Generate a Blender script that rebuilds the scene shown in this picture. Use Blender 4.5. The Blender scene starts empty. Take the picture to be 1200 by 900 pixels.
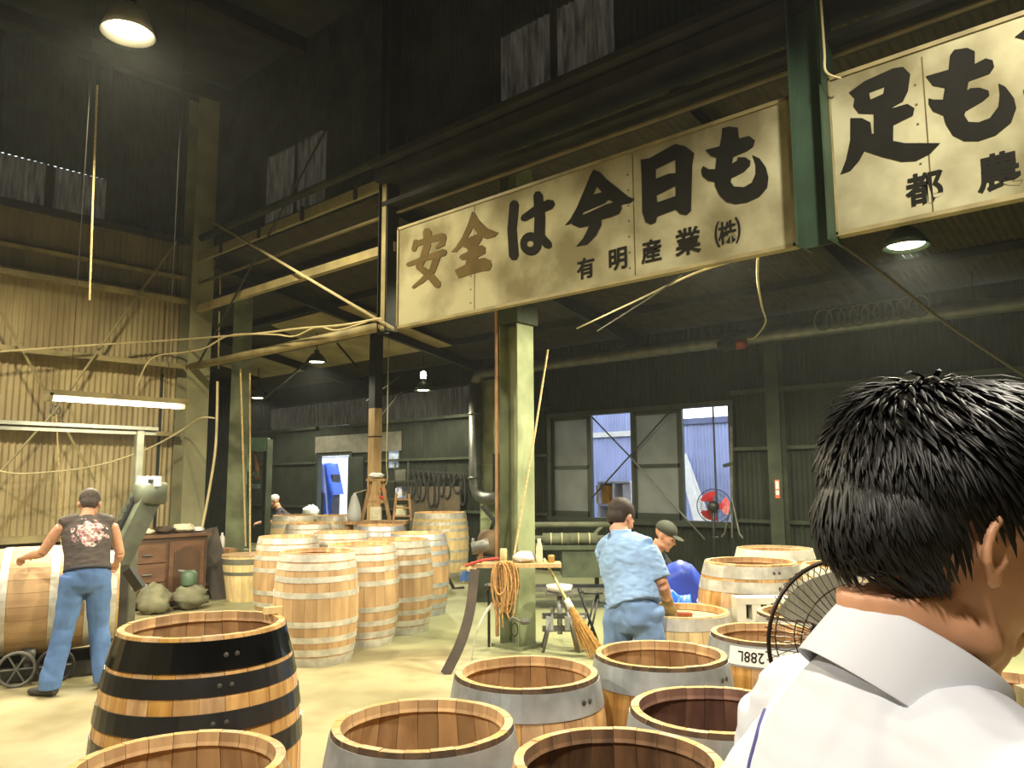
import bpy, bmesh, math, random
from mathutils import Vector, Matrix, noise
from mathutils.bvhtree import BVHTree
random.seed(7)
PI = math.pi
SC = bpy.context.scene
COL = SC.collection

# ------------------------------------------------------------------ camera
EYE, FPX, YAW, PITCH, ROLL = 1.62, 920.0, math.radians(47.9), math.atan2(563 - 450, 920.0), 0.005
F0 = Vector((math.sin(YAW), math.cos(YAW), 0)); R0 = Vector((math.cos(YAW), -math.sin(YAW), 0)); Z0 = Vector((0, 0, 1))
FWD = F0 * math.cos(PITCH) + Z0 * math.sin(PITCH)
UP_ = Z0 * math.cos(PITCH) - F0 * math.sin(PITCH)
CR = R0 * math.cos(ROLL) - UP_ * math.sin(ROLL)
CU = UP_ * math.cos(ROLL) + R0 * math.sin(ROLL)
CAM = Vector((0, 0, EYE))
cd = bpy.data.cameras.new('camera'); cam = bpy.data.objects.new('camera', cd); COL.objects.link(cam)
cd.sensor_width = 36.0; cd.lens = FPX * 36.0 / 1200.0; cd.clip_start = 0.05; cd.clip_end = 200
m = Matrix((CR, CU, -FWD)).transposed().to_4x4(); m.translation = CAM
cam.matrix_world = m
SC.camera = cam

# ------------------------------------------------------------------ world, exposure
w = bpy.data.worlds.new('World'); SC.world = w; w.use_nodes = True
bg = w.node_tree.nodes['Background']; bg.inputs[0].default_value = (0.80, 0.88, 1.0, 1); bg.inputs[1].default_value = 3.2
SC.view_settings.view_transform = 'Standard'; SC.view_settings.look = 'None'
SC.view_settings.exposure = 0.25; SC.view_settings.gamma = 1.0; SC.view_settings.use_curve_mapping = False
SC.cycles.max_bounces = 7; SC.cycles.diffuse_bounces = 2; SC.cycles.glossy_bounces = 3
SC.cycles.transmission_bounces = 4; SC.cycles.transparent_max_bounces = 8
SC.cycles.sample_clamp_indirect = 4.0; SC.cycles.caustics_reflective = False; SC.cycles.caustics_refractive = False

# ------------------------------------------------------------------ pixel helpers (pixel -> direction; distance from what the thing touches)
def ray(px, py): return (FWD + CR * ((px - 600) / FPX) + CU * ((450 - py) / FPX)).normalized()
def onz(px, py, z=0.0): d = ray(px, py); return CAM + d * ((z - EYE) / d.z)
def onx(px, py, x): d = ray(px, py); return CAM + d * (x / d.x)
def ony(px, py, y): d = ray(px, py); return CAM + d * (y / d.y)
def atd(px, py, dep): d = ray(px, py); return CAM + d * (dep / d.dot(F0))      # horizontal depth along the view
def V(*a): return Vector(a)

# ------------------------------------------------------------------ materials
def s2l(c):
    return tuple(((v / 255.0) / 12.92 if v / 255.0 <= 0.04045 else ((v / 255.0 + 0.055) / 1.055) ** 2.4) for v in c)
MATS = {}
def mat(name, rgb, rough=0.6, metal=0.0, var=0.18, scale=6.0, stretch=(1, 1, 1), bump=0.0, rnd=0.0, rgb2=None, lo=0.35, hi=0.65,
        emit=None, estr=0.0, trans=0.0, detail=3.0, coat=0.0, spec=None, sat=0.0):
    if name in MATS: return MATS[name]
    M_ = bpy.data.materials.new(name); M_.use_nodes = True
    nt = M_.node_tree; N = nt.nodes; L = nt.links
    b = N['Principled BSDF']
    c = s2l(rgb)
    b.inputs['Roughness'].default_value = rough; b.inputs['Metallic'].default_value = metal
    if spec is not None: b.inputs['Specular IOR Level'].default_value = spec
    if coat: b.inputs['Coat Weight'].default_value = coat
    if emit:
        b.inputs['Emission Color'].default_value = (*s2l(emit), 1); b.inputs['Emission Strength'].default_value = estr
    if trans: b.inputs['Transmission Weight'].default_value = trans
    tc = N.new('ShaderNodeTexCoord'); oi = N.new('ShaderNodeObjectInfo')
    mp = N.new('ShaderNodeMapping'); mp.inputs['Scale'].default_value = stretch
    vm = N.new('ShaderNodeVectorMath'); vm.operation = 'SCALE'; vm.inputs[0].default_value = (37.0, 21.0, 53.0)
    L.new(oi.outputs['Random'], vm.inputs['Scale'])
    va = N.new('ShaderNodeVectorMath'); va.operation = 'ADD'
    L.new(tc.outputs['Object'], va.inputs[0]); L.new(vm.outputs[0], va.inputs[1]); L.new(va.outputs[0], mp.inputs[0])
    nz = N.new('ShaderNodeTexNoise'); nz.inputs['Scale'].default_value = scale; nz.inputs['Detail'].default_value = detail
    L.new(mp.outputs[0], nz.inputs['Vector'])
    rp = N.new('ShaderNodeValToRGB')
    c2 = s2l(rgb2) if rgb2 else tuple(v * (1 - var) for v in c)
    c1 = c if rgb2 else tuple(min(1, v * (1 + var)) for v in c)
    rp.color_ramp.elements[0].position = lo; rp.color_ramp.elements[0].color = (*c2, 1)
    rp.color_ramp.elements[1].position = hi; rp.color_ramp.elements[1].color = (*c1, 1)
    L.new(nz.outputs['Fac'], rp.inputs[0])
    out = rp.outputs[0]
    if rnd:
        mr = N.new('ShaderNodeMapRange'); mr.inputs['To Min'].default_value = 1 - rnd; mr.inputs['To Max'].default_value = 1 + rnd * 0.5
        L.new(oi.outputs['Random'], mr.inputs['Value'])
        hs = N.new('ShaderNodeHueSaturation'); L.new(mr.outputs[0], hs.inputs['Value']); L.new(out, hs.inputs['Color'])
        if sat:
            m2 = N.new('ShaderNodeMath'); m2.operation = 'FRACT'; m3 = N.new('ShaderNodeMath'); m3.operation = 'MULTIPLY'; m3.inputs[1].default_value = 7.3
            L.new(oi.outputs['Random'], m3.inputs[0]); L.new(m3.outputs[0], m2.inputs[0])
            m4 = N.new('ShaderNodeMapRange'); m4.inputs['To Min'].default_value = 1 - sat; m4.inputs['To Max'].default_value = 1 + sat
            L.new(m2.outputs[0], m4.inputs['Value']); L.new(m4.outputs[0], hs.inputs['Saturation'])
        out = hs.outputs[0]
    L.new(out, b.inputs['Base Color'])
    if bump:
        bp = N.new('ShaderNodeBump'); bp.inputs['Strength'].default_value = bump; bp.inputs['Distance'].default_value = 0.01
        L.new(nz.outputs['Fac'], bp.inputs['Height']); L.new(bp.outputs[0], b.inputs['Normal'])
    MATS[name] = M_
    return M_

def mat_translucent(name, rgb, fac=0.7, rough=0.9, var=0.5, scale=3.0, stretch=(1, 1, 1)):
    """dirty translucent sheet or frosted glass: part diffuse reflection, part diffuse transmission"""
    if name in MATS: return MATS[name]
    M_ = mat(name, rgb, rough, var=var, scale=scale, stretch=stretch, lo=0.3, hi=0.7)
    nt = M_.node_tree; N = nt.nodes; L = nt.links
    b = N['Principled BSDF']; out = N['Material Output']
    tr = N.new('ShaderNodeBsdfTranslucent'); mx = N.new('ShaderNodeMixShader'); mx.inputs[0].default_value = fac
    src = b.inputs['Base Color'].links[0].from_socket
    L.new(src, tr.inputs['Color']); L.new(b.outputs[0], mx.inputs[1]); L.new(tr.outputs[0], mx.inputs[2]); L.new(mx.outputs[0], out.inputs['Surface'])
    return M_

# ------------------------------------------------------------------ mesh builder
class MB:
    def __init__(s): s.v = []; s.f = []; s.mi = []; s.cur = 0
    def add(s, vs, fs):
        o = len(s.v); s.v += [Vector(p) for p in vs]
        for f in fs: s.f.append([i + o for i in f]); s.mi.append(s.cur)
        return s
    def obox(s, c, ax, ay, az):
        """box about centre c with half-axis vectors"""
        c = Vector(c); vs = [c + ax * i + ay * j + az * k for k in (-1, 1) for j in (-1, 1) for i in (-1, 1)]
        return s.add(vs, [(0, 2, 3, 1), (4, 5, 7, 6), (0, 1, 5, 4), (2, 6, 7, 3), (0, 4, 6, 2), (1, 3, 7, 5)])
    def box(s, c, size, rz=0.0):
        a = Vector((math.cos(rz), math.sin(rz), 0)); b = Vector((-math.sin(rz), math.cos(rz), 0))
        return s.obox(c, a * size[0] / 2, b * size[1] / 2, Vector((0, 0, size[2] / 2)))
    def span(s, p, q):
        p = Vector(p); q = Vector(q); return s.box((p + q) / 2, [abs(q[i] - p[i]) for i in range(3)])
    def bar(s, p, q, w, h, up=Z0):
        """rectangular bar from p to q, w across, h along up"""
        p = Vector(p); q = Vector(q); d = (q - p)
        t = d.normalized(); sd = t.cross(up)
        if sd.length < 1e-4: sd = t.cross(Vector((1, 0, 0)))
        sd.normalize(); u = sd.cross(t).normalized()
        return s.obox((p + q) / 2, d / 2, sd * w / 2, u * h / 2)
    def hbeam(s, p, q, w, h, t=0.012, side=Vector((1, 0, 0))):
        """H-section from p to q: flanges w wide, h apart, 'side' is the web direction"""
        p = Vector(p); q = Vector(q); d = q - p; tt = d.normalized()
        sd = (side - tt * side.dot(tt)).normalized(); o = tt.cross(sd)
        for k in (-1, 1): s.obox((p + q) / 2 + sd * k * (h / 2 - t / 2), d / 2, sd * t / 2, o * w / 2)
        return s.obox((p + q) / 2, d / 2, sd * (h / 2 - t), o * t / 2)
    def tube(s, pts, r, n=8, closed=False, cap=True):
        pts = [Vector(p) for p in pts]; m_ = len(pts)
        rs = r if isinstance(r, (list, tuple)) else [r] * m_
        rings = []; prev = None
        for i in range(m_):
            a = pts[(i - 1) % m_] if (closed or i > 0) else pts[i]; b = pts[(i + 1) % m_] if (closed or i < m_ - 1) else pts[i]
            t = (b - a); t = t.normalized() if t.length > 1e-9 else Z0.copy()
            if prev is None:
                x = t.cross(Z0);
                if x.length < 0.05: x = t.cross(Vector((1, 0, 0)))
            else:
                x = prev - t * prev.dot(t)
                if x.length < 1e-6: x = t.cross(Z0)
            x.normalize(); prev = x; y = t.cross(x)
            rings.append([pts[i] + x * rs[i] * math.cos(2 * PI * k / n) + y * rs[i] * math.sin(2 * PI * k / n) for k in range(n)])
        vs = [p for rg in rings for p in rg]; fs = []
        for i in range(m_ if closed else m_ - 1):
            j = (i + 1) % m_
            for k in range(n):
                k2 = (k + 1) % n; fs.append((i * n + k, i * n + k2, j * n + k2, j * n + k))
        if cap and not closed: fs.append(tuple(range(n))[::-1]); fs.append(tuple((m_ - 1) * n + k for k in range(n)))
        return s.add(vs, fs)
    def lathe(s, prof, n=24, M=None, cap=False):
        """profile [(r, z)] turned about z, placed by matrix M"""
        M = M or Matrix(); vs = []
        for (r, z) in prof:
            for k in range(n): vs.append(M @ Vector((r * math.cos(2 * PI * k / n), r * math.sin(2 * PI * k / n), z)))
        fs = []
        for i in range(len(prof) - 1):
            for k in range(n): k2 = (k + 1) % n; fs.append((i * n + k, i * n + k2, (i + 1) * n + k2, (i + 1) * n + k))
        if cap: fs.append(tuple(range(n))[::-1]); fs.append(tuple((len(prof) - 1) * n + k for k in range(n)))
        return s.add(vs, fs)
    def ell(s, c, r, n=16, m_=10, M=None):
        """ellipsoid, r=(rx,ry,rz), optional rotation matrix"""
        M = M or Matrix.Identity(3); c = Vector(c); vs = []; fs = []
        for i in range(1, m_):
            a = PI * i / m_
            for k in range(n):
                b = 2 * PI * k / n
                vs.append(c + M @ Vector((r[0] * math.sin(a) * math.cos(b), r[1] * math.sin(a) * math.sin(b), r[2] * math.cos(a))))
        t = len(vs); vs += [c + M @ Vector((0, 0, r[2])), c + M @ Vector((0, 0, -r[2]))]
        for i in range(m_ - 2):
            for k in range(n): k2 = (k + 1) % n; fs.append((i * n + k, (i + 1) * n + k, (i + 1) * n + k2, i * n + k2))
        for k in range(n):
            k2 = (k + 1) % n; fs.append((t, k, k2)); fs.append((t + 1, (m_ - 2) * n + k2, (m_ - 2) * n + k))
        return s.add(vs, fs)
    def loft(s, secs, side=Vector((1, 0, 0)), n=16):
        """secs: [(point, rx, ry)], elliptical rings; rx lies along 'side'"""
        pts = [Vector(q[0]) for q in secs]; m_ = len(pts); vs = []; fs = []
        for i, (p, rx, ry) in enumerate(secs):
            t = (pts[min(i + 1, m_ - 1)] - pts[max(i - 1, 0)]).normalized()
            x = side - t * side.dot(t)
            if x.length < 1e-3: x = t.cross(Vector((0, 1, 0)))
            x.normalize(); y = t.cross(x)
            vs += [pts[i] + x * rx * math.cos(2 * PI * k / n) + y * ry * math.sin(2 * PI * k / n) for k in range(n)]
        for i in range(m_ - 1):
            for k in range(n): k2 = (k + 1) % n; fs.append((i * n + k, i * n + k2, (i + 1) * n + k2, (i + 1) * n + k))
        fs.append(tuple(range(n))[::-1]); fs.append(tuple((m_ - 1) * n + k for k in range(n)))
        return s.add(vs, fs)
    def prism(s, poly, c, ux, uy, depth):
        """flat polygon [(a, b)] in axes ux, uy at c, thickened by depth along ux x uy"""
        c = Vector(c); nn = ux.cross(uy).normalized(); n = len(poly)
        vs = [c + ux * a + uy * b for a, b in poly] + [c + ux * a + uy * b + nn * depth for a, b in poly]
        fs = [tuple(range(n))[::-1], tuple(range(n, 2 * n))] + [(k, (k + 1) % n, n + (k + 1) % n, n + k) for k in range(n)]
        return s.add(vs, fs)
    def mesh(s, name, mats, off=Vector((0, 0, 0)), smooth=False, fix=True):
        me = bpy.data.meshes.new(name); me.from_pydata([tuple(p - off) for p in s.v], [], s.f)
        for mm in (mats if isinstance(mats, (list, tuple)) else [mats]): me.materials.append(mm)
        if isinstance(mats, (list, tuple)): me.polygons.foreach_set('material_index', s.mi)
        if fix:
            bm = bmesh.new(); bm.from_mesh(me); bmesh.ops.recalc_face_normals(bm, faces=bm.faces); bm.to_mesh(me); bm.free()
        if smooth: me.polygons.foreach_set('use_smooth', [True] * len(me.polygons))
        me.update(); return me
    def base(s):
        lo = [min(p[i] for p in s.v) for i in range(3)]; hi = [max(p[i] for p in s.v) for i in range(3)]
        return Vector(((lo[0] + hi[0]) / 2, (lo[1] + hi[1]) / 2, lo[2]))
    def build(s, name, mats, parent=None, smooth=False, local=False, fix=True):
        """link as ONE mesh object; vertices are world coordinates unless local (then in the parent's own frame)"""
        b = s.base(); me = s.mesh(name, mats, b, smooth, fix)
        o = bpy.data.objects.new(name, me); COL.objects.link(o)
        if parent is not None:
            o.parent = parent
            o.location = b if local else b - wloc(parent)
        else: o.location = b
        if smooth == 'auto': pass
        return o
def wloc(o):
    p = Vector(o.location)
    while o.parent is not None: o = o.parent; p = p + Vector(o.location)
    return p
def tag(o, label=None, cat=None, group=None, kind=None):
    if label: o['label'] = label
    if cat: o['category'] = cat
    if group: o['group'] = group
    if kind: o['kind'] = kind
    return o
def thing(name, loc, label=None, cat=None, group=None, kind=None, rz=0.0):
    o = bpy.data.objects.new(name, None); COL.objects.link(o); o.location = loc; o.rotation_euler = (0, 0, rz)
    o.empty_display_size = 0.1
    return tag(o, label, cat, group, kind)
def inst(name, me, parent, loc, rz=0.0, scale=None):
    o = bpy.data.objects.new(name, me); COL.objects.link(o); o.parent = parent; o.location = loc; o.rotation_euler = (0, 0, rz)
    if scale: o.scale = scale
    return o
def arc(p, q, sag, n=12):
    """hanging line from p to q with the given sag"""
    p = Vector(p); q = Vector(q)
    return [p.lerp(q, i / n) - Z0 * sag * 4 * (i / n) * (1 - i / n) for i in range(n + 1)]
def bez(pts, n=8):
    """Catmull-Rom through points"""
    pts = [Vector(p) for p in pts]; out = []
    for i in range(len(pts) - 1):
        p0 = pts[max(i - 1, 0)]; p1 = pts[i]; p2 = pts[i + 1]; p3 = pts[min(i + 2, len(pts) - 1)]
        for k in range(n):
            t = k / n
            out.append(0.5 * ((2 * p1) + (p2 - p0) * t + (2 * p0 - 5 * p1 + 4 * p2 - p3) * t * t + (3 * p1 - p0 - 3 * p2 + p3) * t ** 3))
    out.append(pts[-1]); return out

# ------------------------------------------------------------------ palette
GALV = mat('galvanised_steel', (172, 176, 178), 0.42, 0.5, var=0.2, scale=9)
GALV2 = mat('pale_steel', (196, 192, 178), 0.5, 0.35, var=0.2, scale=10)
BLACKHOOP = mat('black_painted_steel', (24, 24, 26), 0.4, 0.0, var=0.4, scale=9, coat=0.3)
BLACKTAR = mat('glossy_black_lacquer', (14, 14, 15), 0.1, 0.0, var=0.4, scale=5, coat=0.8)
WOOD = mat('new_oak', (212, 170, 112), 0.62, var=0.22, scale=3.0, stretch=(9, 9, 1.0), rnd=0.22, bump=0.1, sat=0.15, rgb2=(172, 126, 76), lo=0.3, hi=0.62)
WOODIN = mat('toasted_oak', (220, 180, 128), 0.7, var=0.3, scale=2.0, stretch=(7, 7, 1.0), rnd=0.3, rgb2=(176, 134, 92), lo=0.3, hi=0.65)
WINEIN = mat('wine_stained_oak', (146, 108, 88), 0.7, var=0.3, scale=2.0, stretch=(7, 7, 1.0), rnd=0.3, rgb2=(100, 66, 56), lo=0.3, hi=0.65)
CHARIN = mat('dark_toasted_oak', (150, 112, 78), 0.75, var=0.3, scale=2.0, stretch=(7, 7, 1.0), rnd=0.35, rgb2=(78, 54, 38), lo=0.3, hi=0.65)
WOODEND = mat('sawn_oak_end', (206, 170, 118), 0.7, var=0.15, scale=30, rnd=0.2, sat=0.15)
WOODWEAR = mat('weathered_oak', (188, 154, 110), 0.7, var=0.3, scale=2.2, stretch=(4, 4, 0.9), rnd=0.09, rgb2=(156, 124, 86), lo=0.3, hi=0.6)
WOODPALE = mat('pale_planed_oak', (222, 196, 140), 0.6, var=0.15, scale=3, stretch=(7, 7, 1), rnd=0.12)
TIMBER = mat('rough_timber', (150, 116, 76), 0.8, var=0.3, scale=5, stretch=(6, 6, 1), rnd=0.1)
DARKWOOD = mat('dark_bent_wood', (58, 46, 32), 0.6, var=0.3, scale=5)
GREENCOL = mat('green_column_paint', (140, 148, 112), 0.55, var=0.2, scale=2.5, rgb2=(104, 110, 80), lo=0.35, hi=0.6)
TANCOL = mat('olive_column_paint', (132, 130, 98), 0.6, var=0.2, scale=2.0)
STEELTAN = mat('buff_painted_steel', (136, 125, 86), 0.6, var=0.25, scale=4)
SOOT = mat('sooty_steel', (37, 37, 34), 0.8, var=0.35, scale=3, spec=0.25)
SOOT2 = mat('sooty_green_steel', (52, 58, 46), 0.75, var=0.3, scale=3, spec=0.25)
BLK = mat('black_plastic', (18, 18, 19), 0.5, var=0.2)
RUBBER = mat('black_rubber', (26, 26, 25), 0.8, var=0.2)
ROPE = mat('hemp_rope', (190, 168, 120), 0.9, var=0.25, scale=40)
ROPEO = mat('orange_hemp_rope', (186, 142, 88), 0.9, var=0.25, scale=40)
DSTAIN = mat('dark_stained_oak', (84, 64, 44), 0.7, var=0.5, scale=14)
CORD = mat('pale_cable_sheath', (186, 174, 132), 0.6, var=0.1)
DCORD = mat('dark_cable_sheath', (70, 66, 52), 0.7, var=0.1)
WHITEP = mat('white_plastic', (226, 224, 214), 0.5, var=0.06)
GREENM = mat('green_machine_paint', (74, 96, 74), 0.5, var=0.25, scale=5)
GREYM = mat('grey_machine_metal', (104, 104, 96), 0.5, 0.3, var=0.3, scale=8)
RED = mat('red_paint', (190, 52, 40), 0.5, var=0.15)
SKIN = mat('skin', (206, 154, 122), 0.55, var=0.08, scale=30)
# ------------------------------------------------------------------ high-bay lamps of the front hall and pendant lamps of the rear shop
LAMPGLOW = mat('lamp_glow', (255, 250, 225), 0.5, emit=(255, 246, 214), estr=14.0)
TUBEGLOW = mat('tube_glow', (255, 250, 230), 0.5, emit=(255, 246, 222), estr=14.0)
SHADEG = mat('green_enamel_shade', (52, 66, 52), 0.35, var=0.1)
SHADEW = mat('pale_aluminium_shade', (210, 208, 196), 0.35, 0.4, var=0.1)
HALL_C, SHOP_C, CASK_C = (1.0, 0.87, 0.58), (1.0, 0.92, 0.66), (1.0, 0.92, 0.76)
def spot(loc, col, watts, parent, ang=150, blend=0.35, r=0.12):
    ld = bpy.data.lights.new('lamp_light', 'SPOT'); ld.energy = watts; ld.color = col; ld.spot_size = math.radians(ang); ld.spot_blend = blend
    ld.shadow_soft_size = r
    o = bpy.data.objects.new('lamp_light', ld); COL.objects.link(o); o.parent = parent; o.location = Vector(loc) - wloc(parent)
    return o
def highbay(p, watts, label, group=None, col=HALL_C):
    t = thing('high_bay_lamp', p, label, 'lamp', group)
    MB().lathe([(0.05, 0.30), (0.08, 0.27), (0.15, 0.22), (0.215, 0.07), (0.235, 0.0), (0.228, 0.0), (0.205, 0.07), (0.14, 0.20), (0.0, 0.20)], 28, Matrix.Translation(p)).build('lamp_shade', SHADEW, t, True)
    MB().ell(Vector(p) + V(0, 0, 0.115), (0.13, 0.13, 0.075)).build('bulb', LAMPGLOW, t, True)
    MB().lathe([(0.06, 0.30), (0.065, 0.42), (0.02, 0.45), (0.02, 0.5)], 16, Matrix.Translation(p), True).build('ballast_housing', SOOT, t, True)
    MB().tube([Vector(p) + V(0, 0, 0.5), (p[0], p[1], 7.45)], 0.012, 6).build('hanging_rod', SOOT, t)
    spot(Vector(p) + V(0, 0, -0.06), col, watts, t, 150, 0.3, 0.16)
def pendant(p, watts, label, r=0.2, top=4.6, mat_=None, ang=158, neck=False):
    t = thing('pendant_lamp', p, label, 'lamp', 'pendant lamps of the rear shop')
    pr = [(0.045, 0.24), (0.055, 0.18), (r * 0.55, 0.15), (r * 0.85, 0.07), (r, 0.0), (r - 0.008, 0.0), (r * 0.82, 0.065), (r * 0.5, 0.14), (0.0, 0.145)]
    MB().lathe(pr, 28, Matrix.Translation(p)).build('lamp_shade', mat_ or SHADEG, t, True)
    MB().ell(Vector(p) + V(0, 0, 0.035), (r * 0.8, r * 0.8, 0.035), 20, 8).build('bulb', LAMPGLOW, t, True)
    if neck: MB().lathe([(0.05, 0.24), (0.06, 0.30), (0.05, 0.36), (0.02, 0.38)], 14, Matrix.Translation(p), True).build('lit_neck', LAMPGLOW, t, True)
    MB().tube([Vector(p) + V(0, 0, 0.36 if neck else 0.23), (p[0], p[1], top)], 0.01, 6).build('hanging_cord', SOOT, t)
    spot(Vector(p) + V(0, 0, -0.03), SHOP_C, watts, t, ang, 0.3, 0.12)
def roofz(x): return 5.0 - (x - 5.4) * (1.05 / 5.8)       # rear shop lean-to roof
L1 = ony(150, 40, 7.1)
highbay(L1, 850, 'glowing high-bay lamp hanging over the man with the lying cask')
highbay(V(2.8, -0.3, L1.z), 1050, 'high-bay lamp hanging over the open casks', 'high-bay lamps over the casks', CASK_C)
highbay(V(-1.8, 7.4, L1.z), 1300, 'high-bay lamp hanging over the open casks', 'high-bay lamps over the casks', CASK_C)
highbay(V(-2.0, 0.2, L1.z), 950, 'high-bay lamp hanging over the open casks', 'high-bay lamps over the casks', CASK_C)
PL = [onx(1062, 290, 7.5), onx(371, 425, 8.45), onx(302, 467, 9.5), onx(496, 458, 10.0)]
pendant(PL[0], 1000, 'pale oval-looking pendant lamp under the sign lettered with two small characters', top=roofz(7.5))
pendant(PL[1], 600, 'green bell-shaped pendant lamp below the buff crossbeam', top=roofz(8.45))
pendant(PL[2], 420, 'bright pendant lamp beside the green column with hanging cords', top=roofz(9.5))
pendant(PL[3], 380, 'pendant lamp with a white lit neck before the dark strip windows', r=0.18, top=roofz(10.0), neck=True)
pendant(V(6.2, 3.2, 3.9), 900, 'pendant lamp over the blue-shirted worker behind the big lettered sign', top=roofz(6.2))
pendant(V(6.6, 6.0, 4.1), 500, 'added pendant lamp hidden behind the big lettered sign to light the rear floor', top=roofz(6.6))  # added lamp, hidden by the sign, put in to light the rear floor

# twin fluorescent fitting over the lying cask
fa = ony(55, 469, 7.9); fb = ony(217, 475, 7.9); fz = (fa.z + fb.z) / 2; fa.z = fb.z = fz
t = thing('fluorescent_fixture', (fa + fb) / 2, 'long twin-tube fluorescent light hung before the corrugated wall', 'light')
MB().bar(fa + V(0, 0, 0.05), fb + V(0, 0, 0.05), 0.15, 0.05).build('housing', STEELTAN, t)
for k in (-1, 1):
    MB().tube([fa + V(0.04, k * 0.045, 0), fb + V(-0.06, k * 0.045, 0)], 0.017, 10).build('tube', TUBEGLOW, t, True)
for p in (fa, fb): MB().box(p + V(0.01 if p is fa else -0.02, 0, 0.01), (0.035, 0.15, 0.07)).build('end_cap', STEELTAN, t)
for q in (0.15, 0.85):
    c = fa.lerp(fb, q); MB().tube([c + V(0, 0, 0.07), V(c.x, c.y, 7.45)], 0.003, 5).build('hanging_wire', SOOT, t)
ld = bpy.data.lights.new('tube_light', 'AREA'); ld.shape = 'RECTANGLE'; ld.size = (fb - fa).length; ld.size_y = 0.12; ld.energy = 120; ld.color = (1.0, 0.93, 0.72)
o = bpy.data.objects.new('tube_light', ld); COL.objects.link(o); o.parent = t; o.location = V(0, 0, -0.03)
# ------------------------------------------------------------------ the setting
XS, YW, XW, YE = 5.30, 11.45, 11.2, 20.5          # sign plane, left wall, window wall, far end wall
def struct(o): o['kind'] = 'structure'; return o
# floor: worn concrete, tan with greenish painted patches
FL = mat('worn_concrete', (168, 156, 118), 0.55, scale=0.55, rgb2=(138, 131, 96), lo=0.38, hi=0.6, detail=8, bump=0.05)
nt = FL.node_tree; N = nt.nodes; Lk = nt.links; b = N['Principled BSDF']
n2 = N.new('ShaderNodeTexNoise'); n2.inputs['Scale'].default_value = 2.2; n2.inputs['Detail'].default_value = 8
r2 = N.new('ShaderNodeValToRGB'); r2.color_ramp.elements[0].position = 0.36; r2.color_ramp.elements[0].color = (0.66, 0.63, 0.55, 1)
r2.color_ramp.elements[1].position = 0.55; r2.color_ramp.elements[1].color = (1, 1, 1, 1)
tc = [n for n in N if n.bl_idname == 'ShaderNodeTexCoord'][0]; Lk.new(tc.outputs['Object'], n2.inputs['Vector']); Lk.new(n2.outputs['Fac'], r2.inputs[0])
mx = N.new('ShaderNodeMixRGB'); mx.blend_type = 'MULTIPLY'; mx.inputs[0].default_value = 0.7
src = b.inputs['Base Color'].links[0].from_socket; Lk.new(src, mx.inputs[1]); Lk.new(r2.outputs[0], mx.inputs[2])
# green floor paint in the rear shop (x beyond the sign line)
sp = N.new('ShaderNodeSeparateXYZ'); Lk.new(tc.outputs['Object'], sp.inputs[0])
ad = N.new('ShaderNodeMath'); ad.operation = 'MULTIPLY_ADD'; ad.inputs[1].default_value = 1.2; Lk.new(n2.outputs['Fac'], ad.inputs[0]); Lk.new(sp.outputs['X'], ad.inputs[2])
mr = N.new('ShaderNodeMapRange'); mr.inputs['From Min'].default_value = 5.6; mr.inputs['From Max'].default_value = 6.3; Lk.new(ad.outputs[0], mr.inputs['Value'])
mg = N.new('ShaderNodeMixRGB'); mg.inputs[2].default_value = (*s2l((146, 148, 110)), 1); Lk.new(mr.outputs[0], mg.inputs[0]); Lk.new(mx.outputs[0], mg.inputs[1])
Lk.new(mg.outputs[0], b.inputs['Base Color'])
me = MB().span((-7, -7, -0.2), (XW, YE, 0)).mesh('floor', FL); o = bpy.data.objects.new('floor', me); COL.objects.link(o); struct(o)
me = MB().span((XW + 0.02, -9, -0.25), (26, 30, -0.05)).mesh('ground', mat('yard_concrete', (170, 170, 165), 0.8)); o = bpy.data.objects.new('ground', me); COL.objects.link(o); struct(o)

# corrugated sheets ------------------------------------------------------------
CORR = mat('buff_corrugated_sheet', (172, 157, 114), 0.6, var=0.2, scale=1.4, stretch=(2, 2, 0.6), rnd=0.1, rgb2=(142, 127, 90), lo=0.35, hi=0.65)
CORRD = mat('soot_and_shade_corrugated_sheet', (50, 54, 54), 0.85, var=0.3, scale=2, rnd=0.15, spec=0.2)  # soot, with the shade above the lamp hoods put into the colour
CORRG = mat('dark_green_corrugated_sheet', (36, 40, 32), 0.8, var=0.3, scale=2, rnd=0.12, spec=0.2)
SKYL = mat_translucent('grimy_translucent_sheet', (50, 45, 36), 0.5, var=0.7, scale=2.2, stretch=(9, 9, 1.4))
PITCHC = 0.076
_sheets = {}
def sheet_mesh(wd, h, mt, amp=0.011):
    k = (round(wd, 3), round(h, 3), mt.name)
    if k in _sheets: return _sheets[k]
    w0 = wd - 0.012; pc = w0 / max(1, round(w0 / PITCHC)); n = max(2, int(round(wd / pc * 8))); vs = []; fs = []
    for i in range(n + 1):
        x = wd * i / n; y = amp * math.cos(2 * PI * x / pc)
        vs += [(x, y, 0), (x, y, h)]
    fs = [(2 * i, 2 * i + 2, 2 * i + 3, 2 * i + 1) for i in range(n)]
    _sheets[k] = MB().add(vs, fs).mesh('corrugated_sheet', mt, smooth=True, fix=False); return _sheets[k]
def sheets(parent, axis, const, a0, a1, z0, z1, mt, wd=0.76, name='corrugated_sheet'):
    """tile corrugated sheets over a rectangle of a wall; axis 'x' = wall runs along x at y=const, 'y' = runs along y at x=const"""
    n = max(1, int(round((a1 - a0) / wd))); wd = (a1 - a0) / n
    for i in range(n):
        me = sheet_mesh(wd + 0.012, z1 - z0, mt); a = a0 + i * wd
        jig = (i % 2) * 0.003
        if axis == 'x': inst(name, me, parent, V(a, const + jig, z0) - wloc(parent))
        else: inst(name, me, parent, V(const + jig, a, z0) - wloc(parent), PI / 2)

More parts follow.
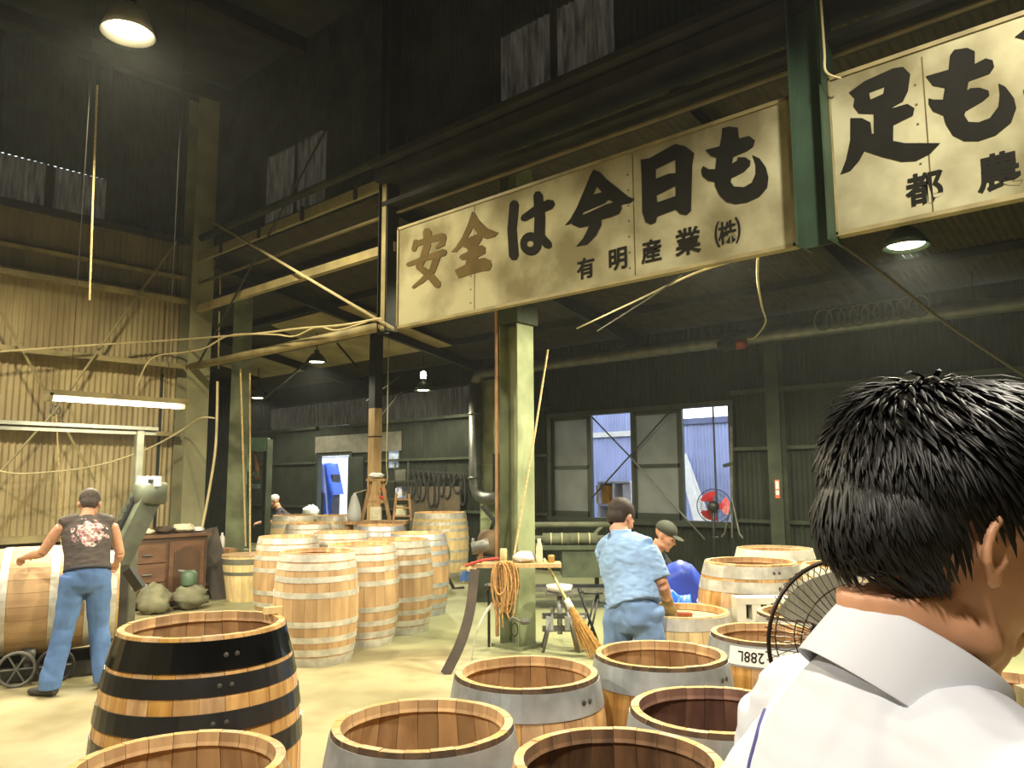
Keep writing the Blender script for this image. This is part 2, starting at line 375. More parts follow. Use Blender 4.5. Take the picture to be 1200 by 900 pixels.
# left wall (y = YW): tiers of buff sheets, upper tiers darkened for soot and for the shade above the lamps, a band of grimy translucent sheets
WL = struct(thing('wall_left', V(0, YW, 0)))
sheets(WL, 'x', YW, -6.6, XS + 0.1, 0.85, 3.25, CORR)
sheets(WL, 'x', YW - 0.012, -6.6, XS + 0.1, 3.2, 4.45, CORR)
CORRM = mat('shade_toned_corrugated_sheet', (112, 104, 76), 0.7, var=0.25, scale=1.4, stretch=(2, 2, 0.6), rnd=0.12)  # buff toned down where lamp light fades above the hoods
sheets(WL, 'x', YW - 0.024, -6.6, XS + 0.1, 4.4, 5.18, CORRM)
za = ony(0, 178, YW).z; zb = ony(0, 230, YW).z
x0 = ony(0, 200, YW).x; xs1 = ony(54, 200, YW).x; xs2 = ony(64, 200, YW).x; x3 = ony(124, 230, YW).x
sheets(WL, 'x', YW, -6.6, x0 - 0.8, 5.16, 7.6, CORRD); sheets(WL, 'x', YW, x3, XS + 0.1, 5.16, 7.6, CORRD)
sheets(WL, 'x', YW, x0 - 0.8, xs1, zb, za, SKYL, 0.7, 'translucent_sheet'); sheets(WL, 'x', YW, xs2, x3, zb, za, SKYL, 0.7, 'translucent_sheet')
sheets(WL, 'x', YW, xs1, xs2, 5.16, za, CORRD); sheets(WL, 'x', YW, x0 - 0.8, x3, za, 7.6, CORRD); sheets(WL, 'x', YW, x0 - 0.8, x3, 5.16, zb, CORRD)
MB().span((-6.6, YW + 0.03, 0), (XS, YW + 0.2, 0.9)).build('plinth', mat('dark_block_plinth', (70, 66, 52), 0.9), WL)
MB().span((-6.6, YW - 0.1, 0.86), (XS - 0.2, YW, 0.95)).build('sill_rail', STEELTAN, WL)
# girts standing off the sheets
for (z, d, hh, mt) in ((2.28, 0.16, 0.06, STEELTAN), (3.27, 0.2, 0.07, STEELTAN), (4.24, 0.22, 0.075, STEELTAN), (4.63, 0.10, 0.05, STEELTAN), (5.14, 0.2, 0.09, SOOT)):
    MB().span((-6.6, YW - d - 0.03, z), (XS - 0.05, YW - d + 0.05, z + hh)).build('girt', mt, WL)
    MB().span((-6.6, YW - d + 0.05, z + hh - 0.012), (XS - 0.05, YW - 0.012, z + hh)).build('girt_flange', mt, WL)

# corner column on the sign line
def hcol(name, c, z0, z1, wdt, mt, side, base=True):
    t = struct(thing(name, V(c[0], c[1], z0)))
    MB().hbeam((c[0], c[1], z0), (c[0], c[1], z1), wdt, wdt, 0.014, side).build('steel_section', mt, t)
    if base: MB().box((c[0], c[1], z0 + 0.015), (wdt + 0.12, wdt + 0.12, 0.03)).build('base_plate', mt, t)
    return t
ck = ony(222, 500, YW - 0.15)
CX = ck.x
hcol('steel_column', (CX, YW - 0.2), 0, 7.5, 0.34, TANCOL, V(0, 1, 0))
# centre green column
gb = onz(607, 757, 0.0)
GC = hcol('steel_column', (gb.x, gb.y), 0, roofz(gb.x), 0.25, GREENCOL, V(math.cos(0.2), math.sin(0.2), 0) * 0 + V(0, 1, 0))
MB().box((gb.x, gb.y - 0.0, 3.32), (0.32, 0.32, 0.22)).build('bracket', SOOT2, GC)
MB().tube([V(gb.x - 0.16, gb.y + 0.13, 0.1), V(gb.x - 0.16, gb.y + 0.13, 3.6)], 0.018, 8).build('conduit', mat('rusty_conduit', (150, 112, 74), 0.7), GC)
# rear green column (round-edged, left of the middle), brown timber-clad post, wall column
g2 = atd(275, 640, 13.2); C2 = hcol('steel_column', (g2.x, g2.y), 0, roofz(g2.x), 0.30, GREENCOL, V(0.5, 0.86, 0))
MB().box((g2.x, g2.y, 0.48), (0.5, 0.5, 0.06)).build('stiffener_plate', GREENCOL, C2)
MB().box((g2.x, g2.y, 0.24), (0.42, 0.42, 0.44)).build('concrete_foot', SOOT, C2)
g3 = atd(438, 600, 14.0); t = struct(thing('clad_post', V(g3.x, g3.y, 0)))
ORB = mat('orange_brown_boards', (204, 172, 122), 0.6, var=0.15, scale=3, stretch=(5, 5, 1))
MB().box((g3.x, g3.y, 1.2), (0.17, 0.17, 2.4)).build('board_cladding', ORB, t)
MB().box((g3.x, g3.y, 2.405), (0.175, 0.175, 0.02)).build('joint_strip', SOOT, t)
MB().box((g3.x, g3.y, 2.415 + 0.25), (0.17, 0.17, 0.5)).build('board_cladding', ORB, t)
MB().box((g3.x, g3.y, (2.9 + roofz(g3.x)) / 2), (0.17, 0.17, roofz(g3.x) - 2.92)).build('shaded_upper_post', SOOT, t)  # upper post coloured dark for the shade it fades into
g4 = onx(914, 600, XW - 0.16); C4 = hcol('steel_column', (g4.x, g4.y), 0, roofz(XW), 0.2, SOOT2, V(1, 0, 0))
p = onx(911, 573, XW - 0.262); st = MB().span((p.x - 0.002, p.y - 0.035, p.z - 0.13), (p.x, p.y + 0.035, p.z + 0.13)).build('notice_strip', mat('orange_notice', (190, 92, 60), 0.6), C4)
MB().span((p.x - 0.004, p.y - 0.022, p.z + 0.0), (p.x - 0.002, p.y + 0.022, p.z + 0.11)).build('white_square', WHITEP, st)
MB().span((p.x - 0.004, p.y - 0.022, p.z - 0.085), (p.x - 0.002, p.y + 0.022, p.z - 0.02)).build('white_square', WHITEP, st)

# partition over the opening on the sign line: sheets, girts, hung posts
WP = struct(thing('wall_partition', V(XS + 0.2, 4, 0)))
def yx(px, py, x): return onx(px, py, x).y
XP = XS + 0.25
tz0 = onx(650, 108, XP).z - 0.12; tz1 = tz0 + 0.95
a1, a2, a3, a4 = yx(588, 60, XP), yx(646, 60, XP), yx(654, 60, XP), yx(722, 60, XP)
b1, b2, b3, b4 = yx(314, 190, XP), yx(346, 190, XP), yx(350, 190, XP), yx(383, 190, XP)
for (u0, u1) in ((b1, YW), (b3, b2), (a1, b4), (a3, a2), (-6.6, a4)): sheets(WP, 'y', XP, u0, u1, 4.95, 7.6, CORRD)
for (u0, u1) in ((b2, b1), (b4, b3), (a2, a1), (a4, a3)):
    sheets(WP, 'y', XP, u0, u1, tz0, tz1, SKYL, 0.8, 'translucent_sheet')
    sheets(WP, 'y', XP, u0, u1, 4.95, tz0, CORRD); sheets(WP, 'y', XP, u0, u1, tz1, 7.6, CORRD)
uP = yx(455, 300, XS)                       # hung post left of the sign
uQ = yx(956, 200, XS - 0.12)                       # hung post between the signs
zb_ = onx(455, 389, XS).z; zq = onx(952, 291, XS - 0.1).z
for (z, r) in ((onx(443, 192, XS + 0.1).z, 0.05), (onx(443, 254, XS).z, 0.022)):
    MB().tube([V(XS + 0.05, YW - 0.2, z), V(XS + 0.05, -6.6, z)], r, 10).build('rail_pipe', mat('dull_brown_steel', (110, 100, 70), 0.7) if r < 0.04 else SOOT2, WP, True)
z = onx(443, 216, XS).z; MB().span((XS, YW - 0.3, z - 0.07), (XS + 0.05, -6.6, z + 0.06)).build('girt', mat('dull_olive_steel', (120, 114, 78), 0.7), WP)
for py in (0.18, 0.35, 0.52, 0.7):
    u = YW - (YW - uP) * py * 1.25; MB().span((XS - 0.025, u - 0.025, z - 0.08), (XS, u + 0.025, z + 0.1)).build('clip', SOOT, WP)
z = onx(443, 294, XS).z; MB().span((XS, YW - 0.35, z - 0.05), (XS + 0.08, uP - 0.1, z + 0.05)).build('girt', STEELTAN, WP); MB().span((XS + 0.1, uP - 0.1, z - 0.05), (XS + 0.18, -6.6, z + 0.05)).build('girt', SOOT, WP)  # same girt continued in a dark colour where it lies in dim light
z = onx(443, 384, XS).z; MB().tube([V(XS - 0.02, YW - 0.3, z), V(XS - 0.02, uP - 0.05, z)], 0.055, 12).build('crossbeam', STEELTAN, WP, True)
for (z, hh, dp) in ((4.6, 0.05, 0.1), (4.85, 0.12, 0.2), (5.0, 0.06, 0.3)): MB().span((XS - dp, uP, z), (XS + 0.2, -6.6, z + hh)).build('girt', SOOT, WP)
# hung posts
t = MB().hbeam((XS, uP, zb_), (XS, uP, 7.5), 0.16, 0.16, 0.012, V(0, 1, 0)).build('hung_post', SOOT, WP)
MB().box((XS - 0.086, uP - 0.03, (zb_ + 5.0) / 2), (0.012, 0.07, 5.0 - zb_)).build('lit_flange_strip', STEELTAN, WP)  # pale strip put on the dark post as its lit flange
QP = MB().hbeam((XS - 0.12, uQ, zq), (XS - 0.12, uQ, 7.5), 0.24, 0.22, 0.014, V(0, 1, 0)).build('hung_post', mat('green_post_paint', (46, 66, 48), 0.5, var=0.25, scale=3), WP)
# brace rods in the opening
def rod(parent, name, a, bq, r=0.012, mt=STEELTAN, n=8): return MB().tube([a, bq], r, n).build(name, mt, parent, True)
rod(WP, 'brace_rod', onx(246, 258, XS - 0.12), onx(462, 386, XS - 0.12), 0.018, CORD)
rod(WP, 'brace_rod', onx(383, 150, XS - 0.05), onx(233, 425, XS - 0.05), 0.014, SOOT2)
rod(WP, 'drop_rod', onx(257, 365, XS), onx(256, 432, XS), 0.012, STEELTAN)
rod(WP, 'drop_rod', onx(258, 320, XS), onx(258, 345, XS), 0.012, STEELTAN)

# window wall (x = XW): dark corrugated sheets round the openings
WB = struct(thing('wall_back', V(XW, 6, 0)))
wy1, wy0 = yx(646, 550, XW), yx(860, 545, XW)          # window opening (wy1 is the far end)
wz0, wz1 = 1.0, (onx(648, 490, XW).z + onx(857, 475, XW).z) / 2
wz0 = (onx(693, 606, XW).z + onx(859, 612, XW).z) / 2
dy1, dy0, dz1 = yx(374, 570, XW), yx(411, 570, XW), onx(392, 534, XW).z
sy1, sy0, sz0, sz1 = yx(454, 535, XW), yx(469, 535, XW), onx(461, 549, XW).z, onx(461, 523, XW).z
hi = roofz(XW) + 0.1
strip0, strip1 = onx(500, 490, XW).z, onx(500, 458, XW).z        # strip of grimy translucent sheets high up
sA, sB = yx(318, 490, XW), yx(556, 480, XW)
def wallrect(u0, u1, z0, z1, mt=CORRG):
    if u1 - u0 > 0.02 and z1 - z0 > 0.02: sheets(WB, 'y', XW, u0, u1, z0, z1, mt)
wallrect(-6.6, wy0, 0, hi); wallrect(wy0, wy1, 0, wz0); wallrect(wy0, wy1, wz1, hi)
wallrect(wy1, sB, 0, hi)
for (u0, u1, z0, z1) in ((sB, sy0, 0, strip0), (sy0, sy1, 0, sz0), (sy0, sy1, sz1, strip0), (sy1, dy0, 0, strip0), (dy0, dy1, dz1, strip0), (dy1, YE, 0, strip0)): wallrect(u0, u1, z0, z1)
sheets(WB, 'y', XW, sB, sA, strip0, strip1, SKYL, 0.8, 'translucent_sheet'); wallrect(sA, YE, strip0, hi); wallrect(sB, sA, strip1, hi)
for (z, hh, dp) in ((strip0 - 0.05, 0.06, 0.12), (2.05, 0.05, 0.08), (0.98, 0.05, 0.08)):
    for (u0, u1) in ((-6.6, wy0 - 0.03), (wy1 + 0.03, dy0 - 0.05), (dy1 + 0.05, YE)): MB().span((XW - dp, u0, z), (XW - 0.012, u1, z + hh)).build('girt', SOOT2, WB)
MB().span((XW - 0.1, sB, strip1), (XW - 0.012, sA, strip1 + 0.06)).build('girt', SOOT, WB)
p0 = onx(368, 513, XW - 0.1); p1 = onx(468, 528, XW - 0.1)
MB().span((XW - 0.06, p1.y, p1.z), (XW - 0.03, p0.y, p0.z + 0.02)).build('grey_fascia_board', mat('grey_board', (96, 94, 84), 0.8), WB)

# far end wall, right end wall and the walls behind the camera close the hall
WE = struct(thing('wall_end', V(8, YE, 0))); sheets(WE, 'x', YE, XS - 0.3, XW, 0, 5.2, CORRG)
MB().span((XS - 0.3, YW, 0), (XS - 0.25, YE, 5.2)).build('side_cladding', CORRD, WE)
WR = struct(thing('wall_right', V(2, -6.6, 0))); sheets(WR, 'x', -6.6, -6.6, XW, 0, 7.6, CORRM, 1.52)
WN = struct(thing('wall_near', V(-6.6, 2, 0))); sheets(WN, 'y', -6.6, -6.6, YW, 0, 7.6, CORRM, 1.52)
# hall roof with purlins
CE = struct(thing('ceiling', V(-0.6, 2.4, 7.5)))
MB().span((-6.6, -6.6, 7.55), (XP, YW, 7.6)).build('roof_deck', CORRD, CE)
for i in range(9): MB().span((-6.6, -6.0 + i * 2.1, 7.35), (XP, -5.9 + i * 2.1, 7.55)).build('purlin', SOOT, CE)
for x in (-2.4, 1.9):
    MB().span((x - 0.1, -6.6, 7.0), (x + 0.1, YW, 7.3)).build('roof_girder', SOOT, CE)
# rear shop roof: corrugated underside, rafters, purlins and pale lining boards
CB = struct(thing('ceiling', V(8.3, 7, 4.5)))
n = int(26 / PITCHC * 6); vs = []; ya, yb = -6.6, YE
for i in range(n + 1):
    y = ya + (yb - ya) * i / n; dz = 0.012 * math.cos(2 * PI * i / 6)
    vs += [(XP - 0.05, y, roofz(XP - 0.05) + dz + 0.12), (XW + 0.3, y, roofz(XW + 0.3) + dz + 0.12)]
MB().add(vs, [(2 * i, 2 * i + 2, 2 * i + 3, 2 * i + 1) for i in range(n)]).build('corrugated_roof', mat('smoked_roof_sheet', (58, 54, 44), 0.85, spec=0.2), CB, True, fix=False)
for i in range(7):
    y = -4.6 + i * 3.9; MB().hbeam((XP, y, roofz(XP) - 0.08), (XW, y, roofz(XW) - 0.08), 0.1, 0.2, 0.012, Z0).build('rafter', SOOT, CB)
for x in (6.5, 7.7, 8.9, 10.1): MB().span((x - 0.03, ya, roofz(x) + 0.0), (x + 0.03, yb, roofz(x) + 0.1)).build('purlin', SOOT, CB)
LIN = mat('stained_lining_board', (150, 136, 100), 0.85, var=0.25, scale=1.5)
def lining(p0, p1, p2, p3, x0, x1):
    vs = []
    for (x, y) in ((x0, p0), (x0, p1), (x1, p2), (x1, p3)): vs.append((x, y, roofz(x) - 0.02)); vs.append((x, y, roofz(x) - 0.005))
    MB().add(vs, [(0, 2, 4, 6), (1, 7, 5, 3), (0, 1, 3, 2), (2, 3, 5, 4), (4, 5, 7, 6), (6, 7, 1, 0)]).build('lining_board', LIN, CB)
def roofhit(px, py):
    d = ray(px, py); k = 1.05 / 5.8      # z = 5-(x-5.4)k
    t_ = (5.0 + 5.4 * k - EYE) / (d.z + d.x * k); return CAM + d * t_
q0, q1, q2 = roofhit(360, 395), roofhit(440, 440), roofhit(520, 400)
lining(q2.y, q0.y, q0.y + 0.3, q2.y, 7.75, 8.85)
lining(q2.y, q1.y + 1.0, q1.y + 1.0, q2.y, 8.95, 10.05)
q3, q4 = roofhit(300, 440), roofhit(430, 450)
lining(q4.y, q3.y, q3.y, q4.y, 8.95, 10.05)
# diagonal struts under the rear roof
for (a, bq, x) in (((300, 475), (365, 420), 8.0), ((430, 470), (470, 440), 9.4), ((445, 490), (470, 460), 9.4)):
    rod(CB, 'strut', onx(*a, x), onx(*bq, x), 0.02, SOOT2)
MB().tube([onx(420, 432, 8.6), onx(395, 402, 8.4)], 0.018, 6).build('strut', SOOT, CB)
for (px, x) in ((352, 9.8), (395, 9.8)):
    q = onx(px, 494 if px < 380 else 459, x)

# ---- windows ------------------------------------------------------------
FROST = mat_translucent('frosted_glass', (138, 142, 138), 0.5, rough=0.35, var=0.18, scale=2.0)
FRAME = mat('dark_window_frame', (44, 50, 42), 0.5, 0.2, var=0.2)
WF = struct(thing('window_1', V(XW, (wy0 + wy1) / 2, wz0)))
X1 = XW + 0.02
MB().span((X1 - 0.1, wy0 - 0.05, wz0 - 0.09), (X1 + 0.06, wy1 + 0.05, wz0)).build('window_sill', FRAME, WF)
MB().span((X1 - 0.08, wy0 - 0.05, wz1), (X1 + 0.06, wy1 + 0.05, wz1 + 0.08)).build('window_head', FRAME, WF)
for y in (wy0, wy1): MB().span((X1 - 0.08, y - 0.04, wz0), (X1 + 0.06, y + 0.04, wz1)).build('window_jamb', FRAME, WF)
def sash(y0, y1, xo):
    f = MB()
    for y in (y0 + 0.035, y1 - 0.035): f.span((X1 + xo - 0.02, y - 0.035, wz0), (X1 + xo + 0.02, y + 0.035, wz1))
    zm = wz0 + (wz1 - wz0) * 0.49
    for (z, hh) in ((wz0 + 0.05, 0.1), (zm, 0.06), (wz1 - 0.03, 0.06)): f.span((X1 + xo - 0.02, y0, z - hh / 2), (X1 + xo + 0.02, y1, z + hh / 2))
    s_ = f.build('sash_frame', FRAME, WF)
    MB().span((X1 + xo - 0.003, y0 + 0.06, wz0 + 0.09), (X1 + xo + 0.003, y1 - 0.06, zm - 0.02)).build('pane', FROST, s_)
    MB().span((X1 + xo - 0.003, y0 + 0.06, zm + 0.02), (X1 + xo + 0.003, y1 - 0.06, wz1 - 0.05)).build('pane', FROST, s_)
e1, e2, e3 = yx(692, 550, XW), yx(742, 550, XW), yx(799, 550, XW)
sash(e1, wy1, 0.0); sash(e3, e2, 0.0)
for (y) in (e1, e2, e3): MB().span((X1 - 0.03, y - 0.03, wz0), (X1 + 0.03, y + 0.03, wz1)).build('window_mullion', FRAME, WF)
MB().span((X1 + 0.03, yx(836, 550, XW) - 0.012, wz0), (X1 + 0.05, yx(836, 550, XW) + 0.012, wz1)).build('window_bar', FRAME, WF)
xr = XW - 0.07
rod(WF, 'brace_rod', onx(694, 489, xr), onx(740, 537, xr), 0.014, FRAME); rod(WF, 'brace_rod', onx(785, 482, xr), onx(694, 583, xr), 0.014, FRAME)
rod(WF, 'brace_rod', onx(740, 537, xr), onx(826, 632, xr), 0.014, GREYM)
# small lit openings
for (u0, u1, z0, z1) in ((sy0, sy1, sz0, sz1),):
    W2 = struct(thing('window_2', V(XW, (u0 + u1) / 2, z0)))
    MB().span((XW + 0.02, u0, z0), (XW + 0.026, u1, z1)).build('pane', mat_translucent('milky_glass', (200, 205, 210), 0.6, var=0.3, scale=6), W2)
    f = MB()
    for y in (u0, u1): f.span((XW - 0.03, y - 0.02, z0 - 0.02), (XW + 0.03, y + 0.02, z1 + 0.02))
    for z in (z0, z1): f.span((XW - 0.03, u0, z - 0.02), (XW + 0.03, u1, z + 0.02))
    f.build('window_frame', FRAME, W2)
# yard doorway with open view to a tarpaulin outside
D1 = struct(thing('door_1', V(XW, (dy0 + dy1) / 2, 0))); f = MB()
for y in (dy0 - 0.04, dy1 + 0.04): f.span((XW - 0.06, y - 0.05, 0), (XW + 0.06, y + 0.05, dz1 + 0.08))
f.span((XW - 0.06, dy0, dz1), (XW + 0.06, dy1, dz1 + 0.08)); f.build('door_frame', FRAME, D1)
p = onx(418, 560, XW - 0.12); MB().span((XW - 0.12, p.y - 0.22, 0.05), (XW - 0.08, dy0 - 0.04, dz1 - 0.05)).build('door_leaf', FRAME, D1)
# ------------------------------------------------------------------ what shows through the openings
NB = mat('blue_grey_outdoor_sheet', (176, 186, 226), 0.5, 0.2, var=0.12, scale=1.0, rnd=0.05)
XO = 14.6
y_a, y_b = yx(872, 560, XO) - 4, yx(770, 500, XO); zt = onx(830, 489, XO).z
t = tag(thing('neighbouring_shed', V(XO, 7, 0)), 'blue-grey corrugated shed wall seen through the open windows', 'building')
sheets(t, 'y', XO, y_a, y_b, -0.05, zt, NB, 0.9); MB().span((XO - 0.04, y_a, zt - 0.12), (XO + 3, y_b, zt)).build('eaves_trim', mat('dull_blue_trim', (108, 116, 150), 0.6), t)
sheets(t, 'y', XO + 0.03, y_b, y_b + 3.2, -0.05, zt + 1.4, NB, 0.9)
MB().span((XO - 0.02, y_b + 0.1, onx(716, 512, XO).z), (XO + 0.0, y_b + 3.0, onx(716, 506, XO).z)).build('white_band', WHITEP, t)
MB().span((XO + 0.05, y_a, -0.05), (XO + 3.0, y_b + 3.2, 0.0)).build('footing', SOOT, t)
# boxes and machine parts outside the first open window
pa, pb = onx(702, 604, 12.6), onx(738, 565, 12.6)
t = tag(thing('yard_cupboard', V(12.9, (pa.y + pb.y) / 2, -0.05)), 'white open-fronted yard cupboard outside the narrow open window', 'cupboard')
f = MB(); y0, y1, z1 = pb.y, pa.y, pb.z
f.span((13.1, y0, -0.05), (13.14, y1, z1))
for y in (y0, y1, (y0 + y1) / 2 + 0.02): f.span((12.6, y - 0.02, -0.05), (13.1, y + 0.02, z1))
zcr = onx(712, 580, 12.85).z
for z in (0.0, zcr - 0.185, z1): f.span((12.6, y0, z - 0.02), (13.1, y1, z + 0.02))
f.build('carcass', mat('pale_grey_laminate', (196, 198, 214), 0.5), t)
MB().span((12.62, y0 + 0.04, zcr - 0.16), (12.66, y0 + (y1 - y0) * 0.25, z1 - 0.04)).build('door', mat('pale_grey_laminate', (196, 198, 214), 0.5), t)
p = onx(712, 580, 12.85); tag(MB().box((12.85, p.y, zcr), (0.34, 0.3, 0.33)).box((12.85, p.y, zcr + 0.175), (0.36, 0.32, 0.02)).build('yellow_crate', mat('yellow_crate_plastic', (212, 150, 40), 0.5)), 'yellow crate inside the white yard cupboard', 'crate')
# white planks leaning against the shed wall
for i, px in enumerate((805, 812)):
    a = onz(px + 36 - 8 * i, 640, -0.05); a = V(XO - 0.9, yx(846 - 14 * i, 612, XO - 0.9), -0.05); bq = V(XO - 0.06, yx(800 - 1 * i, 545, XO - 0.06), 2.1)
    tag(MB().bar(a, bq, 0.22, 0.03, up=V(1, 0, 0.3)).build('white_plank', WHITEP), ('broad white plank leaning on the shed outside' if i == 0 else 'white plank leaning beside the broad plank outside'), 'plank')
# doorway: pale yard wall and a blue tarpaulin over a stack
YD = (dy0 + dy1) / 2
t = tag(thing('yard_wall', V(17.4, YD + 3, -0.05)), 'pale block wall of the yard outside the doorway', 'wall')
MB().span((17.4, YD - 3, -0.05), (17.6, YD + 12, 2.5)).build('wall_face', mat('pale_block', (214, 218, 226), 0.8, var=0.15, scale=3), t)
MB().span((17.35, YD - 3, 2.5), (17.65, YD + 12, 2.56)).build('coping', mat('grey_coping', (150, 150, 150), 0.8), t)
TARP = mat('blue_tarpaulin', (24, 86, 206), 0.35, var=0.25, scale=4, bump=0.3)
q0 = onx(372, 545, 12.6); q1 = onx(393, 545, 12.6); yl, yr = q0.y + 0.5, q1.y; zt2 = onx(388, 543, 12.6).z
t = tag(thing('tarp_covered_stack', V(12.9, (yl + yr) / 2, -0.05)), 'stack under a crumpled blue tarpaulin outside the doorway', 'stack')
MB().span((12.6, yr + 0.12, -0.05), (12.85, yl - 0.3, zt2 - 0.3)).build('dark_boxes', mat('dark_carton', (52, 52, 58), 0.8), t)
vs = []; fs = []; n1, n2_ = 26, 18
for i in range(n1 + 1):
    for j in range(n2_ + 1):
        a = i / n1; bq = j / n2_; y = yr + (yl - yr) * a
        edge = min(a, 1 - a) * 2
        h_ = zt2 * (0.55 + 0.45 * min(1, edge * 2.2)) if bq < 0.5 else zt2 * (0.6 + 0.4 * min(1, edge * 2.2))
        wob = 0.05 * noise.noise(V(a * 5, bq * 4, 2.0))
        if bq < 0.4: x = 12.5 + wob; z = h_ * (bq / 0.4)
        else: x = 12.5 + (bq - 0.4) / 0.6 * 0.4; z = h_ + wob
        drop = 1.0 if not (0.25 < a < 0.6 and bq < 0.4) else 0.0
        if drop == 0.0: z = max(z, h_ * 0.62)
        vs.append((x, y, max(-0.04, z)))
for i in range(n1):
    for j in range(n2_): k = i * (n2_ + 1) + j; fs.append((k, k + n2_ + 1, k + n2_ + 2, k + 1))
MB().add(vs, fs).build('tarpaulin', TARP, t, True)
# ------------------------------------------------------------------ painted sign boards on the sign line
BOARD = mat('stained_sign_board', (170, 166, 134), 0.8, scale=1.5, spec=0.15, rgb2=(116, 109, 80), lo=0.36, hi=0.58, detail=9)
INK = mat('sign_ink', (30, 29, 24), 0.85, var=0.12, spec=0.1)
INKB = mat('faded_brown_ink', (92, 78, 48), 0.85, var=0.15, spec=0.1)
XB = XS - 0.1                                   # face of the boards
def glyph(parent, name, polys, mt, face=XB - 0.004):
    """outline polygons (outer and holes) in photo pixels, laid on the board face as thin paint"""
    cu = bpy.data.curves.new(name, 'CURVE'); cu.dimensions = '2D'; cu.fill_mode = 'BOTH'; cu.extrude = 0.0015
    for pl in polys:
        sp_ = cu.splines.new('POLY'); sp_.points.add(len(pl) - 1); sp_.use_cyclic_u = True
        for k, (px, py) in enumerate(pl):
            q = onx(px, py, face); sp_.points[k].co = (-q.y, q.z, 0, 1)
    me = curve_mesh(cu, name); me.materials.clear(); me.materials.append(mt)
    for v_ in me.vertices: y, z, x = -v_.co.x, v_.co.y, v_.co.z; v_.co = (face + x, y, z)
    c = V(face, sum(v_.co.y for v_ in me.vertices) / len(me.vertices), sum(v_.co.z for v_ in me.vertices) / len(me.vertices))
    for v_ in me.vertices: v_.co = v_.co - c
    o = bpy.data.objects.new(name, me); COL.objects.link(o); o.parent = parent; o.location = c - wloc(parent); return o
def curve_mesh(cu, name):
    tmp = bpy.data.objects.new('tmp', cu); COL.objects.link(tmp); bpy.context.view_layer.update()
    dg = bpy.context.evaluated_depsgraph_get(); me = bpy.data.meshes.new_from_object(tmp.evaluated_get(dg)); me.name = name
    bpy.data.objects.remove(tmp); return me
def stroke(pts, wd):
    """brush stroke polygon along a polyline; wd is a width or list of widths, round ended"""
    pts = [Vector((p[0], p[1])) for p in pts]; n = len(pts); ws = wd if isinstance(wd, (list, tuple)) else [wd] * n
    Lh, Rh = [], []
    for i in range(n):
        t_ = (pts[min(i + 1, n - 1)] - pts[max(i - 1, 0)]).normalized(); nn = Vector((-t_.y, t_.x)) * ws[i] / 2
        if i == 0:
            for a in (-0.9, -0.45): Lh.append(pts[0] + nn * math.cos(a) * 1.0 - t_ * ws[0] / 2 * math.sin(-a) * 0.9 * 0)
            Lh = [pts[0] - t_ * ws[0] * 0.42 + nn * 0.45]; Rh = [pts[0] - t_ * ws[0] * 0.42 - nn * 0.45]
        Lh.append(pts[i] + nn); Rh.append(pts[i] - nn)
        if i == n - 1: Lh.append(pts[i] + t_ * ws[i] * 0.42 + nn * 0.45); Rh.append(pts[i] + t_ * ws[i] * 0.42 - nn * 0.45)
    return [(p.x, p.y) for p in Lh + Rh[::-1]]
def T(poly, ox, oy, sc): return [(ox + x / sc, oy + y / sc) for x, y in poly]
def text_glyph(parent, ch, px, py, hpx, mt, off=0.02, flip=False):
    """one small printed character centred on a photo pixel of the board face"""
    face = XB - 0.004; q = onx(px, py, face); h = (onx(px, py - hpx / 2, face) - onx(px, py + hpx / 2, face)).z
    cu = bpy.data.curves.new('ch', 'FONT'); cu.body = ch; cu.size = 1.0; cu.offset = off; cu.extrude = 0.0015; cu.resolution_u = 3
    me = curve_mesh(cu, 'small_character'); me.materials.clear(); me.materials.append(mt)
    xs = [v_.co.x for v_ in me.vertices]; ys = [v_.co.y for v_ in me.vertices]
    cx, cy, sy = (min(xs) + max(xs)) / 2, (min(ys) + max(ys)) / 2, h / (max(ys) - min(ys))
    for v_ in me.vertices: v_.co = (v_.co.z, -(v_.co.x - cx) * sy, (v_.co.y - cy) * sy)
    o = bpy.data.objects.new('small_character', me); COL.objects.link(o); o.parent = parent; o.location = V(face, q.y, q.z) - wloc(parent); return o

def board(name, ytop_pts, label, ya, yb, zt, zb):
    t = thing(name, V(XB, (ya + yb) / 2, zb), label, 'sign')
    MB().span((XB, ya, zb), (XB + 0.06, yb, zt)).build('board', BOARD, t)
    f = MB()
    for z in (zt - 0.008, zb + 0.008): f.span((XB - 0.012, ya, z - 0.014), (XB + 0.065, yb, z + 0.014))
    for y in (ya + 0.008, yb - 0.008): f.span((XB - 0.012, y - 0.012, zb), (XB + 0.065, y + 0.012, zt))
    f.build('edge_trim', STEELTAN, t); return t
s1a, s1b = onx(929, 200, XB).y, onx(466, 320, XB).y
zt = (onx(470.8, 267.9, XB).z + onx(925, 111.7, XB).z) / 2; zb = (onx(462.5, 387.5, XB).z + onx(931, 285.4, XB).z) / 2
S1 = board('painted_sign', None, 'long stained sign board with six bold brushed Japanese characters', s1a, s1b, zt, zb)
s2b = onx(974, 180, XB).y
zt2_ = (onx(970, 90.7, XB).z + onx(1197, 17, XB).z) / 2; zb2_ = (onx(981.7, 276.7, XB).z + onx(1200, 230, XB).z) / 2
S2 = board('painted_sign', None, 'bright yellowish sign board beyond the green hung post, cut off after two big characters', s2b - 4.3, s2b, zt2_, zb2_)
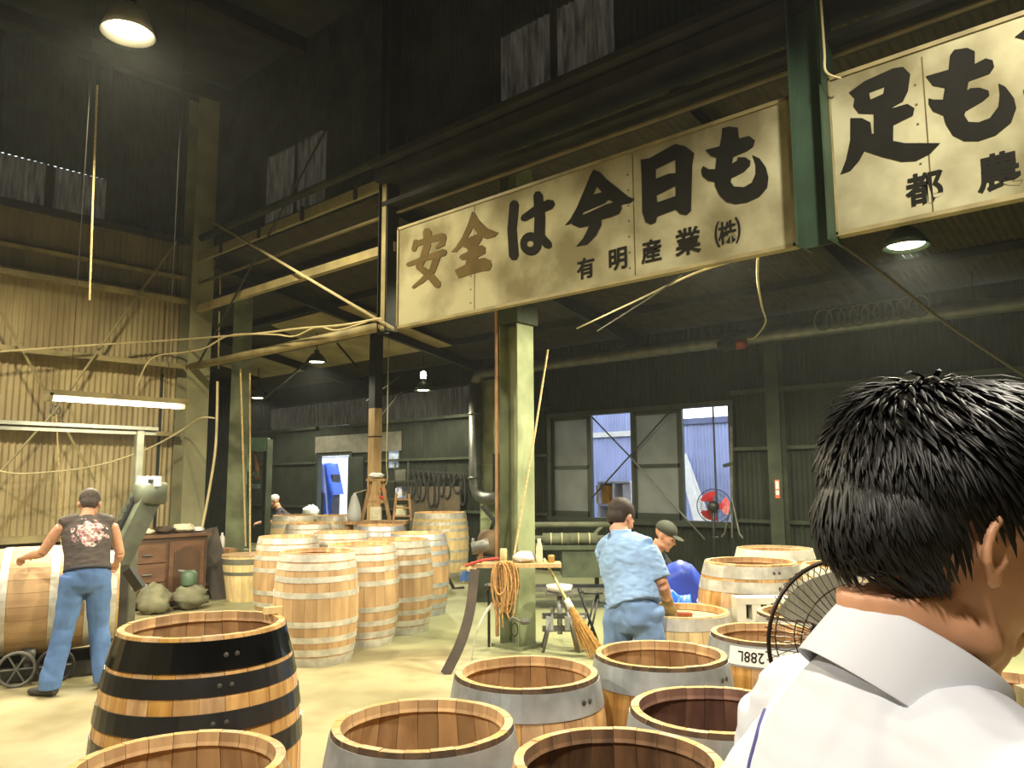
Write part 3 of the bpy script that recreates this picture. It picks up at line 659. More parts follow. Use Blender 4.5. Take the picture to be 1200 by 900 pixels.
# seams between the sheets of the boards
for S_, px0, py0, mt in ((S1, 556, 285, INKB), (S1, 742, 220, INKB), (S2, 1084, 120, INKB)):
    q = onx(px0, py0, XB - 0.001); MB().span((XB - 0.002, q.y - 0.004, zb + 0.03), (XB, q.y + 0.004, zt - 0.03)).build('sheet_joint', mt, S_)
    for k in range(7): MB().lathe([(0.009, 0), (0.007, 0.003)], 6, Matrix.Translation(V(XB - 0.0, q.y + 0.05, zb + 0.1 + k * 0.13)) @ Matrix.Rotation(-PI / 2, 4, 'Y'), True).build('nail', INKB, S_)
Bz = (450, 100, 2.4)
def G(S_, ch, polys, mt, z):
    glyph(S_, ch, [T(p, *z) for p in polys], mt)
def GS(S_, ch, strokes, mt, z):
    # each brush stroke its own outline; painted over one another
    t = None
    for i, (p, wd) in enumerate(strokes): glyph(S_, ch, [T(stroke(p, wd), *z)], mt, XB - 0.004 - 0.00015 * i)
GS(S1, 'brush_stroke', [([(121, 412), (123, 430)], 24), ([(90, 440), (84, 462)], [16, 14]), ([(90, 446), (130, 433), (166, 425)], [15, 17, 20]), ([(166, 425), (163, 446), (148, 456)], [20, 18, 8]),
    ([(122, 448), (108, 490), (97, 512)], [20, 18, 16]), ([(97, 510), (130, 535), (150, 560)], [18, 22, 22]), ([(150, 478), (136, 520), (108, 548), (82, 568)], [20, 18, 14, 8]), ([(68, 504), (110, 488), (168, 470)], [12, 14, 20])], INKB, Bz)
A_ = (460, 210, 7.5)
G(S1, 'character', [[(700, 282), (725, 300), (760, 360), (830, 430), (930, 470), (900, 505), (830, 525), (790, 512), (770, 555), (745, 585), (790, 580), (815, 600), (815, 650), (745, 690), (745, 700), (810, 690), (860, 712), (872, 760), (850, 805), (800, 805), (690, 835), (580, 872), (545, 800), (600, 770), (640, 750), (650, 710), (610, 712), (585, 690), (600, 665), (660, 635), (655, 610), (610, 590), (560, 640), (515, 640), (560, 590), (610, 510), (660, 400)],
   [(710, 420), (745, 480), (655, 522)]], INKB, A_)
C_ = (580, 180, 6.667)
GS(S1, 'brush_stroke', [([(150, 395), (132, 590), (147, 800)], [70, 70, 75]), ([(225, 505), (330, 440), (430, 395)], [55, 75, 80]), ([(335, 325), (350, 500), (345, 660)], [70, 82, 84]), ([(345, 640), (415, 715)], [70, 65])], INK, C_)
ringo = [(280 + 84 * math.cos(a * PI / 8), 705 + 92 * math.sin(a * PI / 8)) for a in range(16)]; ringi = [(275 + 28 * math.cos(a * PI / 6), 705 + 24 * math.sin(a * PI / 6)) for a in range(12)]
G(S1, 'brush_stroke', [ringo, ringi], INK, C_)
G(S1, 'character', [[(770, 125), (810, 140), (870, 200), (960, 270), (1040, 335), (1090, 355), (1060, 385), (985, 400), (990, 430), (970, 470), (910, 495), (830, 515), (830, 560), (790, 640), (720, 710), (635, 725), (690, 660), (720, 600), (735, 565), (660, 580), (610, 560), (600, 545), (545, 562), (590, 510), (640, 420), (700, 280), (745, 170)],
   [(795, 255), (765, 322), (835, 302)], [(680, 482), (690, 460), (860, 385), (885, 358), (925, 380), (870, 397)]], INK, C_)
D_ = (740, 130, 6.667)
G(S1, 'character', [[(72, 380), (140, 370), (340, 258), (420, 275), (490, 330), (475, 420), (465, 780), (430, 815), (380, 805), (345, 770), (200, 825), (190, 870), (150, 888), (110, 870), (85, 790), (80, 500)],
   [(190, 455), (345, 380), (345, 485), (290, 490), (190, 530)], [(195, 660), (345, 585), (345, 665), (200, 715)]], INK, D_)
G(S1, 'character', [[(710, 135), (760, 122), (830, 130), (840, 215), (920, 195), (965, 230), (950, 280), (900, 315), (795, 358), (785, 412), (825, 388), (830, 362), (890, 362), (930, 390), (925, 430), (880, 475), (780, 525), (775, 555), (800, 590), (880, 595), (940, 560), (970, 490), (970, 420), (945, 345), (1000, 370), (1050, 440), (1070, 520), (1060, 600), (1000, 670), (900, 715), (810, 728), (740, 710), (690, 660), (655, 590), (650, 555), (600, 545), (555, 510), (545, 460), (560, 430), (600, 455), (655, 455), (665, 365), (620, 350), (580, 305), (690, 275), (705, 200)]], INK, D_)
E_ = (900, 0, 3.0)
G(S2, 'character', [[(285, 325), (340, 285), (440, 240), (475, 235), (500, 260), (492, 320), (475, 355), (430, 380), (445, 378), (490, 365), (515, 380), (510, 405), (480, 420), (440, 440), (440, 495), (480, 503), (605, 503), (570, 540), (520, 565), (470, 568), (400, 550), (340, 530), (320, 565), (290, 600), (255, 612), (275, 560), (290, 490), (290, 415), (330, 415), (360, 430), (365, 470), (373, 470), (372, 400), (320, 398), (300, 372), (305, 345)],
   [(355, 325), (410, 305), (405, 330), (360, 350)]], INK, E_)
G(S2, 'character', [[(640, 195), (655, 175), (700, 168), (727, 180), (727, 225), (765, 205), (790, 212), (795, 235), (780, 258), (705, 285), (700, 318), (712, 310), (745, 308), (775, 318), (778, 335), (755, 355), (695, 390), (690, 405), (705, 428), (740, 430), (780, 415), (810, 375), (815, 330), (810, 293), (835, 305), (865, 345), (873, 380), (855, 430), (800, 475), (740, 495), (690, 495), (650, 475), (625, 435), (617, 405), (580, 390), (565, 365), (565, 345), (580, 350), (615, 350), (622, 308), (580, 300), (555, 268), (635, 245)]], INK, E_)
G(S2, 'brush_stroke', [[(868, 130), (900, 105), (925, 95), (940, 130), (925, 160), (900, 138)]], INK, E_)
G(S2, 'brush_stroke', [[(897, 320), (905, 300), (935, 295), (945, 350), (910, 362)]], INK, E_)
for ch, px, py, h in (('有', 686, 314, 25), ('明', 724, 303.5, 26), ('産', 763, 294, 28), ('業', 806, 282.5, 32), ('㈱', 852.5, 272, 31)): text_glyph(S1, ch, px, py, h, INK, 0.022 if ch != '㈱' else 0.008)
for ch, px, py, h in (('都', 1083, 220, 38), ('農', 1170.5, 200, 44)): text_glyph(S2, ch, px, py, h, INK, 0.025)
# ------------------------------------------------------------------ casks: every stave, hoop and head a part of its own
_stave = {}; _hoop = {}
def rad(z, H, rh, rb): return rb - (rb - rh) * (2 * z / H - 1) ** 2
def stave_mesh(H, rh, rb, n, mats, key):
    k = (H, rh, rb, n, key)
    if k in _stave: return _stave[k]
    zs = [0, 0.035, 0.2 * H, 0.4 * H, 0.6 * H, 0.8 * H, H - 0.048, H - 0.038, H - 0.027, H]
    th = [0.020, 0.030, 0.028, 0.027, 0.027, 0.028, 0.032, 0.040, 0.034, 0.026]
    a = PI / n - 0.0012 / rb; cols = (-a, 0, a); mb = MB(); nz_ = len(zs)
    vs = []
    for c in cols:
        for z in zs: r = rad(z, H, rh, rb); vs.append((r * math.cos(c), r * math.sin(c), z))
        for z, t_ in zip(zs, th): r = rad(z, H, rh, rb) - t_; vs.append((r * math.cos(c), r * math.sin(c), z))
    m2 = 2 * nz_
    def idx(c, i, inner): return c * m2 + (nz_ if inner else 0) + i
    fo, fi, fe, ft = [], [], [], []
    for c in (0, 1):
        for i in range(nz_ - 1):
            (ft if i == nz_ - 2 else fo).append((idx(c, i, 0), idx(c + 1, i, 0), idx(c + 1, i + 1, 0), idx(c, i + 1, 0)))
            g = (idx(c, i, 1), idx(c, i + 1, 1), idx(c + 1, i + 1, 1), idx(c + 1, i, 1))
            fi.append(g)
        fe.append((idx(c, nz_ - 1, 0), idx(c + 1, nz_ - 1, 0), idx(c + 1, nz_ - 1, 1), idx(c, nz_ - 1, 1)))
        fe.append((idx(c, 0, 0), idx(c, 0, 1), idx(c + 1, 0, 1), idx(c + 1, 0, 0)))
    for c, fl in ((0, 1), (2, 0)):
        for i in range(nz_ - 1):
            q = (idx(c, i, 0), idx(c, i + 1, 0), idx(c, i + 1, 1), idx(c, i, 1)); fo.append(q if fl else q[::-1])
    mb.cur = 0; mb.add(vs, fo); base = 0
    for mi, fs in ((1, fi), (2, fe), (3, ft)):
        for f in fs: mb.f.append(list(f)); mb.mi.append(mi)
    _stave[k] = mb.mesh('stave', mats); return _stave[k]
def hoop_mesh(z0, z1, H, rh, rb, mt, proud=0.003):
    k = (round(z0, 3), round(z1, 3), H, rh, rb, mt.name)
    if k in _hoop: return _hoop[k]
    r0, r1 = rad(z0, H, rh, rb) + proud, rad(z1, H, rh, rb) + proud; zm = (z0 + z1) / 2; rm = rad(zm, H, rh, rb) + proud + 0.001
    _hoop[k] = MB().lathe([(r0 - 0.006, z0), (r0, z0), (r1, z1), (r1 - 0.006, z1)], 48).mesh('hoop', mt, smooth=False); _hoop[k].polygons.foreach_set('use_smooth', [True] * len(_hoop[k].polygons)); _hoop[k].set_sharp_from_angle(angle=0.12); return _hoop[k]
def cask(p, H, rh, rb, hoops, label, group=None, n=24, hmat=None, wood=None, rot=None, rz=None, rivets=False, top=None, cat='barrel', bottom=True, name='open_cask', inner=None, lip=None):
    """hoops: [(z0, z1)] or [(z0, z1, material)]"""
    hmat = hmat or GALV; wood = wood or WOOD; inner = inner or WOODIN
    t = thing(name, p, label, cat, group)
    if rot is not None: t.rotation_euler = rot
    elif rz is not None: t.rotation_euler = (0, 0, rz)
    me = stave_mesh(H, rh, rb, n, [wood, inner, WOODEND if wood is not WOODWEAR else wood, lip or wood], wood.name + (lip.name if lip else '') + inner.name)
    rr = random.Random(hash((round(p[0], 2), round(p[1], 2))) & 0xffff)
    for k in range(n): inst('stave', me, t, (0, 0, 0), 2 * PI * k / n, (1 + rr.uniform(-0.002, 0.002),) * 2 + (1 + rr.uniform(-0.002, 0.0012),))
    for hp in hoops:
        z0, z1 = hp[0], hp[1]; mt = hp[2] if len(hp) > 2 else hmat
        h = inst('hoop', hoop_mesh(z0, z1, H, rh, rb, mt), t, (0, 0, 0))
        if rivets:
            a0 = rivets + rr.uniform(-0.08, 0.08)
            for da in (-0.06, 0.06):
                zc = (z0 + z1) / 2; r = rad(zc, H, rh, rb) + 0.004; a = a0 + da
                o = inst('rivet', rivet_mesh(), h, (r * math.cos(a), r * math.sin(a), zc)); o.rotation_euler = (0, PI / 2, a)
    if bottom: inst('bottom_head', head_mesh(rad(0.06, H, rh, rb) - 0.03, wood), t, (0, 0, 0.045))
    if top: inst('top_head', head_mesh(rad(H - 0.05, H, rh, rb) - 0.032, top), t, (0, 0, H - 0.065))
    return t
def rivet_mesh():
    if 'rv' not in _hoop: _hoop['rv'] = MB().lathe([(0.010, -0.002), (0.009, 0.003), (0.004, 0.005)], 8, None, True).mesh('rivet', mat('dull_rivet', (92, 90, 84), 0.5, 0.6))
    return _hoop['rv']
_head = {}
def head_mesh(r, mt):
    k = (round(r, 3), mt.name)
    if k in _head: return _head[k]
    mb = MB(); n = 7; w_ = 2 * r / n
    for i in range(n):
        x0, x1 = -r + i * w_ + 0.001, -r + (i + 1) * w_ - 0.001; up, dn = [], []
        for j in range(5):
            x = x0 + (x1 - x0) * j / 4; y = math.sqrt(max(0, r * r - x * x)); up.append((x, y)); dn.append((x, -y))
        pl = dn + up[::-1]; mb.prism(pl, (0, 0, 0), V(1, 0, 0), V(0, 1, 0), 0.022 + (i % 2) * 0.0008)
    _head[k] = mb.mesh('head', mt); return _head[k]

# --- foreground hogsheads, grey hooped (rim pixel -> floor position by their height)
HA, RH, RB = 0.86, 0.285, 0.332
HOOPA = [(HA - 0.115, HA - 0.018), (HA - 0.30, HA - 0.235), (0.24, 0.30), (0.02, 0.11)]
gA = 'open grey-hooped casks on the floor'
camaz = lambda p: math.atan2(-p.y, -p.x)
def place(px, py, H): q = onz(px, py, H); return V(q.x, q.y, 0)
def hog(px, py, label, riv=0.0, **kw):
    p = place(px, py, HA); return cask(p, HA, RH, RB, kw.pop('hoops', HOOPA), label, kw.pop('group', gA), rivets=camaz(p) + riv if riv is not None else False, lip=kw.pop('lip', DSTAIN), **kw)
hog(496, 846, 'open grey-hooped cask with two rivets showing, between the black-hooped cask and the column shelf', 0.0)
hog(617, 786, 'open grey-hooped cask standing just before the green column', 0.9)
hog(774, 765, 'open grey-hooped cask behind which the blue-shirted worker stands', 1.0, hoops=[(HA - 0.115, HA - 0.018), (HA - 0.36, HA - 0.30), (0.24, 0.30), (0.02, 0.11)])
hog(724, 889, 'nearest open cask with a pale sawn rim and a dark toasted inside', 1.2, lip=WOOD, inner=CHARIN, hoops=[(HA - 0.14, HA - 0.06), (HA - 0.33, HA - 0.27), (0.24, 0.30), (0.02, 0.11)])
hog(840, 829, 'open grey-hooped cask with a wine-dark inside beside the white-shirted man', 1.4, inner=WINEIN)
hog(208, 893, 'open cask with a pale rim standing before the black-hooped cask', 1.6, lip=WOOD, hoops=[(HA - 0.13, HA - 0.045), (HA - 0.30, HA - 0.235), (0.24, 0.30), (0.02, 0.11)])
LB = hog(902, 741, 'open grey-hooped cask with a white paper strip reading 288L upside down', 2.0)
hog(948, 717, 'open cask with a thin pale rim behind the standing fan', 2.0, hmat=GALV2)
hog(1190, 806, 'open cask of orange oak beyond the chin of the white-shirted man', 2.0)
# paper strip lettered upside down
pb_ = V(*LB.location); az = camaz(pb_); zc = HA - 0.066
def on_cask(a, z, pr): r = rad(z, HA, RH, RB) + pr; return pb_ + V(r * math.cos(a), r * math.sin(a), z)
def curved_text(body, ac, size, parent):
    cu = bpy.data.curves.new('ch', 'FONT'); cu.body = body; cu.size = size; cu.offset = 0.0004; cu.resolution_u = 3
    me = curve_mesh(cu, 'lettering'); me.materials.clear(); me.materials.append(INK)
    xs = [v_.co.x for v_ in me.vertices]; ys = [v_.co.y for v_ in me.vertices]; cx, cy = (min(xs) + max(xs)) / 2, (min(ys) + max(ys)) / 2
    for v_ in me.vertices:
        # upside down: rotate the line of print by half a turn on the band
        a = ac - (v_.co.x - cx) / (RH + 0.03); z = zc - (v_.co.y - cy); v_.co = on_cask(a, z, 0.0088) - pb_
    o = bpy.data.objects.new('lettering', me); COL.objects.link(o); o.parent = parent; return o
def strip_build(a0, a1):
    vs = []
    for i in range(25):
        a = a0 + (a1 - a0) * i / 24
        for z in (zc - 0.04, zc + 0.04): vs.append(on_cask(a, z, 0.0075) - pb_)
    me = MB().add(vs, [(2 * i, 2 * i + 2, 2 * i + 3, 2 * i + 1) for i in range(24)]).mesh('paper_strip', mat('white_paper', (238, 236, 230), 0.8, var=0.03), smooth=True)
    return inst('paper_strip', me, LB, (0, 0, 0))
strip = strip_build(az - 0.66, az + 0.62)
curved_text('288L', az - 0.30, 0.066, strip); curved_text('2429', az + 0.34, 0.066, strip)

# --- black-hooped butt
pB = place(239, 730, 1.06); HB = 1.06; rB, bB = 0.312, 0.392
cask(pB, HB, rB, bB, [(HB - 0.118, HB - 0.014, BLACKTAR), (HB - 0.20, HB - 0.135), (HB - 0.325, HB - 0.255), (HB - 0.45, HB - 0.375), (0.36, 0.42), (0.2, 0.26), (0.02, 0.14)], 'big open cask with black painted hoops and a glossy black top hoop', n=26, hmat=BLACKHOOP, rivets=camaz(pB) + 0.25)
oc = pB + (R0 * 0.72 + F0 * 0.69) * (rB - 0.014) + V(0, 0, HB + 0.002)
tag(MB().prism([(-0.04, -0.012), (0.035, -0.015), (0.042, 0.008), (0.0, 0.018), (-0.04, 0.012)], oc, V(0.95, -0.3, 0), V(0.3, 0.95, 0), 0.028).build('wood_offcut', WOODPALE), 'small pale wood offcut lying on the black-hooped cask rim', 'offcut')

# --- cask group behind (taller, worn, many hoops)
HE, rE, bE = 0.98, 0.335, 0.388
HOOPE = [(HE - 0.075, HE - 0.01), (HE - 0.15, HE - 0.09), (HE - 0.255, HE - 0.205), (HE - 0.39, HE - 0.34), (0.34, 0.39), (0.205, 0.255), (0.09, 0.15), (0.0, 0.075)]
gE = 'worn steel-hooped casks before the rear green column'
def worn(px, py, label, **kw):
    p = place(px, py, HE); return cask(p, HE, rE, bE, HOOPE, label, gE, n=22, hmat=GALV2 if not kw.pop('dark', 0) else GALV, wood=WOODWEAR, **kw)
worn(372, 645, 'worn steel-hooped cask standing at the front of its cluster, half in shadow')
BH = worn(424, 637, 'worn steel-hooped cask with a small dark bung hole in its side', top=WOODWEAR)
a_ = camaz(BH.location) - 0.45; z_ = 0.52; r_ = rad(z_, HE, rE, bE) + 0.001
o = inst('bung_hole', MB().lathe([(0.022, 0), (0.022, 0.003)], 12, None, True).mesh('bung_hole', SOOT), BH, (r_ * math.cos(a_), r_ * math.sin(a_), z_)); o.rotation_euler = (0, PI / 2, a_)
worn(467, 631.5, 'worn steel-hooped cask between the bung-holed cask and the canvas sack', top=WOODWEAR)
worn(338, 628, 'worn steel-hooped cask beside the small pale tub', top=WOODWEAR)
worn(490, 624, 'worn steel-hooped cask standing closest to the canvas sack', top=WOODWEAR, dark=1)
worn(400, 623, 'closed worn cask in the middle of the cluster', top=WOODWEAR)
worn(362, 613, 'closed worn cask standing behind the middle of the cluster', top=WOODWEAR)
worn(446, 615, 'closed worn cask below the hanging plastic bag', top=WOODWEAR, dark=1)
for (px, py, lb) in ((346, 603.5, 'far pale cask beside the bending man in a white head cloth'), (398, 603.5, 'far pale cask below the yard doorway')):
    p = place(px, py, 1.06); cask(p, 1.06, 0.36, 0.41, [(0.98, 1.05), (0.86, 0.92), (0.7, 0.75), (0.3, 0.35), (0.1, 0.18)], lb, 'far pale casks', n=20, hmat=GALV2, wood=WOODPALE)
# small pale tub (cut cask narrowing downwards)
p = onz(288, 704, 0.0) + V(0.05, 0.1, 0); p.z = 0
t = thing('tapered_tub', p, 'small pale tub tapering downwards with two dull hoops beside the worn casks', 'tub')
def tubr(z): return 0.245 + 0.09 * (z / 0.6)
ns = 18; vs = []; a = PI / ns - 0.003
for c in (-a, 0, a):
    for z in (0, 0.3, 0.6): vs.append((tubr(z) * math.cos(c), tubr(z) * math.sin(c), z))
    for z in (0, 0.3, 0.6): vs.append(((tubr(z) - 0.025) * math.cos(c), (tubr(z) - 0.025) * math.sin(c), z))
fs = []
for c in (0, 1):
    o_ = c * 6
    for i in (0, 1): fs += [(o_ + i, o_ + 6 + i, o_ + 7 + i, o_ + 1 + i), (o_ + 3 + i, o_ + 4 + i, o_ + 10 + i, o_ + 9 + i)]
    fs += [(o_ + 2, o_ + 8, o_ + 11, o_ + 5), (o_, o_ + 3, o_ + 9, o_ + 6)]
fs += [(0, 1, 4, 3), (1, 2, 5, 4), (12, 15, 16, 13), (13, 16, 17, 14)]
tm = MB().add(vs, fs).mesh('stave', WOODPALE)
for k in range(ns): inst('stave', tm, t, (0, 0, 0), 2 * PI * k / ns)
for (z0, z1) in ((0.50, 0.575), (0.355, 0.40)):
    inst('hoop', MB().lathe([(tubr(z0), z0), (tubr(z0) + 0.004, z0), (tubr(z1) + 0.004, z1), (tubr(z1), z1)], 36).mesh('hoop', mat('dull_zinc', (120, 120, 104), 0.6, 0.4)), t, (0, 0, 0))
inst('bottom_head', head_mesh(0.22, WOODPALE), t, (0, 0, 0.03)); inst('lid', head_mesh(0.335, WOODWEAR), t, (0, 0, 0.6))
# big ribbed cask against the back wall
p = place(516, 600, 1.08)
cask(p, 1.08, 0.44, 0.50, [(0.98, 1.07), (0.87, 0.925), (0.77, 0.81), (0.62, 0.66), (0.42, 0.46), (0.25, 0.3), (0.0, 0.09)], 'large pale cask with many hoops standing behind the canvas sack', n=24, hmat=GALV2, wood=WOODPALE, top=WOODPALE)
# --- casks beside the blue-shirted worker
HC = 1.06; hc = [(HC - 0.09, HC - 0.012), (HC - 0.18, HC - 0.11), (HC - 0.34, HC - 0.275), (HC - 0.55, HC - 0.47), (0.3, 0.36), (0.1, 0.18)]
gC = 'pale-hooped casks under the shop lamp'
p = place(879, 657, HC); cask(p, HC, 0.305, 0.385, hc, 'tall open cask with broad pale riveted hoops beside the blue sheet', gC, n=24, hmat=GALV2, wood=WOOD, rivets=camaz(p) + 0.55)
PC = p
p = place(906, 648, HC - 0.03) + V(0.25, 0.1, 0); cask(p, HC - 0.03, 0.305, 0.38, hc, 'open pale-hooped cask standing behind the tall riveted cask', gC, n=24, hmat=GALV2)
p = place(968, 662, 0.98) + V(0.15, -0.1, 0); cask(p, 0.98, 0.32, 0.37, HOOPE, 'pale-hooped cask half hidden by the dark hair of the white-shirted man', gC, n=22, hmat=GALV2, wood=WOODPALE)
# ------------------------------------------------------------------ left bay: lying cask on its cradle, hoist frame, jointer arm, cabinet
LC = atd(38, 700, 6.95); LC.z = 0
rd_ = ray(38, 700); rd_.z = 0; rd_.normalize(); dirv = (V(rd_.y, -rd_.x, 0) - rd_ * 0.05).normalized(); ang0 = math.atan2(dirv.y, dirv.x); ang = math.atan2(R0.y, R0.x)
HL, rL, bL = 1.32, 0.37, 0.455
t = thing('lying_cask', LC + V(0, 0, 0.62) - dirv * HL / 2, 'big worn cask lying on its side under the fluorescent light', 'barrel')
t.rotation_euler = Matrix((-Z0, Z0.cross(dirv) * -1 if False else dirv.cross(-Z0), dirv)).transposed().to_euler()
me = stave_mesh(HL, rL, bL, 26, [WOODWEAR, WOODIN, WOODEND], 'lying')
for k in range(26): inst('stave', me, t, (0, 0, 0), 2 * PI * k / 26)
for (z0, z1) in ((0.02, 0.1), (0.2, 0.26), (0.44, 0.50), (0.80, 0.86), (1.06, 1.12), (HL - 0.1, HL - 0.02)): inst('hoop', hoop_mesh(z0, z1, HL, rL, bL, GALV2), t, (0, 0, 0))
inst('head', head_mesh(0.345, WOODPALE), t, (0, 0, HL - 0.07)); inst('head', head_mesh(0.345, WOODPALE), t, (0, 0, 0.05))
# roller cradle
t = thing('roller_cradle', LC, 'dark steel roller cradle with spoked wheels carrying the lying cask', 'cradle')
CRD = mat('dark_greasy_steel', (52, 50, 44), 0.5, 0.4, var=0.3)
fw = rd_
for s_ in (-1, 1):
    MB().bar(LC + fw * s_ * 0.3 - dirv * 0.75 + V(0, 0, 0.07), LC + fw * s_ * 0.3 + dirv * 0.75 + V(0, 0, 0.07), 0.08, 0.1).build('side_rail', CRD, t)
for k in (-0.55, 0.0, 0.55):
    MB().bar(LC - fw * 0.34 + dirv * k + V(0, 0, 0.06), LC + fw * 0.34 + dirv * k + V(0, 0, 0.06), 0.08, 0.06).build('cross_member', CRD, t)
    for s_ in (-1, 1):
        c = LC + fw * s_ * 0.26 + dirv * k
        MB().prism([(-0.08, 0), (0.08, 0), (0.02, 0.2), (-0.02, 0.2)], c - dirv * 0.03 + V(0, 0, 0.09), fw * 1.0, Z0, 0.05).build('roller_bracket', CRD, t)
        MB().tube([c + V(0, 0, 0.22) - dirv * 0.05, c + V(0, 0, 0.22) + dirv * 0.05], 0.045, 12).build('roller', GREYM, t, True)
for px in (16, 60):
    c = onz(px, 800, 0.0); c = LC - fw * 0.48 + dirv * ((c - LC).dot(dirv)); c.z = 0.14
    wh = MB().tube([c + dirv * 0.13 * math.cos(a * PI / 10) + V(0, 0, 0.13 * math.sin(a * PI / 10)) for a in range(20)], 0.014, 6, True).build('spoked_wheel', GREYM if px == 16 else CRD, t, True)
    for a in range(3): MB().tube([c - dirv * 0.12 * math.cos(a * PI / 3) - V(0, 0, 0.12 * math.sin(a * PI / 3)), c + dirv * 0.12 * math.cos(a * PI / 3) + V(0, 0, 0.12 * math.sin(a * PI / 3))], 0.008, 5).build('spoke', GREYM, t)
    MB().tube([c, c + fw * 0.2], 0.015, 6).build('axle', CRD, t)
tag(MB().tube([onz(68, 818, 0.01) + fw * 0.6 + V(0.05 * math.cos(a * 0.35), 0.09 * math.sin(a * 0.35), 0.012 + 0.002 * a) for a in range(10)], 0.012, 6).build('bent_iron_strip', GREYM), 'bent iron strip on the floor by the man in blue trousers', 'scrap')
# gantry post and beam (grey, in front of the wall)
gp = ony(163, 520, 8.5); za_ = ony(0, 497, 8.5).z
t = thing('hoist_gantry', V(gp.x, 8.5, 0), 'slim grey steel gantry with a long level beam beside the brown cabinet', 'gantry')
GP = mat('pale_grey_green_steel', (88, 88, 72), 0.5, 0.2, var=0.2)
MB().span((gp.x - 0.035, 8.465, 0), (gp.x + 0.035, 8.535, za_)).build('post', GP, t)
e = ony(183, 503, 8.5); MB().span((-3.2, 8.44, za_), (e.x, 8.56, za_ + 0.035)).span((-3.2, 8.49, za_ - 0.05), (e.x, 8.51, za_)).build('beam', GP, t)
MB().span((-3.2, 8.465, 0), (-3.13, 8.535, za_)).build('post', GP, t)
MB().span((gp.x - 0.12, 8.4, 0), (gp.x + 0.12, 8.6, 0.02)).build('foot_plate', GP, t)
# crossed brace rods on the left wall with a ring where they meet
yb_ = YW - 0.32
t = thing('wall_brace', ony(65, 481, yb_), 'crossed wall brace rods meeting at a ring before the buff wall', 'brace')
c0 = ony(65, 481, yb_)
for (px, py) in ((207, 283), (-25, 318), (-40, 598), (112, 565)): MB().tube([c0, ony(px, py, yb_ if py > 300 else yb_ + 0.05)], 0.016, 6).build('brace_rod', STEELTAN, t)
MB().tube([c0 + V(0.06 * math.cos(a * PI / 8), 0, 0.06 * math.sin(a * PI / 8)) for a in range(16)], 0.014, 6, True).build('ring', GREYM, t, True)
tag(MB().tube([ony(66, 486, yb_ - 0.03), ony(70, 560, yb_ - 0.03), ony(72, 640, yb_ - 0.03)], 0.011, 6).build('hanging_rope', ROPE), 'pale rope hanging straight down from the brace ring', 'rope')
tag(MB().tube([ony(66, 482, 9.8) if False else ony(114, 100, 8.8), ony(109, 230, 8.8), ony(105, 352, 8.8)], 0.011, 6).build('pull_rope', ROPE), 'thin orange cord hanging from the dark roof beside the high-bay lamp', 'cord')
# cables along the wall
tag(MB().tube(bez([ony(-70, 520, YW - 0.06), ony(0, 552, YW - 0.5), ony(60, 553, YW - 0.5), ony(120, 544, YW - 0.5), ony(175, 525, YW - 0.5), ony(215, 503, YW - 0.5), onx(235, 490, XS - 0.2), onx(252, 490, XS - 0.1)]), 0.012, 6).build('sagging_cable', CORD), 'pale cable sagging across the wall to the corner column', 'cable')
tag(MB().tube(bez([ony(0, 412, YW - 0.42), ony(100, 405, YW - 0.42), ony(210, 398, YW - 0.45), onx(300, 391, XS - 0.2), onx(350, 385, XS - 0.2), onx(400, 381, XS - 0.2), onx(446, 373, XS - 0.2)]), 0.013, 6).build('strung_cable', CORD), 'pale cable strung from the wall girt to the hung post', 'cable')
tag(MB().tube(bez([ony(160, 452, YW - 0.3), ony(178, 420, YW - 0.4), onx(215, 413, XS - 0.35), onx(240, 408, XS - 0.3), onx(270, 393, XS - 0.25), onx(320, 392, XS - 0.2), onx(345, 394, XS - 0.2), onx(372, 383, XS - 0.2), onx(395, 387, XS - 0.2), onx(430, 377, XS - 0.2)]), 0.011, 6).build('looped_cable', CORD), 'looping pale cable tied below the strung cable', 'cable')
tag(MB().tube(bez([onx(255, 447, XS + 0.02), onx(253, 520, XS + 0.02), onx(246, 570, XS), onx(237, 618, XS - 0.05)]), 0.018, 6).build('hanging_hose', CORD), 'pale hose hanging down behind the corner column', 'hose')
for px, bot, lb in ((283, 640, 'thin pale pulley rope hanging before the rear green column'), (293, 655, 'thin pale pulley rope hanging before the rear green column')):
    tag(MB().tube([onx(px - 1, 432, XS + 0.1) if px < 290 else onx(px, 437, XS + 0.5), onx(px + 5 if px < 290 else px, bot, XS + 0.6)], 0.013, 6).build('pulley_rope', ROPE), lb, 'rope', 'pulley ropes before the rear green column')
# column service box and clutter
p = ony(224, 445, YW - 0.42)
q0 = onx(216, 440, XS - 0.3)
# brown cabinet with carved doors
CAB = mat('brown_cabinet_wood', (100, 70, 48), 0.5, var=0.2, scale=4, stretch=(1, 1, 4)); CABD = mat('dark_brown_cabinet', (78, 54, 36), 0.5, var=0.2)
c1 = ony(143, 705, 10.35); c2 = ony(240, 705, 10.35); zt_ = (ony(190, 627, 10.35).z)
t = thing('brown_cabinet', V((c1.x + c2.x) / 2, 10.6, 0), 'low brown wooden cabinet with an arched panel door under the clutter', 'cabinet')
MB().span((c1.x, 10.35, 0.04), (c2.x, 10.9, zt_ - 0.03)).build('body', CABD, t)
MB().span((c1.x - 0.03, 10.31, zt_ - 0.035), (c2.x + 0.04, 10.93, zt_)).build('top', CAB, t)
xm = c1.x + (c2.x - c1.x) * 0.5
d1 = MB().span((xm + 0.02, 10.325, 0.08), (c2.x - 0.05, 10.35, zt_ - 0.09)).build('door', CAB, t)
arch = [(0.05, 0.06)]; W_ = c2.x - 0.05 - xm - 0.02; Hh = zt_ - 0.17
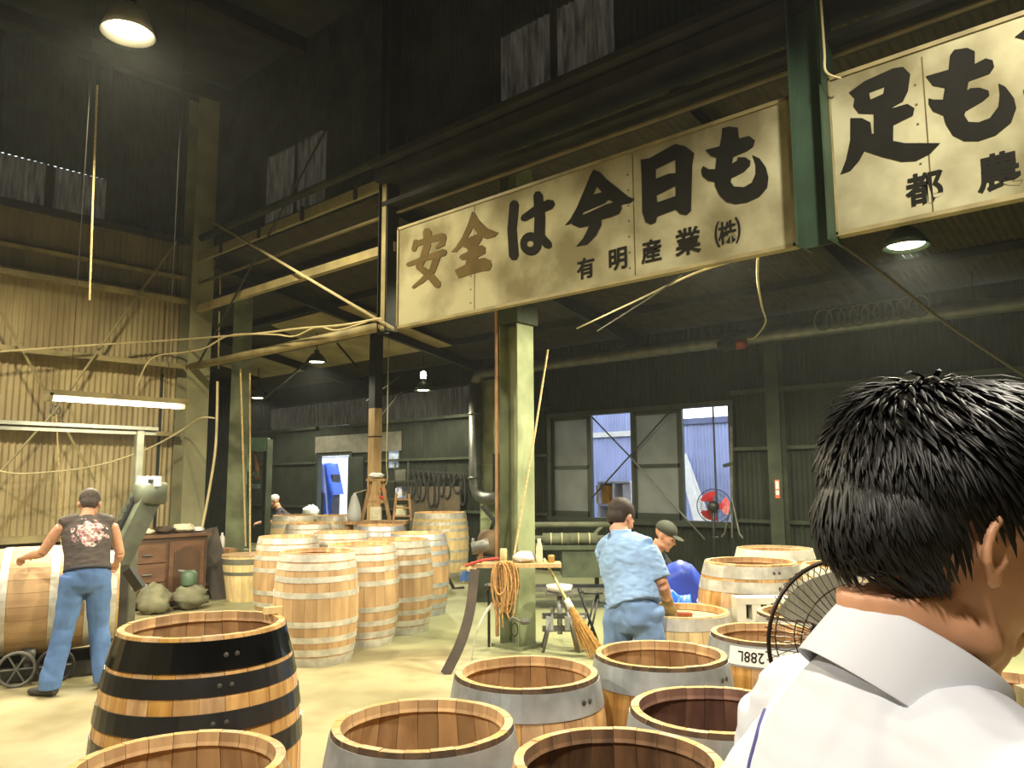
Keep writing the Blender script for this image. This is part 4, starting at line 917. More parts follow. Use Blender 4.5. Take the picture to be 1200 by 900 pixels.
poly = [(0.06, 0.06), (W_ - 0.06, 0.06), (W_ - 0.06, Hh - 0.14)] + [(W_ - 0.06 - (W_ - 0.12) * k / 10, Hh - 0.14 + 0.07 * math.sin(PI * k / 10) ** 2) for k in range(1, 10)] + [(0.06, Hh - 0.14)]
MB().prism(poly, V(xm + 0.02, 10.325, 0.08), V(1, 0, 0), Z0, 0.012).build('arched_panel', CABD, d1)
for i in range(3):
    z0 = 0.1 + i * (zt_ - 0.2) / 3; dr = MB().span((c1.x + 0.05, 10.325, z0), (xm - 0.03, 10.35, z0 + (zt_ - 0.24) / 3)).build('drawer', CAB, t)
    MB().tube([V((c1.x + xm) / 2 - 0.06, 10.305, z0 + 0.1), V((c1.x + xm) / 2 + 0.06, 10.305, z0 + 0.1)], 0.01, 6).build('handle', GREYM, dr)
# clutter on the cabinet
rr = random.Random(3); CLOTHP = mat('pale_rag', (206, 198, 168), 0.9, var=0.15)
def crumple(name, c, r, mt, seed=0, amp=0.35, n=18, m_=12, flat=0.0):
    mb = MB().ell((0, 0, 0), (1, 1, 1), n, m_)
    for v_ in mb.v:
        k = 1 + amp * noise.noise(v_ * 2.1 + V(seed * 3.7, seed, 0)) + amp * 0.5 * noise.noise(v_ * 5 + V(seed, 0, 4))
        v_.x *= r[0] * k; v_.y *= r[1] * k; v_.z = max(-r[2], v_.z * r[2] * k)
        v_ += Vector(c) + V(0, 0, r[2])
    return mb.build(name, mt, None, True)
for i, (px, w_, h_, mt, nm, lb, ct) in enumerate(((152, 0.10, 0.05, WHITEP, 'paper_wad', 'crumpled white paper wad on the cabinet edge', 'paper'), (168, 0.13, 0.04, CLOTHP, 'rag', 'small pale rag beside the paper wad on the cabinet', 'rag'), (192, 0.14, 0.05, DARKWOOD, 'dark_block', 'dark lump of wood on the cabinet top', 'wood block'), (214, 0.17, 0.06, CLOTHP, 'folded_cloth', 'large pale cloth heaped on the cabinet by the column', 'cloth'), (230, 0.1, 0.035, WHITEP, 'white_bag', 'flat white bag at the cabinet end by the hose', 'bag'))):
    p = ony(px, 622, 10.6); tag(crumple(nm, V(p.x, 10.6, zt_), (w_, 0.12, h_), mt, i), lb, ct)
# green canvas parts and rags heaped in front of the cabinet
CANV = mat('grey_green_canvas', (120, 118, 92), 0.9, var=0.25, scale=6)
for i, (px, py, rx, rz_, nm, lb) in enumerate(((180, 704, 0.2, 0.18, 'canvas_bundle', 'grey-green canvas bundle heaped before the cabinet drawers'), (222, 706, 0.22, 0.15, 'canvas_bundle', 'lower grey-green canvas bundle heaped before the cabinet door'))):
    p = ony(px, py + 6, 10.03); p.z = 0; tag(crumple(nm, p, (rx, 0.2, rz_), CANV, 5 + i), lb, 'bundle')
p = ony(220, 710, 10.03); p.z = 0; t = thing('motor_housing', p + V(0, 0, 0.3), 'squat green motor housing lying on the canvas bundle', 'motor'); MB().lathe([(0.09, 0), (0.1, 0.02), (0.1, 0.16), (0.06, 0.19)], 16, Matrix.Translation(p + V(0, 0, 0.30)), True).build('housing', GREENM, t, True); MB().tube([p + V(0, 0, 0.47), p + V(-0.12, 0.05, 0.49)], 0.02, 8).build('spout', GREYM, t)
# dark leaning board and pale slat at the cabinet end
a = onz(262, 702, 0); tag(MB().bar(a, V(a.x - 0.12, a.y + 0.35, 0.95), 0.30, 0.025, up=V(0.3, 1, 0)).build('leaning_board', DARKWOOD), 'dark board leaning at the end of the brown cabinet', 'board')
# jointer / press arm
ARM = mat('dark_olive_machine_paint', (66, 70, 56), 0.45, var=0.25)
hd = atd(176, 578, 8.0); ft = atd(132, 668, 7.75)
t = thing('press_arm', V(ft.x, ft.y, 0), 'dark olive machine arm slanting up with a rounded pulley head', 'machine')
ax = (hd - ft).normalized()
MB().bar(ft, hd, 0.20, 0.19, up=Z0).build('arm', ARM, t)
MB().bar(ft + Z0 * 0.13 - R0 * 0.05, hd + Z0 * 0.1 - R0 * 0.07, 0.1, 0.1).build('motor_cover', BLK, t)
for k in range(5): q = ft.lerp(hd, 0.45 + 0.1 * k) + Z0 * 0.17 - R0 * 0.08; MB().box(q, (0.06, 0.06, 0.07), 0.3).build('bracket', ARM, t)
MB().lathe([(0.14, -0.11), (0.16, -0.08), (0.16, 0.08), (0.14, 0.11)], 20, Matrix.Translation(hd) @ R0.to_track_quat('Z', 'Y').to_matrix().to_4x4() @ Matrix.Rotation(PI / 2, 4, 'X'), True).build('pulley_head', ARM, t, True)
MB().obox(hd + Z0 * 0.12 + R0 * 0.03 - F0 * 0.1, R0 * 0.11, F0 * 0.03, Z0 * 0.05).build('name_plate', WHITEP, t)
MB().obox(hd + Z0 * 0.12 + R0 * 0.06 - F0 * 0.134, R0 * 0.025, F0 * 0.006, Z0 * 0.02).build('switch', BLK, t)
MB().bar(V(ft.x, ft.y, 0.0), V(ft.x, ft.y, ft.z + 0.05), 0.22, 0.22).build('pedestal', CRD, t)
MB().box((ft.x, ft.y, 0.02), (0.5, 0.4, 0.04), ang).build('base_plate', CRD, t)
MB().bar(atd(150, 668, 7.3), atd(165, 690, 7.3), 0.08, 0.08).build('side_motor', BLK, t)
p = atd(163, 688, 7.5); MB().tube([p - R0 * 0.06, p + R0 * 0.06], 0.03, 12).build('chrome_end', GALV, t, True)
# green press frame behind the worn casks
t_ = atd(305, 600, 15.0); x_ = t_
t = thing('green_press', V(x_.x, x_.y, 0), 'tall green hooping press frame behind the rear green column', 'machine')
def pf(px, py): return atd(px, py, 15.0)
for px in (289, 312): a = pf(px, 600); MB().span((a.x - 0.06, a.y - 0.06, 0), (a.x + 0.06, a.y + 0.06, pf(px, 515).z)).build('upright', GREENM if px < 300 else SOOT2, t)
for (py, h_) in ((521, 0.26), (555, 0.08), (570, 0.08)): a = pf(284, py); bq = pf(315 if py < 540 else 304, py); MB().bar(a, bq, 0.16, h_).build('crosshead', GREENM, t)
a = pf(297, 540); MB().tube([a + V(0, 0, 0.2), a + V(0.06, -0.05, -0.1), a + V(0.08, -0.05, -0.35)], [0.02, 0.05, 0.06], 8).build('ram', mat('pale_ram', (170, 120, 84), 0.5), t, True)
# white bottle and board at the rear column foot
p = atd(260, 638, 11.8); tag(MB().lathe([(0.035, 0), (0.038, 0.02), (0.038, 0.15), (0.015, 0.19), (0.015, 0.22)], 12, Matrix.Translation(V(p.x, p.y, 0.655)), True).build('white_bottle', WHITEP, None, True), 'white plastic bottle on the crate by the rear green column', 'bottle')
t = thing('plank_crate', V(p.x, p.y, 0), 'pale plank crate under the white bottle', 'crate')
for i in range(5): MB().box((p.x, p.y, 0.07 + i * 0.13), (0.3, 0.34, 0.115)).build('plank', TIMBER, t)
t['label'] = 'stacked timber blocks under the white bottle'; t['category'] = 'timber stack'; t.name = 'timber_stack'
# ------------------------------------------------------------------ dust duct, machines and stores along the window wall
DUCT = mat('dark_spiral_duct', (92, 94, 88), 0.4, 0.5, var=0.2, scale=6)
XD = 10.55
d0 = onx(557, 438, XD); d1 = onx(1200, 354, XD); zd = (d0.z + d1.z) / 2
t = thing('dust_duct', V(XD, d0.y, onx(557, 575, XD).z), 'long grey dust duct under the rear roof with a vertical drop to the grinder', 'duct')
pth = [V(XD, -6.0, zd), V(XD, d0.y - 0.25, zd)] + [V(XD, d0.y - 0.25 + 0.25 * math.sin(a * PI / 12), zd - 0.25 + 0.25 * math.cos(a * PI / 12)) for a in range(1, 6)]
MB().tube(pth, 0.10, 14).build('horizontal_duct', DUCT, t, True)
zl = onx(557, 565, XD).z
pth = [V(XD, d0.y, zd - 0.2), V(XD, d0.y, zl)] + [V(XD, d0.y - 0.3 + 0.3 * math.cos(a * PI / 10), zl - 0.3 * math.sin(a * PI / 10)) for a in range(1, 6)] + [V(XD, d0.y - 0.75, zl - 0.3)]
MB().tube(pth, 0.12, 16).build('drop_duct', DUCT, t, True)
for (px, py) in ((557, 485), (557, 560)):
    q = onx(px, py, XD); MB().lathe([(0.12, -0.02), (0.135, -0.02), (0.135, 0.02), (0.12, 0.02)], 16, Matrix.Translation(V(XD, d0.y, q.z))).build('duct_collar', DUCT, t, True)
for k in range(6):
    y = d0.y - 1.5 - k * 2.3; MB().tube([V(XD, y, zd + 0.1), V(XD, y, roofz(XD))], 0.01, 6).build('duct_hanger', SOOT, t)
# electrical conduits coiled along the duct on the right
mb = MB()
q = onx(1050, 380, XD - 0.15)
for k in range(9):
    px = 965 + k * 14; q = onx(px, 375 - k * 2.0, XD - 0.14)
    tag(MB().tube([q + V(0, 0.12 * math.cos(a * PI / 6), 0.14 * math.sin(a * PI / 6)) for a in range(12)], 0.012, 5, True).build('wire_loop', DCORD), 'small dark wire loop hung over the dust duct', 'wire', 'wire loops on the dust duct')
# beacon with its white cord
p = onx(853, 404, XD - 0.3); t = thing('warning_beacon', p, 'dull red beacon lamp hanging by the dust duct', 'beacon')
MB().lathe([(0.10, -0.08), (0.15, -0.05), (0.16, 0.03), (0.10, 0.08)], 14, Matrix.Translation(p), True).build('housing', SOOT, t, True)
MB().ell(p + R0 * 0.15 - F0 * 0.06, (0.12, 0.12, 0.08), 12, 8).build('red_lens', mat('dull_red_lens', (120, 42, 30), 0.4), t, True)
pp = [onx(888, 303, XS + 0.1), onx(888, 330, 6.5), onx(893, 360, 8.0), onx(897, 378, 9.2), onx(885, 395, 10.0), onx(876, 397, XD - 0.3)]
MB().tube(bez(pp), 0.011, 6).build('cord', CORD, t)
tag(MB().tube(bez([onx(858, 306, XS + 0.1), onx(810, 322, XS + 0.6), onx(740, 355, 7.2), onx(676, 385, 8.2)]), 0.010, 6).build('pale_wire', CORD), 'thin pale wire running back from below the big sign', 'wire')
tag(MB().tube(bez([onx(800, 322, XS + 0.5), onx(760, 350, 6.6), onx(700, 388, 7.6)]), 0.008, 6).build('dark_wire', DCORD), 'darker wire beside the pale wire below the big sign', 'wire')
tag(MB().tube(bez([onx(982, 284, XS + 0.02), onx(1040, 325, 5.6), onx(1110, 380, 6.2), onx(1200, 440, 7.0)]), 0.011, 6).build('stay_wire', DCORD), 'stay wire slanting down from the foot of the green hung post', 'wire')
# conduit curling off the right sign
tag(MB().tube(bez([onx(962, 0, XS - 0.3), onx(966, 60, XS - 0.3), onx(968, 84, XS - 0.3), onx(985, 92, XS - 0.2)]), 0.008, 6).build('hooked_wire', CORD), 'thin pale wire hooked over the top of the yellowish sign', 'wire')
# green dust collector behind the duct
a = onx(579, 600, 11.0)
t = thing('dust_collector', V(10.9, a.y, 0), 'pale green dust collector cabinet behind the vertical duct', 'machine')
y0, y1 = onx(594, 520, 10.75).y, onx(565, 520, 10.75).y; zt3 = onx(580, 445, 10.75).z
MB().span((10.70, y0, 0.4), (11.05, y1, zt3)).build('cabinet', GREENCOL, t); MB().span((10.68, y0 - 0.02, 0), (11.05, y1 + 0.02, 0.4)).build('plinth', SOOT2, t)
zv = onx(586, 560, 10.7).z; MB().span((10.68, y0 + 0.05, zv - 0.35), (10.70, y0 + 0.3, zv + 0.45)).build('dark_hatch', SOOT, t)
for z in (0.9, 1.9): MB().span((10.69, y0, z), (10.70, y1, z + 0.03)).build('seam_strip', GREENCOL, t)
# bench grinder / motor under the duct
gq = onz(575, 694, 0); gq = atd(575, 640, 11.0); gx = V(gq.x, gq.y, 0)
t = thing('grinder', gx, 'grimy bench grinder with a round motor under the duct elbow', 'machine')
MB().box(gx + V(0, 0, 0.3), (0.42, 0.36, 0.6), 0.7).build('pedestal', SOOT2, t)
zg = gq.z; GRM = mat('rusty_brown_metal', (100, 80, 56), 0.7, 0.2, var=0.35)
MB().lathe([(0.16, -0.14), (0.2, -0.1), (0.2, 0.1), (0.16, 0.14)], 18, Matrix.Translation(gx + V(0, 0, zg + 0.03)) @ Matrix.Rotation(PI / 2, 4, 'X') @ Matrix.Rotation(0.4, 4, 'Y'), True).build('motor', GRM, t, True)
MB().tube([gx + V(0, 0, zg + 0.2), gx + R0 * 0.05 + V(0, 0, zg + 0.35), gx - R0 * 0.12 + V(0, 0, zg + 0.55)], 0.03, 8).build('hose', RUBBER, t, True)
MB().bar(gx + V(0.1, 0, zg - 0.05), gx + V(0.1, 0, 0.6), 0.12, 0.12).build('neck', GREYM, t)
for k in (-1, 1): MB().lathe([(0.11, -0.02), (0.11, 0.02)], 16, Matrix.Translation(gx + R0 * 0.24 * k + V(0, 0, zg)) @ R0.to_track_quat('Z', 'Y').to_matrix().to_4x4(), True).build('grinding_wheel', GREYM, t, True)
# belts hung in a row on the back wall
WLB = XW - 0.1
hh0, hh1 = onx(482, 552, WLB), onx(548, 556, WLB)
tag(MB().tube([hh0, hh1], 0.02, 6).build('belt_rail', SOOT), 'dark rail on the back wall carrying the hanging belts', 'rail')
rb_ = random.Random(5)
for k in range(11):
    q = hh0.lerp(hh1, (k + 0.5) / 11); h_ = rb_.uniform(0.25, 0.75); w_ = rb_.uniform(0.05, 0.11)
    pts = [q + V(-0.05, w_ * math.sin(a * PI / 8) * (1.2 - 0.4 * math.cos(a * PI / 8)), 0.02 - h_ / 2 + h_ / 2 * math.cos(a * PI / 8)) for a in range(16)]
    tag(MB().tube(pts, 0.022, 5, True).build('hanging_belt', RUBBER), 'black looped belt hung on the back wall rail', 'belt', 'belts on the back wall rail')
# pale workbench surface below belts
a = onx(520, 583, XW - 0.3)
t = thing('wall_board', V(XW - 0.12, a.y, 0), 'brown board fixed below the hanging belts', 'board'); MB().span((XW - 0.14, onx(545, 570, XW).y, 0.5), (XW - 0.1, onx(486, 570, XW).y, onx(515, 570, XW - 0.1).z)).build('board_face', mat('brown_hardboard', (74, 64, 46), 0.8), t)
MB().span((XW - 0.15, onx(545, 570, XW).y, 0.0), (XW - 0.1, onx(545, 570, XW).y + 0.06, 0.5)).build('leg', SOOT, t)
# tilted machine rack and lit oddments in front of the small window
rk = onx(470, 600, XW - 0.9); t = thing('slim_rack', V(XW - 0.9, rk.y, 0), 'slim dark rack with pale oddments beside the brown clad post', 'rack')
f = MB()
for k in (-0.2, 0.2):
    f.tube([V(XW - 0.9, rk.y + k, 0), V(XW - 0.9, rk.y + k, 2.0)], 0.018, 6)
f.build('upright', SOOT2, t)
for z in (0.5, 0.9, 1.25, 1.6): MB().span((XW - 1.05, rk.y - 0.22, z), (XW - 0.75, rk.y + 0.22, z + 0.03)).build('shelf', SOOT2, t)
for z, w_, mt, nm, lb in ((0.93, 0.14, CLOTHP, 'paper_sack', 'small pale sack on the upper middle shelf of the slim rack'), (1.28, 0.1, mat('blue_white_pack', (120, 130, 190), 0.6, rgb2=(220, 220, 220), scale=9, lo=0.45, hi=0.55), 'blue_white_pack', 'blue and white pack on the slim rack'), (1.63, 0.1, GREYM, 'tin', 'grey tin on the top shelf of the slim rack')):
    tag(MB().span((XW - 0.97, rk.y - w_, z), (XW - 0.83, rk.y + w_, z + 0.2)).span((XW - 0.95, rk.y - w_ * 0.8, z + 0.2), (XW - 0.85, rk.y + w_ * 0.8, z + 0.22)).build(nm, mt), lb, 'pack')
# saw bench before the clad post with basket, pale box and plastic bag
bp = V(g3.x, g3.y, 0) - F0 * 1.4 + R0 * 0.28; t = thing('timber_bench', bp, 'rough timber bench before the brown clad post', 'bench')
zt4 = atd(438, 612, 12.6).z
MB().box(bp + V(0, 0, zt4), (1.0, 0.4, 0.05), ang).build('bench_top', TIMBER, t)
for i in (-1, 1):
    for j in (-1, 1): MB().bar(bp + R0 * 0.44 * i + F0 * 0.15 * j, bp + R0 * 0.42 * i + F0 * 0.12 * j + V(0, 0, zt4), 0.06, 0.06).build('leg', TIMBER, t)
t2 = thing('a_frame_stool', bp + V(0, 0, zt4 + 0.025), 'pale A-shaped wooden stool standing on the timber bench', 'stool')
zz = zt4 + 0.025
for k in (-1, 1): MB().bar(bp + R0 * 0.22 * k + V(0, 0, zz), bp + R0 * 0.09 * k + V(0, 0, zz + 0.62), 0.05, 0.05).build('leg', TIMBER, t2)
MB().bar(bp - R0 * 0.16 + V(0, 0, zz + 0.3), bp + R0 * 0.16 + V(0, 0, zz + 0.3), 0.05, 0.05).build('rung', TIMBER, t2)
MB().box(bp + V(0, 0, zz + 0.64), (0.3, 0.2, 0.04), ang).build('seat', TIMBER, t2)
tag(crumple('white_rag', bp + V(0, 0, zz + 0.66), (0.13, 0.1, 0.045), WHITEP, 9), 'white rag heaped on the pale A-shaped stool', 'rag')
tag(MB().box(bp + V(0, 0, zz + 0.11), (0.16, 0.14, 0.2), ang).box(bp - F0 * 0.075 + V(0, 0, zz + 0.11), (0.1, 0.01, 0.12), ang).build('pale_box', CLOTHP), 'small pale box between the legs of the A-shaped stool', 'box')
lp = bp + R0 * 0.42; t3 = thing('small_ladder', V(lp.x, lp.y, zz), 'little wooden ladder rack at the end of the timber bench', 'rack')
for k in (-1, 1): MB().bar(lp + R0 * 0.14 * k + V(0, 0, zz), lp + R0 * 0.10 * k + V(0, 0, zz + 0.42), 0.035, 0.035).build('stile', TIMBER, t3)
for k in range(3): MB().bar(lp - R0 * 0.13 + V(0, 0, zz + 0.07 + k * 0.13), lp + R0 * 0.13 + V(0, 0, zz + 0.07 + k * 0.13), 0.025, 0.025).build('rung', TIMBER, t3)
# hanging plastic bag
BAG = mat_translucent('thin_plastic_film', (206, 208, 204), 0.4, rough=0.3, var=0.1)
bq = atd(422, 580, 12.9); t = thing('plastic_bag', atd(415, 612, 12.5), 'clear plastic bag with blue contents hanging beside the clad post', 'bag')
b0 = atd(415, 613, 12.5); hB = atd(417, 578, 12.5).z - b0.z
mb = MB().lathe([(0.01, 0), (0.1, 0.03), (0.115, 0.12), (0.09, 0.25), (0.05, 0.38), (0.012, hB), (0.0, hB)], 14, Matrix.Translation(b0))
for v_ in mb.v: v_ += (v_ - b0) * 0.12 * noise.noise(v_ * 6)
mb.build('film', BAG, t, True)
MB().ell(b0 + V(0, 0, 0.09), (0.08, 0.08, 0.075), 12, 8).build('blue_contents', mat('blue_film', (90, 140, 200), 0.5), t, True)
MB().tube([b0 + V(0, 0, hB), V(g3.x, g3.y, b0.z + hB + 0.05) - R0 * 0.09], 0.006, 5).build('tie_string', CORD, t)
tag(MB().tube(bez([V(*onx(454, 492, g3.x + 0.2)[:2], roofz(g3.x + 0.2)), onx(454, 492, g3.x + 0.2), onx(453, 540, g3.x + 0.2), onx(454, 562, g3.x + 0.2), onx(450, 570, g3.x + 0.2)]), 0.009, 6).build('hook_wire', CORD), 'pale wire with a hooked end beside the brown clad post', 'wire')
tag(MB().tube(bez([atd(446, 572, 13.8), atd(451, 575, 13.8), atd(450, 583, 13.8), atd(445, 582, 13.8)]), 0.03, 6).build('red_hook', RED), 'small red hook hanging beside the brown clad post', 'hook')
# white blue-lit bag near the doorway
p = atd(364, 600, 14.5); tag(crumple('white_blue_bag', V(p.x, p.y, p.z - 0.12), (0.16, 0.14, 0.12), mat('white_sack_film', (214, 226, 232), 0.5), 4), 'small white bag standing on a cask by the yard doorway', 'bag')
t = thing('low_trestle', V(p.x, p.y, 0), 'low trestle under the white bag by the yard doorway', 'trestle')
MB().box(V(p.x, p.y, p.z - 0.145), (0.5, 0.35, 0.05), ang).build('top', TIMBER, t)
for k in (-1, 1): MB().bar(V(p.x, p.y, 0) + R0 * 0.22 * k, V(p.x, p.y, p.z - 0.17) + R0 * 0.2 * k, 0.06, 0.28).build('leg', TIMBER, t)
tag(t, 'low trestle table carrying the small white bag')
for o in COL.objects:
    if o.name.startswith('white_blue_bag'): o['label'] = 'small white bag on the low trestle table by the yard doorway'
# canvas sack
p = onz(514, 690, 0); tag(crumple('canvas_sack', p, (0.17, 0.16, 0.40), mat('sack_canvas', (150, 150, 104), 0.9, var=0.2, scale=7), 13, 0.22, 20, 18), 'bulging grey-green canvas sack beside the worn casks', 'sack')
p = onz(532, 690, 0); tag(MB().bar(p + V(0, 0, 0), p + V(-0.1, 0.25, 0.42), 0.05, 0.03).bar(p + V(0.12, -0.1, 0.02), p, 0.05, 0.03).build('bent_stave_piece', DARKWOOD), 'bent wooden strip leaning on the canvas sack', 'wood strip')
# two-step stool behind
p = onz(558, 681, 0); t = thing('low_stool', p, 'low pale stool behind the shelf on the green column', 'stool')
MB().box(p + V(0, 0, 0.22), (0.5, 0.3, 0.04), ang).build('seat', WOODPALE, t)
for i in (-1, 1): MB().box(p + R0 * 0.2 * i + V(0, 0, 0.1), (0.04, 0.26, 0.2), ang).build('leg', WOODPALE, t)

# ------------------------------------------------------------------ shelf on the green column and what hangs there
sv = atd(603, 661, 7.55); SZ = sv.z
s0, s1 = atd(552, 663, 7.5), atd(657, 656, 7.5); s0.z = s1.z = SZ
t = thing('column_shelf', V(sv.x, sv.y, SZ - 0.05), 'rough plank shelf fixed to the green column', 'shelf')
MB().bar(s0, s1, 0.24, 0.035).build('plank', WOODEND, t)
MB().bar(s0.lerp(s1, 0.5) + F0 * 0.12 - Z0 * 0.02, V(gb.x, gb.y, SZ - 0.3) - F0 * 0.1, 0.05, 0.05).build('bracket', TIMBER, t)
zs_ = SZ + 0.018
def sh(px, py=655): q = atd(px, py, 7.5); q.z = zs_; return q
tag(crumple('pale_cloth', sh(615) + F0 * 0.02, (0.11, 0.09, 0.05), WHITEP, 21), 'crumpled white cloth on the column shelf', 'cloth')
p = sh(632); tag(MB().lathe([(0.03, 0), (0.034, 0.01), (0.03, 0.14), (0.018, 0.19), (0.018, 0.22)], 12, Matrix.Translation(p), True).build('glue_bottle', CLOTHP, None, True), 'pale glue bottle on the column shelf beside the white cloth', 'bottle')
p = sh(646); tag(MB().lathe([(0.03, 0), (0.035, 0.06), (0.03, 0.07)], 10, Matrix.Translation(p), True).build('small_tin', mat('brass_tin', (176, 150, 92), 0.4, 0.5), None, True), 'small brassy tin at the free end of the column shelf', 'tin')
p = sh(590); tag(MB().lathe([(0.035, 0), (0.035, 0.12), (0.03, 0.13)], 12, Matrix.Translation(p), True).build('cream_tin', mat('cream_tin_paint', (206, 198, 150), 0.5), None, True), 'tall cream tin on the column shelf beside the rope coil', 'tin')
# mallet on the shelf: steel head, wooden handle
p = sh(562) + V(0, 0, 0.14); t = thing('sledge_mallet', sh(562), 'steel-headed mallet standing on the column shelf', 'mallet')
MB().tube([p - R0 * 0.07 - Z0 * 0.01, p + R0 * 0.09 + Z0 * 0.03], 0.058, 14).build('head', GREYM, t, True)
MB().tube([p + R0 * 0.02, p + R0 * 0.0 - V(0, 0, 0.14)], [0.02, 0.024], 8).build('handle', TIMBER, t, True)
# rope coil hung over the shelf edge, red bar, blue brush
t = thing('rope_coil', sh(592) - F0 * 0.15 - V(0, 0, 0.55), 'orange hemp rope coiled and hanging over the column shelf', 'rope')
cc = sh(592) - F0 * 0.16; rr = random.Random(11)
for k in range(9):
    r_ = 0.075 + rr.uniform(-0.03, 0.04); ln = 0.11 + rr.uniform(0, 0.15); ox = rr.uniform(-0.05, 0.05)
    pts = [cc + R0 * (ox + r_ * math.cos(a * PI / 10)) - F0 * (0.012 * k * 0.6) + Z0 * (0.03 - ln + ln * math.sin(a * PI / 10)) for a in range(20)]
    MB().tube(pts, 0.009, 5, True).build('rope_loop', ROPEO, t, True)
for k in range(6):
    x_ = rr.uniform(-0.12, 0.1); ln = rr.uniform(0.3, 0.55)
    MB().tube([cc + R0 * x_ - F0 * 0.03, cc + R0 * (x_ + rr.uniform(-0.03, 0.03)) - F0 * 0.06 - Z0 * ln * 0.6, cc + R0 * (x_ + rr.uniform(-0.05, 0.05)) - F0 * 0.05 - Z0 * ln], 0.007, 5).build('rope_end', ROPEO, t)
a = atd(545, 663, 7.35); bq = sh(585) - F0 * 0.1 + V(0, 0, 0.05)
tag(MB().tube([a, a.lerp(bq, 0.5) + V(0, 0, 0.015), bq], 0.013, 8).build('red_rod', RED), 'red rod lying across the column shelf and the rope coil', 'rod')
t = thing('blue_brush', atd(549, 676, 7.4), 'blue bristle brush hanging from the end of the column shelf', 'brush')
a = atd(553, 664, 7.4); MB().bar(a, a - R0 * 0.03 - Z0 * 0.03, 0.13, 0.03, up=R0).build('stock', WOODPALE, t)
for k in range(9): q = a - R0 * 0.03 - Z0 * 0.04 + R0 * (-0.05 + 0.012 * k) ; MB().tube([q, q - R0 * 0.03 - Z0 * 0.09], 0.008, 5).build('bristle_tuft', mat('blue_bristle', (70, 110, 170), 0.7), t)
# bent dark staves standing on the floor, white hoop end, crowbar, hooks
fa_, fb_ = onz(522, 790, 0), atd(556, 668, 7.3)
pts = bez([fa_, atd(533, 770, 6.9).lerp(fa_, 0.3) if False else fa_.lerp(fb_, 0.25) + R0 * 0.06 + Z0 * 0.02, fa_.lerp(fb_, 0.6) + R0 * 0.06, fb_], 6)
mb = MB()
for i in range(len(pts) - 1): mb.bar(pts[i], pts[i + 1] + (pts[i + 1] - pts[i]) * 0.03, 0.035, 0.085, up=R0)
tag(mb.build('bent_stave', DARKWOOD), 'tall dark bent stave leaning on the column shelf', 'stave')
fa_, fb_ = onz(553, 772, 0), atd(577, 708, 7.3)
pts = bez([fa_, fa_.lerp(fb_, 0.35) + R0 * -0.03 + Z0 * 0.05, fa_.lerp(fb_, 0.75) + Z0 * 0.05 - R0 * 0.01, fb_], 6); mb = MB()
for i in range(len(pts) - 1): mb.bar(pts[i], pts[i + 1], 0.05, 0.012, up=R0)
tag(mb.build('white_hoop_strip', WHITEP), 'short white curved hoop strip beside the dark bent stave', 'hoop strip')
a = onz(573, 758, 0); tag(MB().tube([a, V(a.x, a.y, 0.42) + R0 * 0.0, V(a.x, a.y, 0.55) - R0 * 0.02], 0.014, 8).lathe([(0.02, 0), (0.05, 0.02), (0.05, 0.06), (0.02, 0.08)], 10, Matrix.Translation(V(a.x, a.y, 0.53)), True).build('iron_bar', CRD), 'iron bar with a knob end standing against the green column', 'bar')
a = V(gb.x, gb.y, 0) - F0 * 0.28; q = atd(610, 728, 7.3)
tag(MB().tube(bez([q - R0 * 0.10, q - R0 * 0.07 + Z0 * 0.03, q, q + R0 * 0.08]), [0.012] * 17 + [0.03] * 8, 8).build('grease_gun', GREYM), 'small grey-handled tool hooked to the green column', 'tool')
q = atd(603, 738, 7.3); tag(MB().tube([q + R0 * 0.05 * math.cos(a * PI / 6) * 0.6 + Z0 * 0.06 * math.sin(a * PI / 6) for a in range(12)], 0.006, 5, True).build('wire_hook', CRD), 'dark wire ring hanging on the green column below the rope coil', 'ring')
# long diagonal cord tied to the column shelf
tag(MB().tube([atd(642, 410, 7.6), atd(625, 520, 7.6), sh(601)], 0.011, 6).build('taut_cord', ROPE), 'long taut cord rising from the column shelf past the green column', 'cord')
# steel stand with a white bucket beside the column
bs = onz(641, 764, 0); bs = bs + F0 * 0.08 + R0 * 0.13; t = thing('steel_stand', bs, 'grey steel pipe stand with clamps beside the green column', 'stand')
zk = 0.0
for (i, j) in ((-1, -1), (1, -1), (-1, 1), (1, 1)): MB().tube([bs + R0 * 0.17 * i + F0 * 0.12 * j, bs + R0 * 0.06 * i + F0 * 0.05 * j + V(0, 0, 0.40)], 0.015, 8).build('leg', GREYM, t, True)
MB().tube([bs + V(0, 0, 0.15), bs + V(0, 0, 0.53)], 0.025, 8).build('post', GALV, t, True)
for z in (0.2, 0.32): MB().bar(bs - R0 * 0.17 + V(0, 0, z), bs + R0 * 0.26 + V(0, 0, z), 0.05, 0.05).build('clamp_bar', GREYM, t)
for k in (-0.1, 0.08, 0.2): MB().box(bs + R0 * k + V(0, 0, 0.26) - F0 * 0.05, (0.07, 0.07, 0.13), ang).build('clamp', GALV, t)
MB().box(bs + V(0, 0, 0.535), (0.26, 0.24, 0.025), ang).build('plate', GREYM, t)
b0 = bs + V(0, 0, 0.548); t = thing('white_tray', b0, 'white tray with a yellow scraper on the steel stand', 'tray')
MB().lathe([(0.0, 0.005), (0.10, 0.005), (0.125, 0.06), (0.13, 0.06), (0.105, 0.0), (0.0, 0.0)], 18, Matrix.Translation(b0)).build('tray', WHITEP, t, True)
tag(MB().bar(b0 - R0 * 0.08 + V(0, 0, 0.022), b0 + R0 * 0.09 + V(0, 0, 0.028), 0.06, 0.02).build('yellow_scraper', mat('yellow_plastic', (226, 206, 60), 0.5)), 'yellow scraper lying in the white tray', 'scraper')
